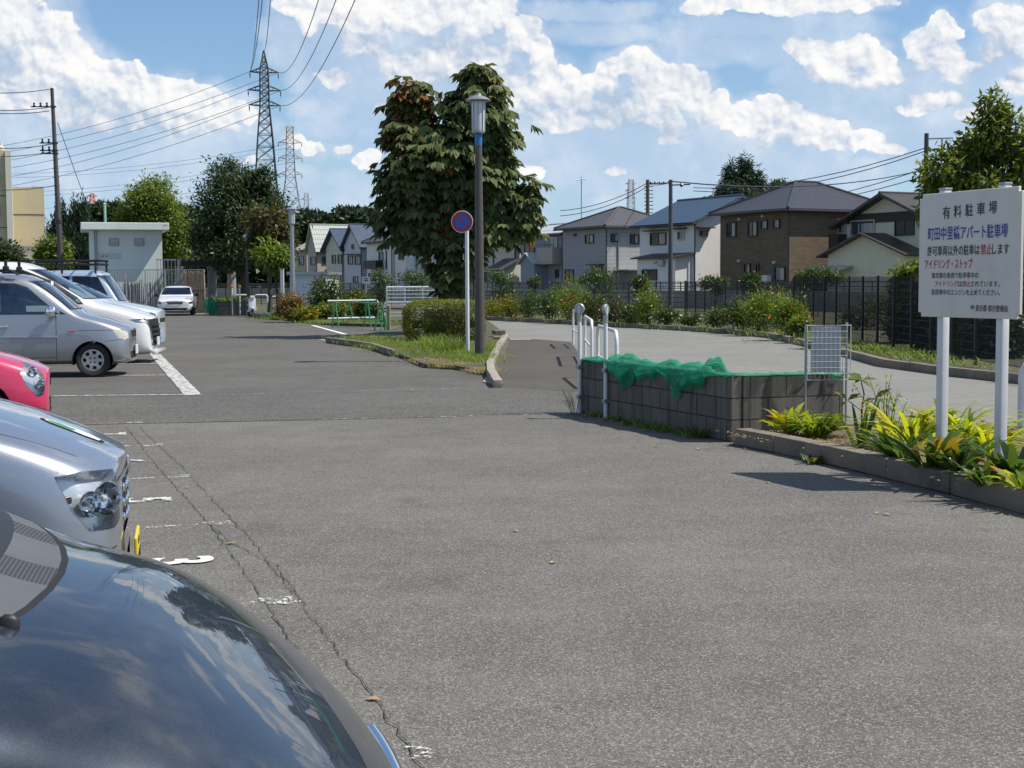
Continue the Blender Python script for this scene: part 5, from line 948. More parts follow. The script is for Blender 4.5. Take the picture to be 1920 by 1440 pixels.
def netting(name, label, A, B2, nrmv, keys, seed, top=WH, nu=170, nv=26, depth=.13, layers=2):
    """net heaped over a wall top; keys: (u, hang in front, heap height)"""
    rng = np.random.default_rng(seed); us = np.linspace(0, 1, nu); L = (B2 - A).length; hang = np.interp(us, [k[0] for k in keys], [k[1] for k in keys]); heap = np.interp(us, [k[0] for k in keys], [k[2] for k in keys]); V, Q, UV = [], [], []; ph = rng.uniform(0, 6, 12)
    for ly in range(layers):
        b0 = len(V)
        for i, u in enumerate(us):
            h, hp = hang[i] * (1 - .3 * ly), heap[i] * (1 - .45 * ly); tot = depth + hp + h
            for j in range(nv):
                s = j / (nv - 1); w = s * (depth + h); f = sin(u * 46 + ph[0] + ly) * .5 + sin(u * 91 + ph[1] + s * 4 + ly * 2) * .35 + sin(u * 23 + s * 7 + ph[2]) * .5 + sin(u * 150 + s * 11 + ph[5]) * .2
                if w < depth: q = w / depth; back = depth - w; z = top + .006 + hp * sin(pi * min(1, q * .85 + .1)) * (1 + .35 * f) + .006 * (1 + f)
                else: dn = w - depth; back = -.012 - .03 * (1 + f) * min(1, dn / .05) * (.4 + hp * 5) - .035 * sin(min(1, dn / max(h, .01)) * pi) * (1 + f * .6); z = top + hp * .55 * max(0, 1 - dn / .10) * (1 + .3 * f) - dn * (1 + .22 * sin(u * 37 + ph[3]) + .12 * sin(u * 83 + ph[4]))
                p = A + (B2 - A) * (u + .006 * sin(s * 9 + u * 60)) + nrmv * back; V.append((p.x, p.y, z - ly * .004)); UV.append((u * L * 1.0, s * tot))
        for i in range(nu - 1):
            for j in range(nv - 1): a = b0 + i * nv + j; Q.append((a, a + 1, a + nv + 1, a + nv))
    V = np.array(V); o = quadmesh(name, V, np.array(Q), MT['net'], None, None, True); uv = o.data.uv_layers.new(name='UVMap'); li = np.array(Q).ravel(); uv.data.foreach_set('uv', np.array(UV)[li].astype(np.float32).ravel()); return meta(o, label, 'netting')
netting('bird_netting', 'crumpled bright green netting draped over the block wall', WA, WB, wn, [(0, .01, .012), (.10, .02, .02), (.17, .02, .02), (.22, .03, .06), (.27, .20, .13), (.36, .26, .09), (.42, .20, .05), (.50, .10, .03), (.55, .14, .06), (.61, .08, .08), (.68, .24, .05), (.74, .27, .06), (.80, .17, .09), (.86, .10, .13), (.905, .05, .12), (.93, .02, .02), (1, .008, .006)], 5)
netting('bird_netting', 'thin strip of green netting lying along the short side of the block wall', WB + Vector((.1, .04, 0)), WC, Vector((-.29, .957, 0)), [(0, .005, .008), (.5, .004, .006), (.8, .01, .015), (.9, .06, .03), (1, .03, .02)], 9, nu=60, nv=12, layers=1)
# wire grid stand with a white sheet
Y = 14.15; t = thing('grid_stand', 'wire grid frame with a blank white sheet standing at the end of the block wall', 'stand', (XZ(1550, Y), Y, 0), R(6)); x0, x1 = XZ(1511, Y) - XZ(1550, Y), XZ(1590, Y) - XZ(1550, Y); za, zb_ = HZ(712, Y, 1550), HZ(610, Y, 1550)
for x, z in ((x0, zb_ + .01), (x1, zb_ + .03)): mb = MB(); mb.tube([(x, 0, .0), (x, 0, z)], .0125, 8); mb.build('pole', MT['galv'], t)
mb = MB(); mb.tube([(x0 + .01, -.02, za), (x1 + .035, -.02, za), (x1 + .035, -.02, zb_), (x0 + .01, -.02, zb_)], .006, 6, closed=True); mb.build('frame', MT['white'], t); mb = MB()
for i in range(1, 9): x = x0 + (x1 - x0) * i / 9; mb.tube([(x, -.022, za), (x, -.022, zb_)], .0028, 5)
for i in range(1, 9): z = za + (zb_ - za) * i / 9; mb.tube([(x0, -.026, z), (x1, -.026, z)], .0028, 5)
mb.build('wire_grid', MT['galv'], t); mb = MB(); mb.box(((XZ(1520, Y) + XZ(1578, Y)) / 2 - XZ(1550, Y), -.012, HZ(655, Y, 1550)), (XZ(1578, Y) - XZ(1520, Y), .006, .455)); mb.build('sheet', plain('white_plastic_sheet', (.56, .585, .61), .5, var=.08, sc=9), t)
# arch barriers
for (xa, ya, xb, yb, h, lab) in ((1.565, 36.2, 1.60, 33.7, .86, 'white arch barrier farthest up the ramp edge'), (1.555, 30.2, 1.50, 26.6, .86, 'white arch barrier in the middle of the row of three'), (1.43, 23.6, 1.545, 20.9, .86, 'white arch barrier nearest the block wall')):
    a, b2 = Vector((xa, ya, 0)), Vector((xb, yb, 0)); d = b2 - a; t = thing('arch_barrier', lab, 'barrier', (a + b2) / 2, atan2(d.y, d.x), 'white arch barriers along the ramp'); arch(t, d.length, h, .2, .03, .36)
t = thing('arch_barrier', 'white arch barrier cut off by the right edge, beside the notice board', 'barrier', (5.5, 13.75, .08), R(-12)); arch(t, 1.05, .72, .14, .032, .34)
for px, py, lab in ((447, 553, 'white arch barrier behind the orange topped posts'), (483, 553, 'white arch barrier in the middle of the far left three'), (514, 556, 'white arch barrier nearest the concrete post')):
    Y = 74; t = thing('arch_barrier', lab, 'barrier', (XZ(px + 6, Y), Y, 0), R(4), 'white arch barriers by the left wall'); arch(t, .66, HZ(py, Y, px), .12, .04, None)
for px, Y, w, lab in ((681, 61, 1.0, 'white arch barrier behind the green barriers, left of the white panel'), (750, 58, 1.05, 'white arch barrier in front of the white mesh panel')): t = thing('arch_barrier', lab, 'barrier', (XZ(px, Y), Y, 0), R(5), 'white arch barriers by the panel'); arch(t, w * 1.25, .85 if Y > 60 else .78, .16, .04, None)
# white mesh panel
Y = 54; t = thing('wire_fence', 'free standing white wire mesh fence panel left of the chestnut trunk', 'fence panel', (XZ(725, Y), Y, 0), R(4)); W = XZ(826, Y) - XZ(725, Y); z1 = HZ(538, Y, 775)
for i in range(4): mb = MB(); mb.tube([(W * i / 3, 0, 0), (W * i / 3, 0, z1 + .03)], .035, 8); mb.build('post', MT['white'], t)
for z in (z1, .18): mb = MB(); mb.tube([(0, 0, z), (W, 0, z)], .028, 8); mb.build('rail', MT['white'], t)
mb = MB()
for i in range(1, 9): z = .18 + (z1 - .18) * i / 9; mb.tube([(0, -.03, z), (W, -.03, z)], .012, 5)
for i in range(1, 40): mb.tube([(W * i / 40, -.03, .18), (W * i / 40, -.03, z1)], .006, 4)
mb.build('wire_mesh', MT['white'], t)
# green A-frame barriers
def barricade(label, p0, p1, h, z0, rail_mat='white', post=True):
    a, b2 = G(*p0), G(*p1); d = b2 - a; L = d.length; t = thing('barrier', label, 'barrier', a, atan2(d.y, d.x), 'green A frame barriers in the lot')
    for x in (.15, L - .15):
        mb = MB(); mb.tube([(x, -.22, 0), (x, -.04, h), (x, .04, h), (x, .22, 0)], .026, 8); mb.tube([(x, -.2, .3), (x, .2, .3)], .022, 6); mb.build('leg_frame', MT['green_paint'], t)
    for z in (h, .3): mb = MB(); mb.tube([(-.15, 0, z + .04), (L + .15, 0, z + .04)], .026, 8); mb.build('rail', MT[rail_mat], t)
barricade('green legged barrier with two white rails, left of the others', (622, 615), (696, 613), .92, 0); barricade('green barrier standing askew with a rail sloping towards the hedge', (652, 610), (716, 620), .85, 0, 'green_paint')
a, b2 = G(718, 619), G(765, 619); d = b2 - a; t = thing('barrier', 'low barrier with a rusty striped bar and a wooden stake beside the hedge', 'barrier', a, atan2(d.y, d.x)); mb = MB(); mb.tube([(-.2, 0, .74), (d.length + .1, 0, .74)], .04, 8); mb.build('bar', plain('rusty_striped_bar', (.30, .14, .10), .6, var=.6, sc=14), t); mb = MB(); mb.box((.35, -.6, .42), (.1, .1, .84), bev=.02); mb.build('stake', plain('greenish_wooden_stake', (.28, .30, .12), .8, var=.3), t)
for x in (0.0, d.length - .1): mb = MB(); mb.tube([(x, -.25, 0), (x, 0, .74), (x, .25, 0)], .03, 8); mb.build('leg_frame', MT['green_paint'], t)
# mesh fences
def fence(name, label, a, b2, h, step, hor, ver, r, thin=1.0):
    a, b2 = Vector(a), Vector(b2); d = b2 - a; L = d.length; t = thing(name, label, 'fence', a, atan2(d.y, d.x)); n = max(1, round(L / step))
    for i in range(n + 1): mb = MB(); mb.box((L * i / n, 0, h / 2), (.055, .055, h + .04)); mb.build('post', MT['blacksteel'], t)
    for i in range(n):
        mb = MB(); x0, x1 = L * i / n + .03, L * (i + 1) / n - .03
        z = .08
        while z < h: mb.tube([(x0, -.03, z), (x1, -.03, z)], r * 1.4, 4); z += hor
        x = x0 + ver / 2
        while x < x1: mb.tube([(x, -.036, .06), (x, -.036, h)], r, 3); x += ver
        mb.build('wire_panel', MT['blacksteel'], t)
fence('mesh_fence', 'near black wire mesh fence running along the right side of the road', (8.5, 17.6, .05), (8.45, 42.6, .05), 1.62, 1.42, .155, .055, .0045)
fence('mesh_fence', 'dark mesh fence along the river behind the marigold bed', (8.45, 42.7, 0), (7.4, 60, 0), 1.55, 2.0, .155, .11, .006)
fence('mesh_fence', 'far dark mesh fence along the river, running behind the chestnut', (7.35, 60.1, 0), tuple(RV(62, 0)), 1.58, 2.1, .2, .22, .010)
# left block wall with netting and orange topped posts
Y = 71; xa, xb = XZ(390, Y), XZ(461, Y); t = thing('block_wall', 'dark block wall behind the orange topped posts on the left', 'wall', (xa, Y, 0)); mb = MB(); z1 = HZ(562, Y, 420); mb.box(((xb - xa) / 2, .1, z1 / 2), (xb - xa, .2, z1)); mb.build('wall_face', MT['blocks'], t); mb = MB(); mb.box((xb - xa + .1, -.05, z1 / 2), (.14, .14, z1), bev=.02); mb.build('end_post', MT['concrete'], t)
netting('bird_netting', 'dark green net hanging over the left end of the far block wall', Vector((XZ(381, Y), Y - .02, 0)), Vector((XZ(408, Y), Y - .02, 0)), Vector((0, 1, 0)), [(0, z1 - .02, .03), (1, z1 - .1, .03)], 3, top=z1, nu=30, nv=20)
blade_plant('weed_patch', 'green weeds growing on top of the far block wall', 'plant', (XZ(425, Y), Y + .4, z1 - .1), 220, .5, .04, 'grass', 1.0, .6, r0=1.1)
MT['orange'] = plain('orange_reflector_ball', (.85, .30, .05), .4)
for px, lab in ((435, 'left one of two white posts with orange balls'), (449, 'right one of two white posts with orange balls')):
    t = thing('marker_post', lab, 'post', (XZ(px, Y - .4), Y - .4, 0), group='orange topped marker posts'); z1 = HZ(538, Y, px); mb = MB(); mb.tube([(0, 0, 0), (0, 0, z1)], .032, 8); mb.build('post', MT['white'], t); mb = MB(); mb.lathe([(0, -.07), (.05, -.05), (.07, 0), (.05, .05), (0, .07)], (0, 0, z1 + .03), 12); mb.build('reflector', MT['orange'], t, smooth=True)
# scooter
Y = 67; t = thing('scooter', 'small white and navy scooter parked at the end of the flower bed', 'scooter', (XZ(469, Y), Y, .0), R(-70))
for x in (-.55, .55): mb = MB(); mb.lathe([(.12, -.04), (.21, -.045), (.23, 0), (.21, .045), (.12, .04)], (0, 0, 0), 20, M=Matrix.Translation((x, 0, .23)) @ Matrix.Rotation(pi / 2, 4, 'X')); mb.build('wheel', MT['rubber'], t)
mb = MB(); mb.box((-.35, 0, .50), (.62, .26, .30), bev=.08); mb.build('body', plain('navy_scooter_body', (.02, .03, .10), .3), t, smooth=50); mb = MB(); mb.box((.42, 0, .58), (.14, .34, .62), bev=.06); mb.box((.56, 0, .42), (.32, .12, .1), bev=.04); mb.box((0, 0, .28), (.55, .26, .08), bev=.03); mb.build('leg_shield', MT['white'], t, smooth=50)
mb = MB(); mb.box((-.32, 0, .70), (.6, .25, .11), bev=.04); mb.build('seat', MT['black'], t, smooth=50); mb = MB(); mb.tube([(.36, -.3, .98), (.40, -.1, .95), (.40, .1, .95), (.36, .3, .98)], .025, 8); mb.build('handlebar', MT['black'], t); mb = MB(); mb.box((.46, 0, .93), (.16, .22, .16), bev=.05); mb.build('headlight', MT['milky'], t, smooth=50)
# river placard and loose kerb blocks
Y = 75; t = thing('placard', 'small white placard on a post at the river fence', 'sign', (XZ(686, Y), Y, 0)); mb = MB(); mb.tube([(0, 0, 0), (0, 0, HZ(518, Y))], .05, 8); mb.build('post', MT['galv'], t); mb = MB(); mb.box((0, -.07, HZ(524, Y)), (.42, .04, .36)); mb.build('panel', MT['whiteold'], t); mb = MB()
for dz in (.08, -.02): mb.box((.02, -.095, HZ(524, Y) + dz), (.24, .006, .05))
mb.build('lettering', MT['txt_k'], t)
for i, (px, py, z) in enumerate(((936, 640, 0), (935, 636, .13))): c = G(px, py); mb = MB(); mb.box((0, 0, .06), (.30, .5, .12), bev=.015, rz=.2 * i); o = mb.build('concrete_block', MT['kerb'], None); o.location = (c.x, c.y, z + .005); meta(o, ('lower of two stacked concrete blocks beside the lamp post kerb', 'upper of two stacked concrete blocks beside the lamp post kerb')[i], 'concrete block', 'stacked concrete blocks')
# plants in the bed below the notice board
BD = lambda px, py: G(px, py, .11)
g1 = 'strappy plants below the notice board'
blade_plant('variegated_plant', 'small plant with yellow and pinkish leaves at the corner of the bed', 'plant', BD(1478, 812), 38, .36, .06, 'yell', .8, .7, rnd=(.3, 1)); blade_plant('leafy_plant', 'bushy green plant with narrow leaves beside the yellow pinkish plant', 'plant', BD(1530, 818), 210, .40, .026, 'yell', .9, 1.0, r0=.10, rnd=(0, .45))
for (px, py, n, L, W, key, sp, ar, lab) in ((1612, 838, 9, .42, .045, 'blade', .35, .4, 'single upright dark blade plant left of the left board post'), (1660, 846, 26, .36, .045, 'yell', .8, .9, 'small yellow green plant at the left end of the strappy group'), (1700, 838, 40, .50, .045, 'yell', .7, 1.0, 'tall bright strappy plant behind the left board post'), (1770, 838, 60, .52, .04, 'yell', .75, 1.1, 'tallest bright yellow green plant between the board posts'), (1715, 850, 44, .50, .055, 'yell', .7, .95, 'yellow green strap leaved plant left of the left board post'), (1690, 866, 22, .36, .075, 'blade', .7, .7, 'broad dark leaved plant left of the left board post'), (1742, 884, 30, .40, .08, 'blade', .75, .7, 'broad green leaved plant in front of the left board post'),
    (1815, 846, 80, .54, .042, 'yell', .8, 1.15, 'bright yellow strappy plant between the board posts'), (1852, 856, 60, .48, .04, 'yell', .9, 1.2, 'arching yellow green plant near the right board post'), (1795, 892, 30, .36, .075, 'blade', .85, .75, 'dark pointed leaved plant between the board posts, nearest the kerb'), (1850, 912, 26, .30, .06, 'blade', .95, .8, 'low plant before the right board post'), (1905, 905, 34, .42, .075, 'blade', .8, .7, 'broad leaved plant at the right edge of the photo'), (1925, 925, 26, .32, .05, 'yell', .9, .9, 'yellow striped plant at the right edge by the kerb')):
    blade_plant('strappy_plant', lab, 'plant', BD(px, py), int(n * 1.2), L * 1.18, W, key, sp, ar, g1, .07)
def sapling():
    b0 = BD(1617, 822); t = thing('sapling', 'thin sapling with a few big glossy leaves beside the grid stand', 'sapling', b0); mb = MB(); mb.tube([(0, 0, -.02), (-.01, 0, .25), (.01, 0, .42), (-.02, 0, .55)], [.011, .009, .007, .005], 6); mb.tube([(0, 0, .3), (.12, 0, .38)], .004, 5); mb.tube([(0, 0, .25), (-.14, .02, .36)], .004, 5); mb.build('stem', MT['bark'], t)
    C = np.array([(-.02, 0, .55)] * 8 + [(.12, 0, .38)] * 3 + [(-.14, .02, .36)] * 4, dtype=float); a = RNG.uniform(0, 2 * pi, len(C)); D = np.stack([np.cos(a), np.sin(a) * .5, RNG.uniform(-.5, .9, len(C))], 1); V, Q = diamonds(C, D, np.array([0, -.5, 1.0]) + runit(len(C)) * .4, RNG.uniform(.13, .2, len(C)), RNG.uniform(.045, .07, len(C)), .25); quadmesh('leaves', V, Q, GREEN['gloss'], t, RNG.uniform(.3, 1, len(C)))
    b0 = BD(1668, 832); t = thing('wispy_shrub', 'leggy bare shrub with small yellow flowers reaching over the road', 'shrub', b0); mb = MB(); tips = []
    for i in range(13):
        e = Vector((RNG.uniform(-.32, .28), RNG.uniform(-.12, .2), RNG.uniform(.25, .66))); mid = e * .5 + Vector((RNG.uniform(-.05, .05), 0, .06)); mb.tube([(0, 0, -.02), mid, e], [.006, .004, .0022], 5)
        for k in range(5): tips.append(mid.lerp(e, RNG.uniform(.1, 1.05)))
    mb.build('stems', MT['stem'], t); C = np.array([tuple(p) for p in tips]); C = np.concatenate([C, C + RNG.normal(size=C.shape) * .02, C + RNG.normal(size=C.shape) * .03]); k = len(C); V, Q = diamonds(C, runit(k), runit(k) + np.array([0, 0, .6]), RNG.uniform(.02, .05, k), RNG.uniform(.01, .02, k)); quadmesh('leaves', V, Q, GREEN['yell'], t, RNG.uniform(.0, 1, k))
sapling()
t = blade_plant('dry_weed', 'thin dry weed at the left end of the block wall', 'weed', G(1078, 776), 26, .42, .006, 'olive', .45, .3); 
grass('grass', 'weeds along the foot of the block wall', [((WA + (WB - WA) * f)[:2] - wn[:2] * .07 if False else tuple((WA + (WB - WA) * f - wn * .06)[:2]), (.10, .05), 70) for f in (.15, .3, .45, .55, .62, .7, .78, .86)], 0, .12, .016, 'grass', .9, .9, 0.0)
blade_plant('weed', 'green tuft growing from the foot of the kerb', 'weed', G(1522, 868), 28, .13, .035, 'blade', 1.1, .5); blade_plant('grass_tuft', 'dark grass tuft at the foot of the block wall corner', 'weed', tuple((WA + (WB - WA) * .86 - wn * .08)), 50, .24, .012, 'blade', .8, .7)
grass('leaf_litter', 'dry leaf litter and creeping weeds over the planting bed', [(tuple(BD(x, y)[:2]), (.18, .18), 90) for x, y in ((1440, 815), (1500, 826), (1560, 830), (1620, 838), (1660, 850), (1720, 862), (1600, 822), (1800, 880), (1860, 900))], 0, .07, .018, 'dry', 1.6, 1.4, .108)
rng = random.Random(2)
for (px, py) in ((1662, 965), (1645, 963), (1037, 1055), (968, 996), (1228, 838), (1310, 842), (1395, 842), (700, 1312), (432, 1020), (1440, 905), (352, 915), (1190, 838)):
    c = G(px, py); s = .022 + rng.random() * .014; mb = MB(); mb.add([(-s, 0, .004), (0, -s * .55, .009), (s, 0, .004), (0, s * .55, .012)], [(0, 1, 2, 3)]); o = mb.build('fallen_leaf', plain('dry_leaf', (.42, .30, .12), .8) if 'dryleaf' not in MT else MT['dryleaf'], None); MT['dryleaf'] = o.data.materials[0]; o.location = (c.x, c.y, 0); o.rotation_euler = (0, 0, rng.uniform(0, 6)); meta(o, 'small dry yellow leaf lying on the asphalt lane', 'leaf', 'fallen leaves on the asphalt')
# ------------------------------------------------------------------ cars
PAINT = {'dark': carpaint('dark_blue_grey_paint', (.022, .032, .048), .22, .5, .45, .1), 'silver': carpaint('silver_paint', (.40, .43, .48), .75, .22, .34), 'pink': carpaint('pink_red_paint', (.62, .025, .105), 0, 0, .4),
         'white': carpaint('white_paint', (.78, .78, .78), 0, 0, .4), 'icy': carpaint('icy_blue_white_paint', (.60, .68, .74), .2, 0, .4), 'bluegrey': carpaint('light_blue_paint', (.42, .52, .66), .3, .1, .4), 'silver2': carpaint('light_silver_paint', (.40, .42, .45), .7, .15, .36)}
MT['gap'] = plain('panel_gap', (.012, .012, .013), .8); MT['bulbgl'] = plain('amber_lens', (.65, .14, .02), .2); MT['plate_y'] = plain('yellow_number_plate', (.78, .56, .02), .45); MT['plate_w'] = plain('white_number_plate', (.72, .73, .72), .45); MT['refl'] = plain('headlamp_reflector', (.74, .76, .78), .28, metal=.55, var=.08, sc=25, bump=.12, bsc=40); MT['hazylens'] = plain('hazed_headlamp_lens', (.55, .54, .46), .18, var=.25, sc=8, coat=.6)
m, b = newmat('grey_cowl_plastic'); v = OBJ(); x_, y_, z_ = SEP(v); gr_ = M_('MAXIMUM', M_('ABSOLUTE', M_('FRACT', x_ * 130.0) - .5), M_('ABSOLUTE', M_('FRACT', y_ * 130.0) - .5)); zone = SS(M_('ABSOLUTE', M_('FRACT', y_ * 2.4 + .1) - .5), .30, .32); setin(b.inputs['Base Color'], MIX(SS(gr_, .44, .36) * zone, MIX(NOISE(v, 9, 4), (.085, .09, .095), (.12, .125, .13)), (.02, .02, .022))); b.inputs['Roughness'].default_value = .6; MT['greymesh'] = m; MT['navyglass'] = plain('near_black_glass', (.008, .010, .013), .03, spec=.7)
X3, Y3, Z3 = Vector((1, 0, 0)), Vector((0, 1, 0)), Vector((0, 0, 1))
def proj(th=None, sg=1):
    if th == 'top': return Z3, X3, Y3
    a = R(th); return Vector((cos(a), sg * sin(a), 0)), Vector((-sin(a), sg * cos(a), 0)), Z3
def ccw(poly):
    s = sum(a[0] * b2[1] - b2[0] * a[1] for a, b2 in zip(poly, poly[1:] + poly[:1])); return poly if s > 0 else poly[::-1]
class Car:
    def __init__(c, name, label, cat, paint, nose, rz, L, W, H, zf, zc, xh, xr, belt, tumble=.80, zb=.20, xt=None, noser=.62, level=3, p=1.7, group=None, over=None, shoulder=.075, nosez=.30, roofdrop=.03):
        c.t = thing(name, label, cat, (nose[0], nose[1], 0), rz, group); c.paint = PAINT[paint]; w = W / 2; c.w, c.L, c.H = w, L, H; xt = xt or -(L - .35); xh, xr, xt = -abs(xh), -abs(xr), -abs(xt); c.xh, c.xr = xh, xr
        hz = lambda x: zf + (zc - zf) * (1 - (1 - min(1, x / xh)) ** p)
        def hood(x, k): z = hz(x); return (x, zb + (.04 if x > -.1 else 0), w * k * .93, zb + .12, w * k * .985, (zb + z) / 2 - .02, w * k, z - shoulder - .06 * (1 if x > -.1 else 0), w * k * .97, z - shoulder * .45, w * k * .86, z - .006, w * k * .5, z)
        def cab(x, we, ze, zt, k=1.0, wt=None): return (x, zb, w * k * .93, zb + .12, w * k * .985, (zb + belt) / 2, w * k, belt, w * k * .965, ze, we, zt - .012, (wt or we * .62), zt)
        st = [hood(0, noser), hood(-.05, noser + (1 - noser) * .45), hood(-.16, noser + (1 - noser) * .78), hood(-.36, noser + (1 - noser) * .95), hood(xh * .66 if xh < -.75 else -.5, 1), hood(xh + .08, 1)]
        rt = w * tumble; zm = (zc + H) / 2; xm = (xh + xr) / 2
        st += [cab(xh - .03, w * .90, zc - .02, zc + .03), cab(xm, (w * .90 + rt) / 2, zm - .02, zm + .05), cab(xr, rt, H - .09, H - .03), cab(xr - .25, rt, H - .055, H), cab((xr + xt) / 2, rt, H - .05, H + .012), cab(xt, rt * .985, H - .07, H - roofdrop), cab(-L + .10, rt * .93, H - .30, H - .24, .985), cab(-L + .02, rt * .95, belt + .18, belt + .22, .95), (-L, zb + .1, w * .85, zb + .2, w * .86, .5, w * .87, belt - .12, w * .85, belt - .05, w * .8, belt, w * .5, belt)]
        if over: st = over(st)
        bm = bmesh.new(); rings = []
        for (x, z0, wl, zl, wl2, zm_, wm, zs, wsd, ze, we, zt, wt, zc_) in st:
            half = [(0, z0), (wl * .9, z0), (wl2, zl), (wm, zm_), (wsd, zs), (we, ze), (wt, zt), (0, zc_)]; ring = [bm.verts.new((x, y, z)) for y, z in half] + [bm.verts.new((x, -y, z)) for y, z in half[-2:0:-1]]; rings.append(ring)
        n = 14
        for a, b2 in zip(rings[:-1], rings[1:]):
            for j in range(n): bm.faces.new((a[j], a[(j + 1) % n], b2[(j + 1) % n], b2[j]))
        for ring, fl in ((rings[0], 1), (rings[-1], 0)):
            for j in range(7):
                l0, l1, r1, r0 = ring[j], ring[j + 1], ring[(n - j - 1) % n], ring[(n - j) % n]; vs = []
                for q in (l0, l1, r1, r0):
                    if q not in vs: vs.append(q)
                if len(vs) > 2: bm.faces.new(vs[::-1] if fl else vs)
        bmesh.ops.recalc_face_normals(bm, faces=bm.faces)
        me = bpy.data.meshes.new('cage'); bm.to_mesh(me); bm.free(); ob = bpy.data.objects.new('cage', me); COL.objects.link(ob); md = ob.modifiers.new('s', 'SUBSURF'); md.levels = level; md.render_levels = level; bpy.context.view_layer.update()
        em = bpy.data.meshes.new_from_object(ob.evaluated_get(bpy.context.evaluated_depsgraph_get())); bpy.data.objects.remove(ob)
        c.bm = bmesh.new(); c.bm.from_mesh(em); bmesh.ops.recalc_face_normals(c.bm, faces=c.bm.faces); c.lay = c.bm.faces.layers.int.new('tag'); c.pieces = []
        for f in c.bm.faces: f.smooth = True
    def region(c, poly, th=90, sg=1, mind=.12, lim=None):
        d, ua, va = proj(th, sg); poly = ccw([tuple(p) for p in poly]); us = [p[0] for p in poly]; vs = [p[1] for p in poly]; e = .01
        def ok(f):
            if f.normal.dot(d) < mind: return False
            a = [v.co.dot(ua) for v in f.verts]; b2 = [v.co.dot(va) for v in f.verts]
            return max(a) > min(us) - e and min(a) < max(us) + e and max(b2) > min(vs) - e and min(b2) < max(vs) + e and (lim is None or lim(f.calc_center_median()))
        F_ = [f for f in c.bm.faces if ok(f)]
        for a, b2 in zip(poly, poly[1:] + poly[:1]):
            n2 = (b2[1] - a[1], -(b2[0] - a[0]))
            if abs(n2[0]) + abs(n2[1]) < 1e-7: continue
            es = {q for f in F_ for q in f.edges}; vv = {q for f in F_ for q in f.verts}
            r = bmesh.ops.bisect_plane(c.bm, geom=F_ + list(es) + list(vv), plane_co=ua * a[0] + va * a[1], plane_no=ua * n2[0] + va * n2[1], dist=1e-5); F_ = [q for q in r['geom'] if isinstance(q, bmesh.types.BMFace)]
        def inside(f):
            p = f.calc_center_median(); u, v = p.dot(ua), p.dot(va)
            return all((b2[0] - a[0]) * (v - a[1]) - (b2[1] - a[1]) * (u - a[0]) > -1e-6 for a, b2 in zip(poly, poly[1:] + poly[:1]))
        return [f for f in F_ if inside(f)]
    def take(c, faces, name, mat, parent=None, push=0.0, keep=False, wall=False):
        if not faces: return None
        nb = bmesh.new(); mp = {}
        for f in faces:
            vs = []
            for v in f.verts:
                if v not in mp: mp[v] = nb.verts.new(v.co + v.normal * push)
                vs.append(mp[v])
            try: q = nb.faces.new(vs); q.smooth = True
            except ValueError: pass
        if wall:
            fs_ = set(faces); ov = {}
            for f in faces:
                for e in f.edges:
                    if sum(1 for q in e.link_faces if q in fs_) == 1:
                        a, b2 = e.verts
                        for v in (a, b2):
                            if v not in ov: ov[v] = nb.verts.new(v.co)
                        nb.faces.new((mp[a], mp[b2], ov[b2], ov[a]))
        me = bpy.data.meshes.new(name); nb.to_mesh(me); nb.free(); me.materials.append(mat); o = bpy.data.objects.new(name, me); link(o, parent or c.t)
        if not keep: bmesh.ops.delete(c.bm, geom=faces, context='FACES')
        return o
    def top(c, x, y): return max(v.co.z for v in c.bm.verts if abs(v.co.x - x) < .035 and abs(v.co.y - y) < .05)
    def front(c, y, z): return max([v.co.x for v in c.bm.verts if abs(v.co.y - y) < .045 and abs(v.co.z - z) < .03] or [0])
    def seam(c, pts, w=.007, th=90, sg=1, lim=None):
        for a, b2 in zip(pts[:-1], pts[1:]):
            d = Vector((b2[0] - a[0], b2[1] - a[1])); d.normalize(); n2 = Vector((-d.y, d.x)) * w / 2
            for f in c.region([(a[0] + n2.x, a[1] + n2.y), (b2[0] + n2.x, b2[1] + n2.y), (b2[0] - n2.x, b2[1] - n2.y), (a[0] - n2.x, a[1] - n2.y)], th, sg, lim=lim): f[c.lay] = 1
    def window(c, poly, name='window', th=90, sg=1, glass='glass', inset=.022, frame='black', lim=None, mind=.12):
        out = c.region(poly, th, sg, mind, lim); cx = sum(p[0] for p in poly) / len(poly); cy = sum(p[1] for p in poly) / len(poly); P2 = ccw(list(poly)); n = len(P2); inn = []
        for i in range(n):
            p0, p1, p2 = Vector(P2[i - 1]), Vector(P2[i]), Vector(P2[(i + 1) % n]); d0, d1 = (p1 - p0).normalized(), (p2 - p1).normalized(); n0, n1 = Vector((-d0.y, d0.x)), Vector((-d1.y, d1.x)); m2 = n0 + n1; m2 = m2 / max(.3, m2.dot(n0)); inn.append(tuple(p1 + m2 * inset))
        for f in out: f[c.lay] = 2
        g2 = c.region(inn, th, sg, mind, lim); rest = [f for f in c.bm.faces if f[c.lay] == 2 and f not in set(g2)]; fr = c.take(rest, name + '_frame' if name != 'window' else 'window', MT[frame]) ; gl = c.take(g2, 'pane' if name == 'window' else name, MT[glass], fr if name == 'window' else None); return gl
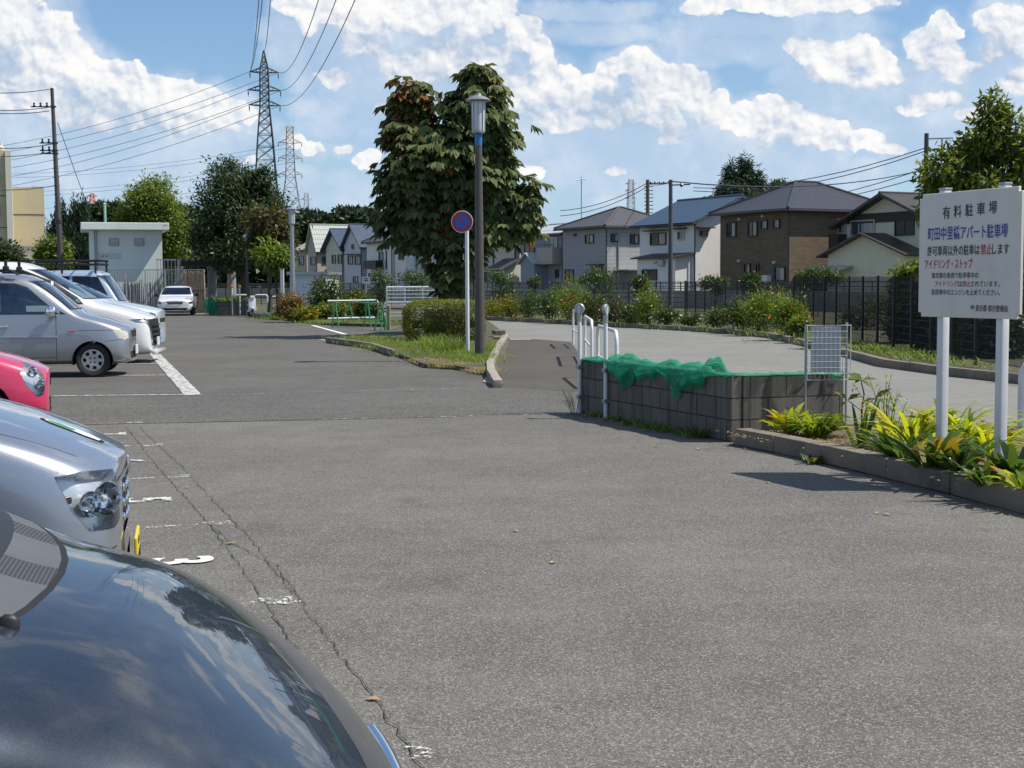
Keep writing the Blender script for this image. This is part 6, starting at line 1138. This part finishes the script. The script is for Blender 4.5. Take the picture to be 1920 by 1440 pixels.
    def wheels(c, xs, r, rim='cover', wd=.17):
        for x in xs:
            for sg in (1, -1):
                poly = [(-0 + (x if True else 0) * 1.0 + (r + .05) * cos(a), r * .98 + (r + .05) * sin(a)) for a in [2 * pi * k / 28 for k in range(28)]]
                d, ua, va = proj(90, sg); poly = [(-q[0], q[1]) for q in poly] if ua.x < 0 else poly
                fs = c.region(poly, 90, sg, -.2, lim=lambda p: p.y * sg > c.w * .45)
                bmesh.ops.delete(c.bm, geom=fs, context='FACES')
                mb = MB(); pr = [(r + .052) for _ in range(1)]; y1 = c.w * .985; y0 = c.w * .45; M2 = Matrix.Translation((x, sg * (y0 + y1) / 2, r * .98)) @ Matrix.Rotation(pi / 2, 4, 'X'); h2 = (y1 - y0) / 2
                mb.lathe([(r + .052, -h2 * (1 if sg < 0 else 1)), (r + .056, h2)], n=28, M=M2, cap=False); keep_ = [f for f in mb.f if max(mb.v[i][2] for i in f) > r * .75]; mb.f = keep_; mb.m = [0] * len(keep_); mb.build('wheel_arch', MT['gap'], c.t, smooth=True)
                yo = sg * (c.w - .035); M2 = Matrix.Translation((x, yo - sg * wd / 2, r)) @ Matrix.Rotation(-sg * pi / 2, 4, 'X'); h2 = wd / 2; ri = r * .66
                t = MB(); t.lathe([(ri, -h2), (r * .9, -h2), (r * .985, -h2 * .8), (r, -h2 * .5), (r, h2 * .5), (r * .985, h2 * .8), (r * .9, h2), (ri + .01, h2 * .92), (ri, h2 * .8)], n=36, M=M2, cap=False); ty = t.build('wheel', MT['rubber'], c.t, smooth=40)
                k = MB(); k.lathe([(ri, h2 * .3), (0, h2 * .3)], n=24, M=M2, cap=False); k.build('brake_back', MT['gap'], ty); m = MB(); zf_ = h2 * .86
                m.lathe([(ri * 1.0, h2 * .80), (ri * .985, zf_), (ri * .86, zf_ * 1.02), (ri * .84, h2 * .72)], n=42, M=M2, cap=False); m.lathe([(ri * .56, h2 * .72), (ri * .54, zf_ * 1.04), (ri * .3, zf_ * 1.0), (ri * .12, zf_ * .94), (0, zf_ * .94)], n=42, M=M2, cap=False)
                ns = 7 if rim == 'cover' else 5
                for q in range(ns):
                    a = 2 * pi * q / ns; hw = .30 if rim == 'cover' else .20
                    vs = [Vector((rr * cos(a + s * hw * (1.0 if rr < ri * .7 else .62)), rr * sin(a + s * hw * (1.0 if rr < ri * .7 else .62)), zz)) for rr, zz in ((ri * .5, zf_ * 1.02), (ri * .88, zf_ * 1.0)) for s in (-1, 1)]; vs += [v - Vector((0, 0, .02)) for v in vs]; m.add([M2 @ v for v in vs], [(0, 2, 3, 1), (0, 1, 5, 4), (2, 6, 7, 3), (0, 4, 6, 2), (1, 3, 7, 5)])
                m.build('rim', MT['silverplastic'], ty, smooth=30); nb = MB()
                for q in range(4): a = pi / 4 + q * pi / 2; nb.lathe([(.016, 0), (.016, .006), (0, .006)], c=(ri * .27 * cos(a), ri * .27 * sin(a), zf_ * .995), n=8, M=M2)
                nb.build('wheel_nut', MT['gap'], ty)
    def interior(c, belt, xs=(-1.55,), floor=.35):
        w = c.w; seats = MB()
        for x in xs:
            for sg in (1, -1):
                seats.box((x, sg * w * .45, .62), (.5, w * .72, .2), bev=.06); seats.box((x - .28, sg * w * .45, .95), (.16, w * .7, .62), bev=.06); seats.box((x - .34, sg * w * .45, 1.33), (.1, w * .34, .2), bev=.04)
        seats.build('seats', MT['interior'], c.t, smooth=50); d = MB(); d.box((c.xh - .28, 0, belt - .14), (.42, w * 1.7, .2), bev=.07); d.build('dashboard', MT['interior'], c.t, smooth=50); s = MB(); M2 = Matrix.Translation((c.xh - .58, -w * .45, belt - .02)) @ Matrix.Rotation(R(-62), 4, 'Y'); s.tube([M2 @ Vector((.18 * cos(a), .18 * sin(a), 0)) for a in [2 * pi * k / 20 for k in range(20)]], .014, 6, closed=True); s.build('steering_wheel', MT['black'], c.t)
        f = MB(); f.box((-c.L / 2, 0, floor), (c.L * .82, w * 1.75, .04)); f.build('floor_pan', MT['gap'], c.t)
    def mirror(c, x, z, mat=None, sg=1, s=1.0, parent=None):
        o = MB(); o.box((x, sg * (c.w + .10 * s), z), (.11 * s, .20 * s, .15 * s), bev=.045 * s); m = o.build('side_mirror', mat or c.paint, c.t, smooth=60); f = MB(); f.box((x - .057 * s, sg * (c.w + .10 * s), z), (.006, .165 * s, .115 * s), bev=.003); f.build('mirror_glass', MT['chrome'], m); a = MB(); a.box((x + .02, sg * (c.w - .0), z - .05), (.07, .12, .05), bev=.015); a.build('mirror_arm', MT['black'], m)
    def finish(c, belt=None):
        me = bpy.data.meshes.new('body'); tg = [f[c.lay] for f in c.bm.faces]
        for f in c.bm.faces: f.material_index = 1 if f[c.lay] == 1 else 0
        inner = c.bm.copy(); c.bm.to_mesh(me); me.materials.append(c.paint); me.materials.append(MT['gap']); link(bpy.data.objects.new('body', me), c.t)
        inner.normal_update()
        for v in inner.verts: v.co = v.co - v.normal * .035
        m2 = bpy.data.meshes.new('inner_lining'); inner.to_mesh(m2); inner.free(); m2.materials.append(MT['interior']); link(bpy.data.objects.new('inner_lining', m2), c.t); c.bm.free()
def side(poly, sg, mirror_u=True):
    """polygon given as (x forward, z); returns it in the side projection of that flank"""
    d, ua, va = proj(90, sg); return [(q[0] * ua.x, q[1]) for q in poly]
def headlamp(c, poly, th, sg, depth=.05, lens='lens', amber=True, bowl=None, mind=.05):
    U0 = cos(R(th)) * c.w * .82 + sin(R(th)) * .10; poly = [(U0 - q[0], q[1]) for q in poly]; bowl = [(U0 - u, v, r) for u, v, r in bowl] if bowl else None; amber = (U0 - amber[0], amber[1]) if amber else None
    fs = c.region(poly, th, sg, mind)
    if not fs: return
    d, ua, va = proj(th, sg); hs = c.take(fs, 'headlight', MT['refl'], keep=True, push=-depth, wall=True); le = c.take(fs, 'lens', MT[lens], hs, push=.002)
    us = [p[0] for p in poly]; vs = [p[1] for p in poly]; pc = Vector((0, 0, 0)); ctr = [v.co for v in le.data.vertices]; pc = sum(ctr, Vector()) / len(ctr)
    rim = MB(); P2 = list(poly)
    if bowl:
        for (u, v, r) in bowl:
            near = min(ctr, key=lambda q: (q.dot(ua) - u) ** 2 + (q.dot(va) - v) ** 2); p = near - d * (depth * .75) ; p = p + ua * (u - near.dot(ua)) + va * (v - near.dot(va))
            M2 = Matrix.Translation(p) @ d.to_track_quat('Z', 'Y').to_matrix().to_4x4(); b = MB(); b.lathe([(r, .018), (r * .95, .022), (r * .8, .0), (r * .5, -.016), (r * .2, -.022)], n=24, M=M2, cap=False); b.build('reflector_bowl', MT['chrome'], hs, smooth=True); g = MB(); g.lathe([(0, .012), (r * .16, .008), (r * .2, -.004), (r * .2, -.022)], n=16, M=M2, cap=False); g.build('bulb', MT['milky'], hs, smooth=True)
    if amber:
        u, v = amber; near = min(ctr, key=lambda q: (q.dot(ua) - u) ** 2 + (q.dot(va) - v) ** 2); a = MB(); a.box(near - d * depth * .7, (.035, .05, .03), bev=.01, rz=atan2(d.y, d.x)); a.build('indicator', MT['bulbgl'], hs, smooth=True)
def row_at(k, fwd): p = stall(k) + VH * fwd; return (p.x, p.y)

# --- 1 dark blue-grey car at the lower left
def dark_over(st):      # gently falling wings instead of a square shoulder
    out = []
    for i, q in enumerate(st):
        q = list(q)
        if i < 6: q[10] *= .90; q[9] -= .030; q[7] -= .080; q[5] -= .04; q[13] += .006; q[12] *= .92; q[11] -= .002
        out.append(tuple(q))
    return out
c = Car('parked_car', 'dark blue grey car in the lower left corner, only its glossy bonnet showing', 'car', 'dark', (-.245, 2.86), R(12), 3.6, 1.66, 1.52, .60, 1.045, .74, 1.75, .98, noser=.42, p=2.1, level=4, over=dark_over, shoulder=.05, group='parked cars in the lot')
for sg in (1, -1):
    c.window(side([(-.92, 1.02), (-1.62, 1.43), (-2.0, 1.44), (-2.0, 1.02)], sg), sg=sg, glass='glassdark', lim=lambda p: p.y * sg > .3); c.window(side([(-2.08, 1.02), (-2.08, 1.44), (-2.8, 1.42), (-2.9, 1.02)], sg), sg=sg, glass='glassdark', lim=lambda p: p.y * sg > .3)
ws = lambda c, z0, z1, k0, k1: [(-c.w * k0, z0), (c.w * k0, z0), (c.w * k1, z1), (-c.w * k1, z1)]
c.window(ws(c, 1.075, 1.43, .84, .70), 'windscreen', 0, glass='glassdark', lim=lambda p: p.x < c.xh + .02)
arc = lambda x0, bow, y: x0 + bow * (1 - (y / .72) ** 2)
for i in range(10):
    y0, y1 = -.72 + i * .144, -.72 + (i + 1) * .144; x0, x1 = arc(-.80, .16, y0), arc(-.80, .16, y1)
    fs = c.region([(x0, y0), (x1, y1), (x1 - .014, y1), (x0 - .014, y0)], 'top', mind=.1)
    for f in fs: f[c.lay] = 1
    fs = c.region([(x0 - .014, y0), (x1 - .014, y1), (x1 - .17, y1), (x0 - .17, y0)], 'top', mind=.1)
    for f in fs: f[c.lay] = 3
c.take([f for f in c.bm.faces if f[c.lay] == 3], 'cowl', MT['greymesh'])
for (x, y) in ((-.715, .127), (-.69, -.41)):
    noz = MB(); z = c.top(x, y); M2 = Matrix.Translation((x, y, z)) @ Matrix.Rotation(R(8), 4, 'Y'); noz.lathe([(.019, -.01), (.017, .006), (.009, .013), (0, .014)], n=14, M=M2 @ Matrix.Diagonal((1.0, .55, 1, 1))); noz.build('washer_nozzle', MT['black'], c.t, smooth=60)
ct = MB(); ct.tube([(c.front(y, .57) + .008, y, .57) for y in [-.34 + .068 * i for i in range(11)]], .020, 10); ct.build('chrome_strip', MT['chrome'], c.t, smooth=60)
wl = MB(); wl.tube([(-.78, .5, c.top(-.78, .45) + .02), (-.72, .1, c.top(-.74, .1) + .035), (-.74, -.3, c.top(-.74, -.3) + .035)], .009, 8); wl.build('wiper', MT['black'], c.t)
for sg in (1, -1): headlamp(c, [(-.26, .70), (.12, .66), (.20, .50), (-.22, .52)], 38, sg, .05, amber=None, bowl=[(0, .58, .05)])
fs = c.region([(-.36, .56), (.36, .56), (.30, .36), (-.30, .36)], 0); c.take(fs, 'grille', MT['chrome'], push=.004); c.wheels((-.62, -2.95), .29); c.interior(.98); c.mirror(-1.0, 1.05, None, 1); c.mirror(-1.0, 1.05, None, -1); c.finish()

# --- 2 silver kei car with the yellow plate
c = Car('parked_car', 'silver car with big clear headlight, yellow plate and a green and white bonnet sticker', 'car', 'silver', (-1.615, 5.90), R(13), 3.39, 1.475, 1.66, .90, 1.20, 1.0, 1.75, 1.02, noser=.74, p=1.8, zb=.22, level=3, shoulder=.085, group='parked cars in the lot')
for sg in (1, -1):
    c.window(side([(-1.2, 1.06), (-1.75, 1.5), (-2.1, 1.52), (-2.1, 1.06)], sg), sg=sg, lim=lambda p: p.y * sg > .3); c.window(side([(-2.18, 1.06), (-2.18, 1.52), (-2.9, 1.5), (-2.95, 1.06)], sg), sg=sg, lim=lambda p: p.y * sg > .3)
    c.seam(side([(-1.12, .30), (-1.12, 1.02), (-1.2, 1.05)], sg), sg=sg); c.seam(side([(-2.14, .30), (-2.14, 1.02)], sg), sg=sg)
c.window(ws(c, 1.17, 1.52, .84, .72), 'windscreen', 0, lim=lambda p: p.x < c.xh + .02)
for sg in (1, -1):
    headlamp(c, [(-.14, .89), (-.03, .90), (.16, .885), (.185, .69), (.10, .675), (-.04, .68), (-.10, .76)], 48, sg, .055, amber=(-.10, .80), bowl=[(.075, .785, .066), (-.015, .775, .05)])
    c.seam([(c.w * .97 * 1, -.12), (c.w * .80, -.5), (c.w * .84, -.98)] if False else [(-.16, sg * .52), (-.5, sg * .60), (-.98, sg * .62)], .007, 'top'); c.seam(side([(-.02, .60), (-.42, .60), (-.52, .66)], sg), .006, sg=sg)
c.seam([(-.49, .835), (-.2, .85), (0, .855), (.2, .85), (.49, .835)], .008, 0)
fs = c.region([(-.36, .83), (.36, .83), (.30, .60), (-.30, .60)], 0); gr = c.take(fs, 'grille', c.paint, push=-.008); bt = MB(); hl = MB()
for r_ in range(3):
    for k in range(9):
        y = -.28 + k * .07; z = .655 + r_ * .062; M2 = Matrix.Translation((-.010 - .10 * (abs(y) / .4) ** 2.2, y, z)) @ Matrix.Rotation(pi / 2, 4, 'Y') @ Matrix.Diagonal((1.0, .8, 1, 1)); hl.lathe([(.024, .004), (.024, .010), (0, .010)], n=14, M=M2); bt.lathe([(.0, .020), (.012, .018), (.020, .010)], c=(.006, 0, 0), n=12, M=M2)
hl.build('grille_hole', MT['gap'], gr); bt.build('chrome_button', MT['chrome'], gr, smooth=True); fs = c.region([(-.40, .845), (.40, .845), (.40, .832), (-.40, .832)], 0); c.take(fs, 'grille_trim', MT['chrome'], push=.006)
fs = c.region([(-.34, .50), (.34, .50), (.30, .34), (-.30, .34)], 0); c.take(fs, 'lower_intake', MT['gap'], push=-.01)
pl = MB(); pl.box((.035, .02, .475), (.012, .33, .165), bev=.004); p_ = pl.build('number_plate', MT['plate_y'], c.t); mk = MB()
for (y, z, a, h) in ((-.1, .45, .05, .07), (-.03, .45, .05, .07), (.05, .45, .05, .07), (.12, .45, .05, .07), (0, .525, .16, .028)): mk.box((.0425, .02 + y, z), (.003, a * .6, h * .8))
mk.build('plate_marking', MT['gap'], p_)
M2 = Matrix.Translation((-.42, -.02, 0)); pts = [(-.13, -.03), (-.10, -.065), (-.02, -.05), (.09, -.075), (.14, -.04), (.14, .04), (.09, .075), (-.02, .05), (-.10, .065), (-.13, .03)]
fs = c.region([(-.21 + x * .9, -.02 + y * .8) for x, y in ((-.14, -.02), (-.10, -.07), (.06, -.085), (.13, -.05), (.14, .03), (.08, .08), (-.08, .065), (-.14, .02))], 'top'); st_ = c.take(fs, 'sticker', MT['gap'], push=.002, keep=True); fs = c.region([(-.21 + x * .9, -.02 + y * .8) for x, y in ((-.12, -.02), (-.09, -.055), (.05, -.07), (.115, -.04), (.12, .03), (.07, .065), (-.07, .05), (-.12, .015))], 'top'); c.take(fs, 'sticker_face', MT['plate_w'], st_, push=.004, keep=True); fs = c.region([(-.21 + x * .9, -.02 + y * .8) for x, y in ((-.11, -.01), (-.09, -.045), (.0, -.055), (.02, 0), (-.06, .02))], 'top'); c.take(fs, 'green_mark', MT['txt_g'], st_, push=.006, keep=True)
noz = MB(); noz.box((-.86, .1, 1.115), (.035, .05, .018), bev=.007); noz.build('washer_nozzle', MT['black'], c.t); c.wheels((-.62, -2.95), .275); c.interior(1.02); c.mirror(-1.25, 1.1, None, 1); c.mirror(-1.25, 1.1, None, -1); c.finish()

# --- 3 pink car
c = Car('parked_car', 'glossy pink red car showing only its nose and one tall headlight', 'car', 'pink', (-4.98, 15.3), R(17), 3.8, 1.66, 1.5, .70, 1.0, 1.05, 1.9, .96, noser=.6, p=1.6, level=3, group='parked cars in the lot')
for sg in (1, -1):
    headlamp(c, [(-.20, .70), (-.05, .80), (.06, .78), (.10, .60), (.06, .46), (-.04, .44), (-.14, .55)], 50, sg, .05, amber=None, bowl=[(-.03, .70, .055), (.03, .56, .05)]); c.window(side([(-1.25, 1.0), (-1.85, 1.38), (-2.2, 1.42), (-2.2, 1.0)], sg), sg=sg, glass='glassdark', lim=lambda p: p.y * sg > .3); c.window(side([(-2.28, 1.0), (-2.28, 1.42), (-2.9, 1.38), (-3.1, 1.0)], sg), sg=sg, glass='glassdark', lim=lambda p: p.y * sg > .3); c.seam(side([(-1.2, .3), (-1.2, .98)], sg), sg=sg); c.seam([(-.2, sg * .55), (-.6, sg * .66), (-1.05, sg * .68)], .008, 'top')
c.window(ws(c, 1.05, 1.4, .84, .72), 'windscreen', 0, glass='glassdark', lim=lambda p: p.x < c.xh + .02); fs = c.region([(-.45, .42), (.45, .42), (.40, .26), (-.40, .26)], 0); c.take(fs, 'lower_intake', MT['gap'], push=-.01); fs = c.region([(-.3, .62), (.3, .62), (.25, .52), (-.25, .52)], 0); c.take(fs, 'grille', MT['gap'], push=-.008); c.wheels((-.72, -3.1), .30); c.interior(.96); c.finish()

# --- 4 silver van with a roof rail
c = Car('parked_van', 'silver van with a silver hub cap, chrome mirror and black roof rail', 'van', 'silver2', (-6.72, 25.3), R(9), 4.2, 1.68, 1.79, .82, 1.10, .88, 1.68, 1.03, noser=.62, p=1.35, zb=.20, level=3, shoulder=.09, tumble=.78, group='parked cars in the lot')
for sg in (1, -1):
    L_ = lambda p: p.y * sg > .3
    c.window(side([(-1.17, 1.08), (-1.70, 1.55), (-1.9, 1.615), (-2.28, 1.63), (-2.28, 1.08)], sg), sg=sg, lim=L_); c.window(side([(-2.38, 1.08), (-2.38, 1.63), (-3.1, 1.62), (-3.1, 1.08)], sg), sg=sg, glass='glassdark', lim=L_); c.window(side([(-3.18, 1.08), (-3.18, 1.615), (-3.75, 1.52), (-3.85, 1.08)], sg), sg=sg, glass='glassdark', lim=L_)
    c.seam(side([(-1.22, .30), (-1.22, 1.06)], sg), .010, sg=sg); c.seam(side([(-2.33, .28), (-2.33, 1.06)], sg), .010, sg=sg); c.seam(side([(-1.22, .34), (-2.33, .34)], sg), .008, sg=sg); c.seam(side([(-.12, .80), (-.86, .80)], sg), .008, sg=sg); c.seam(side([(-.05, .64), (-.22, .63), (-.42, .61)], sg), .008, sg=sg)
    fs = c.region(side([(-1.17, 1.06), (-1.17, 1.54), (-1.08, 1.2), (-.98, 1.06)], sg) if False else side([(-1.16, 1.08), (-1.16, 1.14), (-1.05, 1.08)], sg), 90, sg); c.take(fs, 'quarter_panel', MT['black'], push=.003)
    headlamp(c, [(-.20, .80), (-.02, .79), (.09, .76), (.10, .66), (.0, .63), (-.12, .66)], 52, sg, .04, 'hazylens', amber=None)
    m = MB(); y = c.w * .995 * sg; m.box((-2.35, y, .695), (2.3, .022, .05), bev=.01); m.build('side_moulding', c.paint, c.t, smooth=50); h = MB(); h.box((-2.08, y * 1.004, .88), (.17, .035, .055), bev=.015); h.build('door_handle', MT['chrome'], c.t, smooth=50); h = MB(); h.box((-.96, y * .995, .795), (.11, .02, .022), bev=.009); h.build('indicator', MT['bulbgl'], c.t); rr = MB(); rr.tube([(-1.85, sg * .62, 1.77), (-1.98, sg * .62, 1.835), (-3.6, sg * .62, 1.835), (-3.7, sg * .62, 1.77)], .022, 8); rr.build('roof_rail', MT['black'], c.t); cl = MB(); cl.box((-2.05, sg * .62, 1.865), (.10, .12, .10), bev=.03); cl.box((-2.05, sg * .62, 1.94), (.05, .05, .16), bev=.01); cl.build('rack_foot', MT['black'], c.t, smooth=50); c.mirror(-1.28, 1.13, MT['chrome'], sg, 1.25)
c.window(ws(c, 1.155, 1.66, .83, .70), 'windscreen', 0, lim=lambda p: p.x < c.xh + .02); fs = c.region([(-.42, .78), (.42, .78), (.36, .66), (-.36, .66)], 0); c.take(fs, 'grille', MT['gap'], push=-.006); fs = c.region([(-.55, .42), (.55, .42), (.5, .3), (-.5, .3)], 0); c.take(fs, 'lower_intake', MT['gap'], push=-.01)
pl = MB(); pl.box((.03, .0, .44), (.02, .33, .165), bev=.004); pl.build('number_plate', MT['plate_w'], c.t); wp = MB(); wp.tube([(-.90, -.5, 1.10), (-.96, 0, 1.135), (-.93, .45, 1.11)], .012, 6); wp.build('wiper', MT['black'], c.t); c.wheels((-.63, -3.25), .288); c.interior(1.03, (-1.75, -2.75)); c.finish()

# --- 5 white minivan with the big black grille
c = Car('parked_van', 'white minivan with dark side glass and a large black grille, behind the silver van', 'minivan', 'white', (-7.36, 29.4), R(6), 4.7, 1.74, 2.06, .92, 1.22, 1.12, 2.45, 1.10, noser=.72, p=1.5, zb=.17, level=3, shoulder=.10, tumble=.76, group='parked cars in the lot')
for sg in (1, -1):
    L_ = lambda p: p.y * sg > .3
    c.window(side([(-1.25, 1.235), (-2.35, 1.74), (-2.36, 1.235)], sg) if False else side([(-1.30, 1.19), (-1.42, 1.33), (-1.90, 1.64), (-1.90, 1.19)], sg), sg=sg, lim=L_); c.window(side([(-1.95, 1.17), (-1.95, 1.67), (-2.45, 1.87), (-2.9, 1.89), (-2.9, 1.17)], sg), sg=sg, lim=L_, glass='glassdark'); c.window(side([(-2.96, 1.17), (-2.96, 1.89), (-3.8, 1.89), (-3.8, 1.17)], sg), sg=sg, lim=L_, glass='glassdark'); c.window(side([(-3.86, 1.17), (-3.86, 1.88), (-4.3, 1.8), (-4.4, 1.17)], sg), sg=sg, lim=L_, glass='glassdark')
    c.seam(side([(-1.5, .3), (-1.5, 1.15)], sg), .01, sg=sg); c.seam(side([(-2.93, .3), (-2.93, 1.15)], sg), .01, sg=sg); headlamp(c, [(-.30, .88), (.0, .90), (.10, .84), (.08, .80), (-.2, .82)], 45, sg, .03, amber=None); c.mirror(-1.75, 1.2, None, sg)
c.window(ws(c, 1.29, 1.90, .82, .68), 'windscreen', 0, lim=lambda p: p.x < c.xh + .02)
fs = c.region([(-.74, .88), (.74, .88), (.54, .33), (-.54, .33)], 0, mind=.02); gr = c.take(fs, 'grille', MT['gap'], push=-.012); b = MB()
for z in (.45, .55, .65, .75): b.box((.012, 0, z), (.02, .98, .022), bev=.006)
b.build('grille_bar', MT['black'], gr)
k = MB()
for sg in (1, -1): k.tube([(c.front(sg * .54, .36) + .012, sg * .54, .34), (c.front(sg * .62, .6) + .012, sg * .63, .60), (c.front(sg * .70, .82) + .012, sg * .72, .86)], .016, 6)
k.tube([(.03, -.49, .335), (.03, .49, .335)], .016, 6); k.build('grille_trim', MT['chrome'], gr); sp = MB(); sp.box((.045, 0, .22), (.10, 1.46, .07), bev=.03); sp.build('front_spoiler', c.paint, c.t, smooth=50); pl = MB(); pl.box((.035, 0, .42), (.02, .33, .165)); pl.build('number_plate', MT['plate_w'], c.t); c.wheels((-.95, -3.8), .32, 'alloy'); c.interior(1.1, (-2.2, -3.1)); c.finish()

# --- 6 icy white car
c = Car('parked_car', 'pale icy white car between the white minivan and the car with the roof rack', 'car', 'icy', (-8.15, 33.2), R(5), 4.3, 1.70, 1.70, .99, 1.21, 1.15, 2.1, 1.02, noser=.62, p=1.5, level=3, group='parked cars in the lot')
for sg in (1, -1): L_ = lambda p: p.y * sg > .3; c.window(side([(-1.38, 1.08), (-2.1, 1.48), (-2.5, 1.52), (-2.5, 1.08)], sg), sg=sg, lim=L_, glass='glassdark'); c.window(side([(-2.58, 1.08), (-2.58, 1.52), (-3.4, 1.48), (-3.6, 1.08)], sg), sg=sg, lim=L_, glass='glassdark'); headlamp(c, [(-.34, .92), (-.05, .95), (.08, .89), (.04, .79), (-.16, .83)], 45, sg, .04, amber=None); c.mirror(-1.5, 1.1, None, sg)
c.window(ws(c, 1.26, 1.60, .84, .72), 'windscreen', 0, lim=lambda p: p.x < c.xh + .02); fs = c.region([(-.40, .80), (.40, .80), (.36, .70), (-.36, .70)], 0); c.take(fs, 'grille', MT['gap'], push=-.006); c.wheels((-.85, -3.4), .31, 'alloy'); c.interior(1.02, (-2.1, -2.9)); c.finish()

# --- 7 tall blue-grey car with a black roof rack
c = Car('parked_car', 'tall light blue grey car carrying a black roof rack', 'car', 'bluegrey', (-9.5, 37.4), R(4), 3.4, 1.56, 1.96, .86, 1.10, .62, 1.12, 1.06, noser=.75, p=1.5, level=3, tumble=.84, group='parked cars in the lot')
for sg in (1, -1): L_ = lambda p: p.y * sg > .3; c.window(side([(-.85, 1.13), (-1.2, 1.78), (-1.85, 1.80), (-1.85, 1.13)], sg), sg=sg, lim=L_, glass='glassdark'); c.window(side([(-1.92, 1.13), (-1.92, 1.8), (-2.9, 1.78), (-2.95, 1.13)], sg), sg=sg, lim=L_, glass='glassdark'); headlamp(c, [(-.2, .82), (0, .82), (.06, .70), (-.14, .70)], 45, sg, .04, amber=None); c.mirror(-.9, 1.18, None, sg, 1.2)
c.window(ws(c, 1.15, 1.82, .86, .78), 'windscreen', 0, lim=lambda p: p.x < c.xh + .02); c.wheels((-.6, -2.8), .30, 'alloy'); c.interior(1.06, (-1.5,)); rk = MB()
for sg in (1, -1):
    rk.tube([(-1.2, sg * .66, 2.20), (-3.1, sg * .66, 2.20)], .022, 6); rk.tube([(-1.2, sg * .66, 2.10), (-3.1, sg * .66, 2.10)], .018, 6); rk.tube([(-1.2, 0, 2.2), (-1.2, sg * .66, 2.2)], .022, 6)
    for x in (-1.25, -2.1, -3.05): rk.tube([(x, sg * .66, 1.86), (x, sg * .66, 2.2)], .028, 6)
rk.build('roof_rack', MT['black'], c.t); rk2 = MB()
for x in (-1.2, -1.7, -2.2, -2.7, -3.1): rk2.tube([(x, -.66, 2.12), (x, .66, 2.12)], .018, 6)
rk2.tube([(-1.2, -.66, 2.2), (-1.2, .66, 2.2)], .022, 6); rk2.build('rack_bars', MT['black'], c.t); c.finish()

# --- 8 white hatchback facing the camera
c = Car('parked_car', 'white hatchback parked facing the camera in front of the picket fence', 'car', 'white', (XZ(327, 70.5), 70.5), R(-90 + 10), 4.4, 1.80, 1.48, .74, .98, 1.2, 2.15, .95, noser=.66, p=1.6, level=3, group='parked cars in the lot')
c.window(ws(c, 1.03, 1.39, .83, .70), 'windscreen', 0, lim=lambda p: p.x < c.xh + .02)
for sg in (1, -1): L_ = lambda p: p.y * sg > .3; c.window(side([(-1.45, 1.0), (-2.15, 1.34), (-2.6, 1.36), (-2.6, 1.0)], sg), sg=sg, lim=L_, glass='glassdark'); c.window(side([(-2.68, 1.0), (-2.68, 1.36), (-3.4, 1.32), (-3.6, 1.0)], sg), sg=sg, lim=L_, glass='glassdark'); c.mirror(-1.55, 1.02, MT['black'], sg); headlamp(c, [(-.40, .74), (-.10, .70), (.12, .66), (.08, .58), (-.2, .60)], 35, sg, .03, 'glassdark', amber=None); fs = c.region([(.86 - q[0], q[1]) for q in ((-.10, .46), (.10, .44), (.10, .32), (-.12, .30))], 30, sg); c.take(fs, 'fog_lamp_recess', MT['gap'], push=-.008)
fs = c.region([(-.42, .70), (.42, .70), (.34, .57), (-.34, .57)], 0); g3 = c.take(fs, 'grille', MT['gap'], push=-.008); b = MB(); b.box((.015, 0, .64), (.02, .74, .03), bev=.008); b.build('grille_bar', MT['chrome'], g3); fs = c.region([(-.62, .38), (.62, .38), (.56, .27), (-.56, .27)], 0); c.take(fs, 'lower_intake', MT['gap'], push=-.008); pl = MB(); pl.box((.03, 0, .46), (.02, .33, .165)); p_ = pl.build('number_plate', MT['plate_w'], c.t); mk = MB()
for y in (-.09, -.03, .05, .11): mk.box((.042, y, .44), (.004, .035, .06))
mk.build('plate_marking', MT['txt_g'], p_); c.wheels((-.9, -3.45), .315, 'alloy'); c.interior(.95, (-2.1, -2.9)); c.finish()
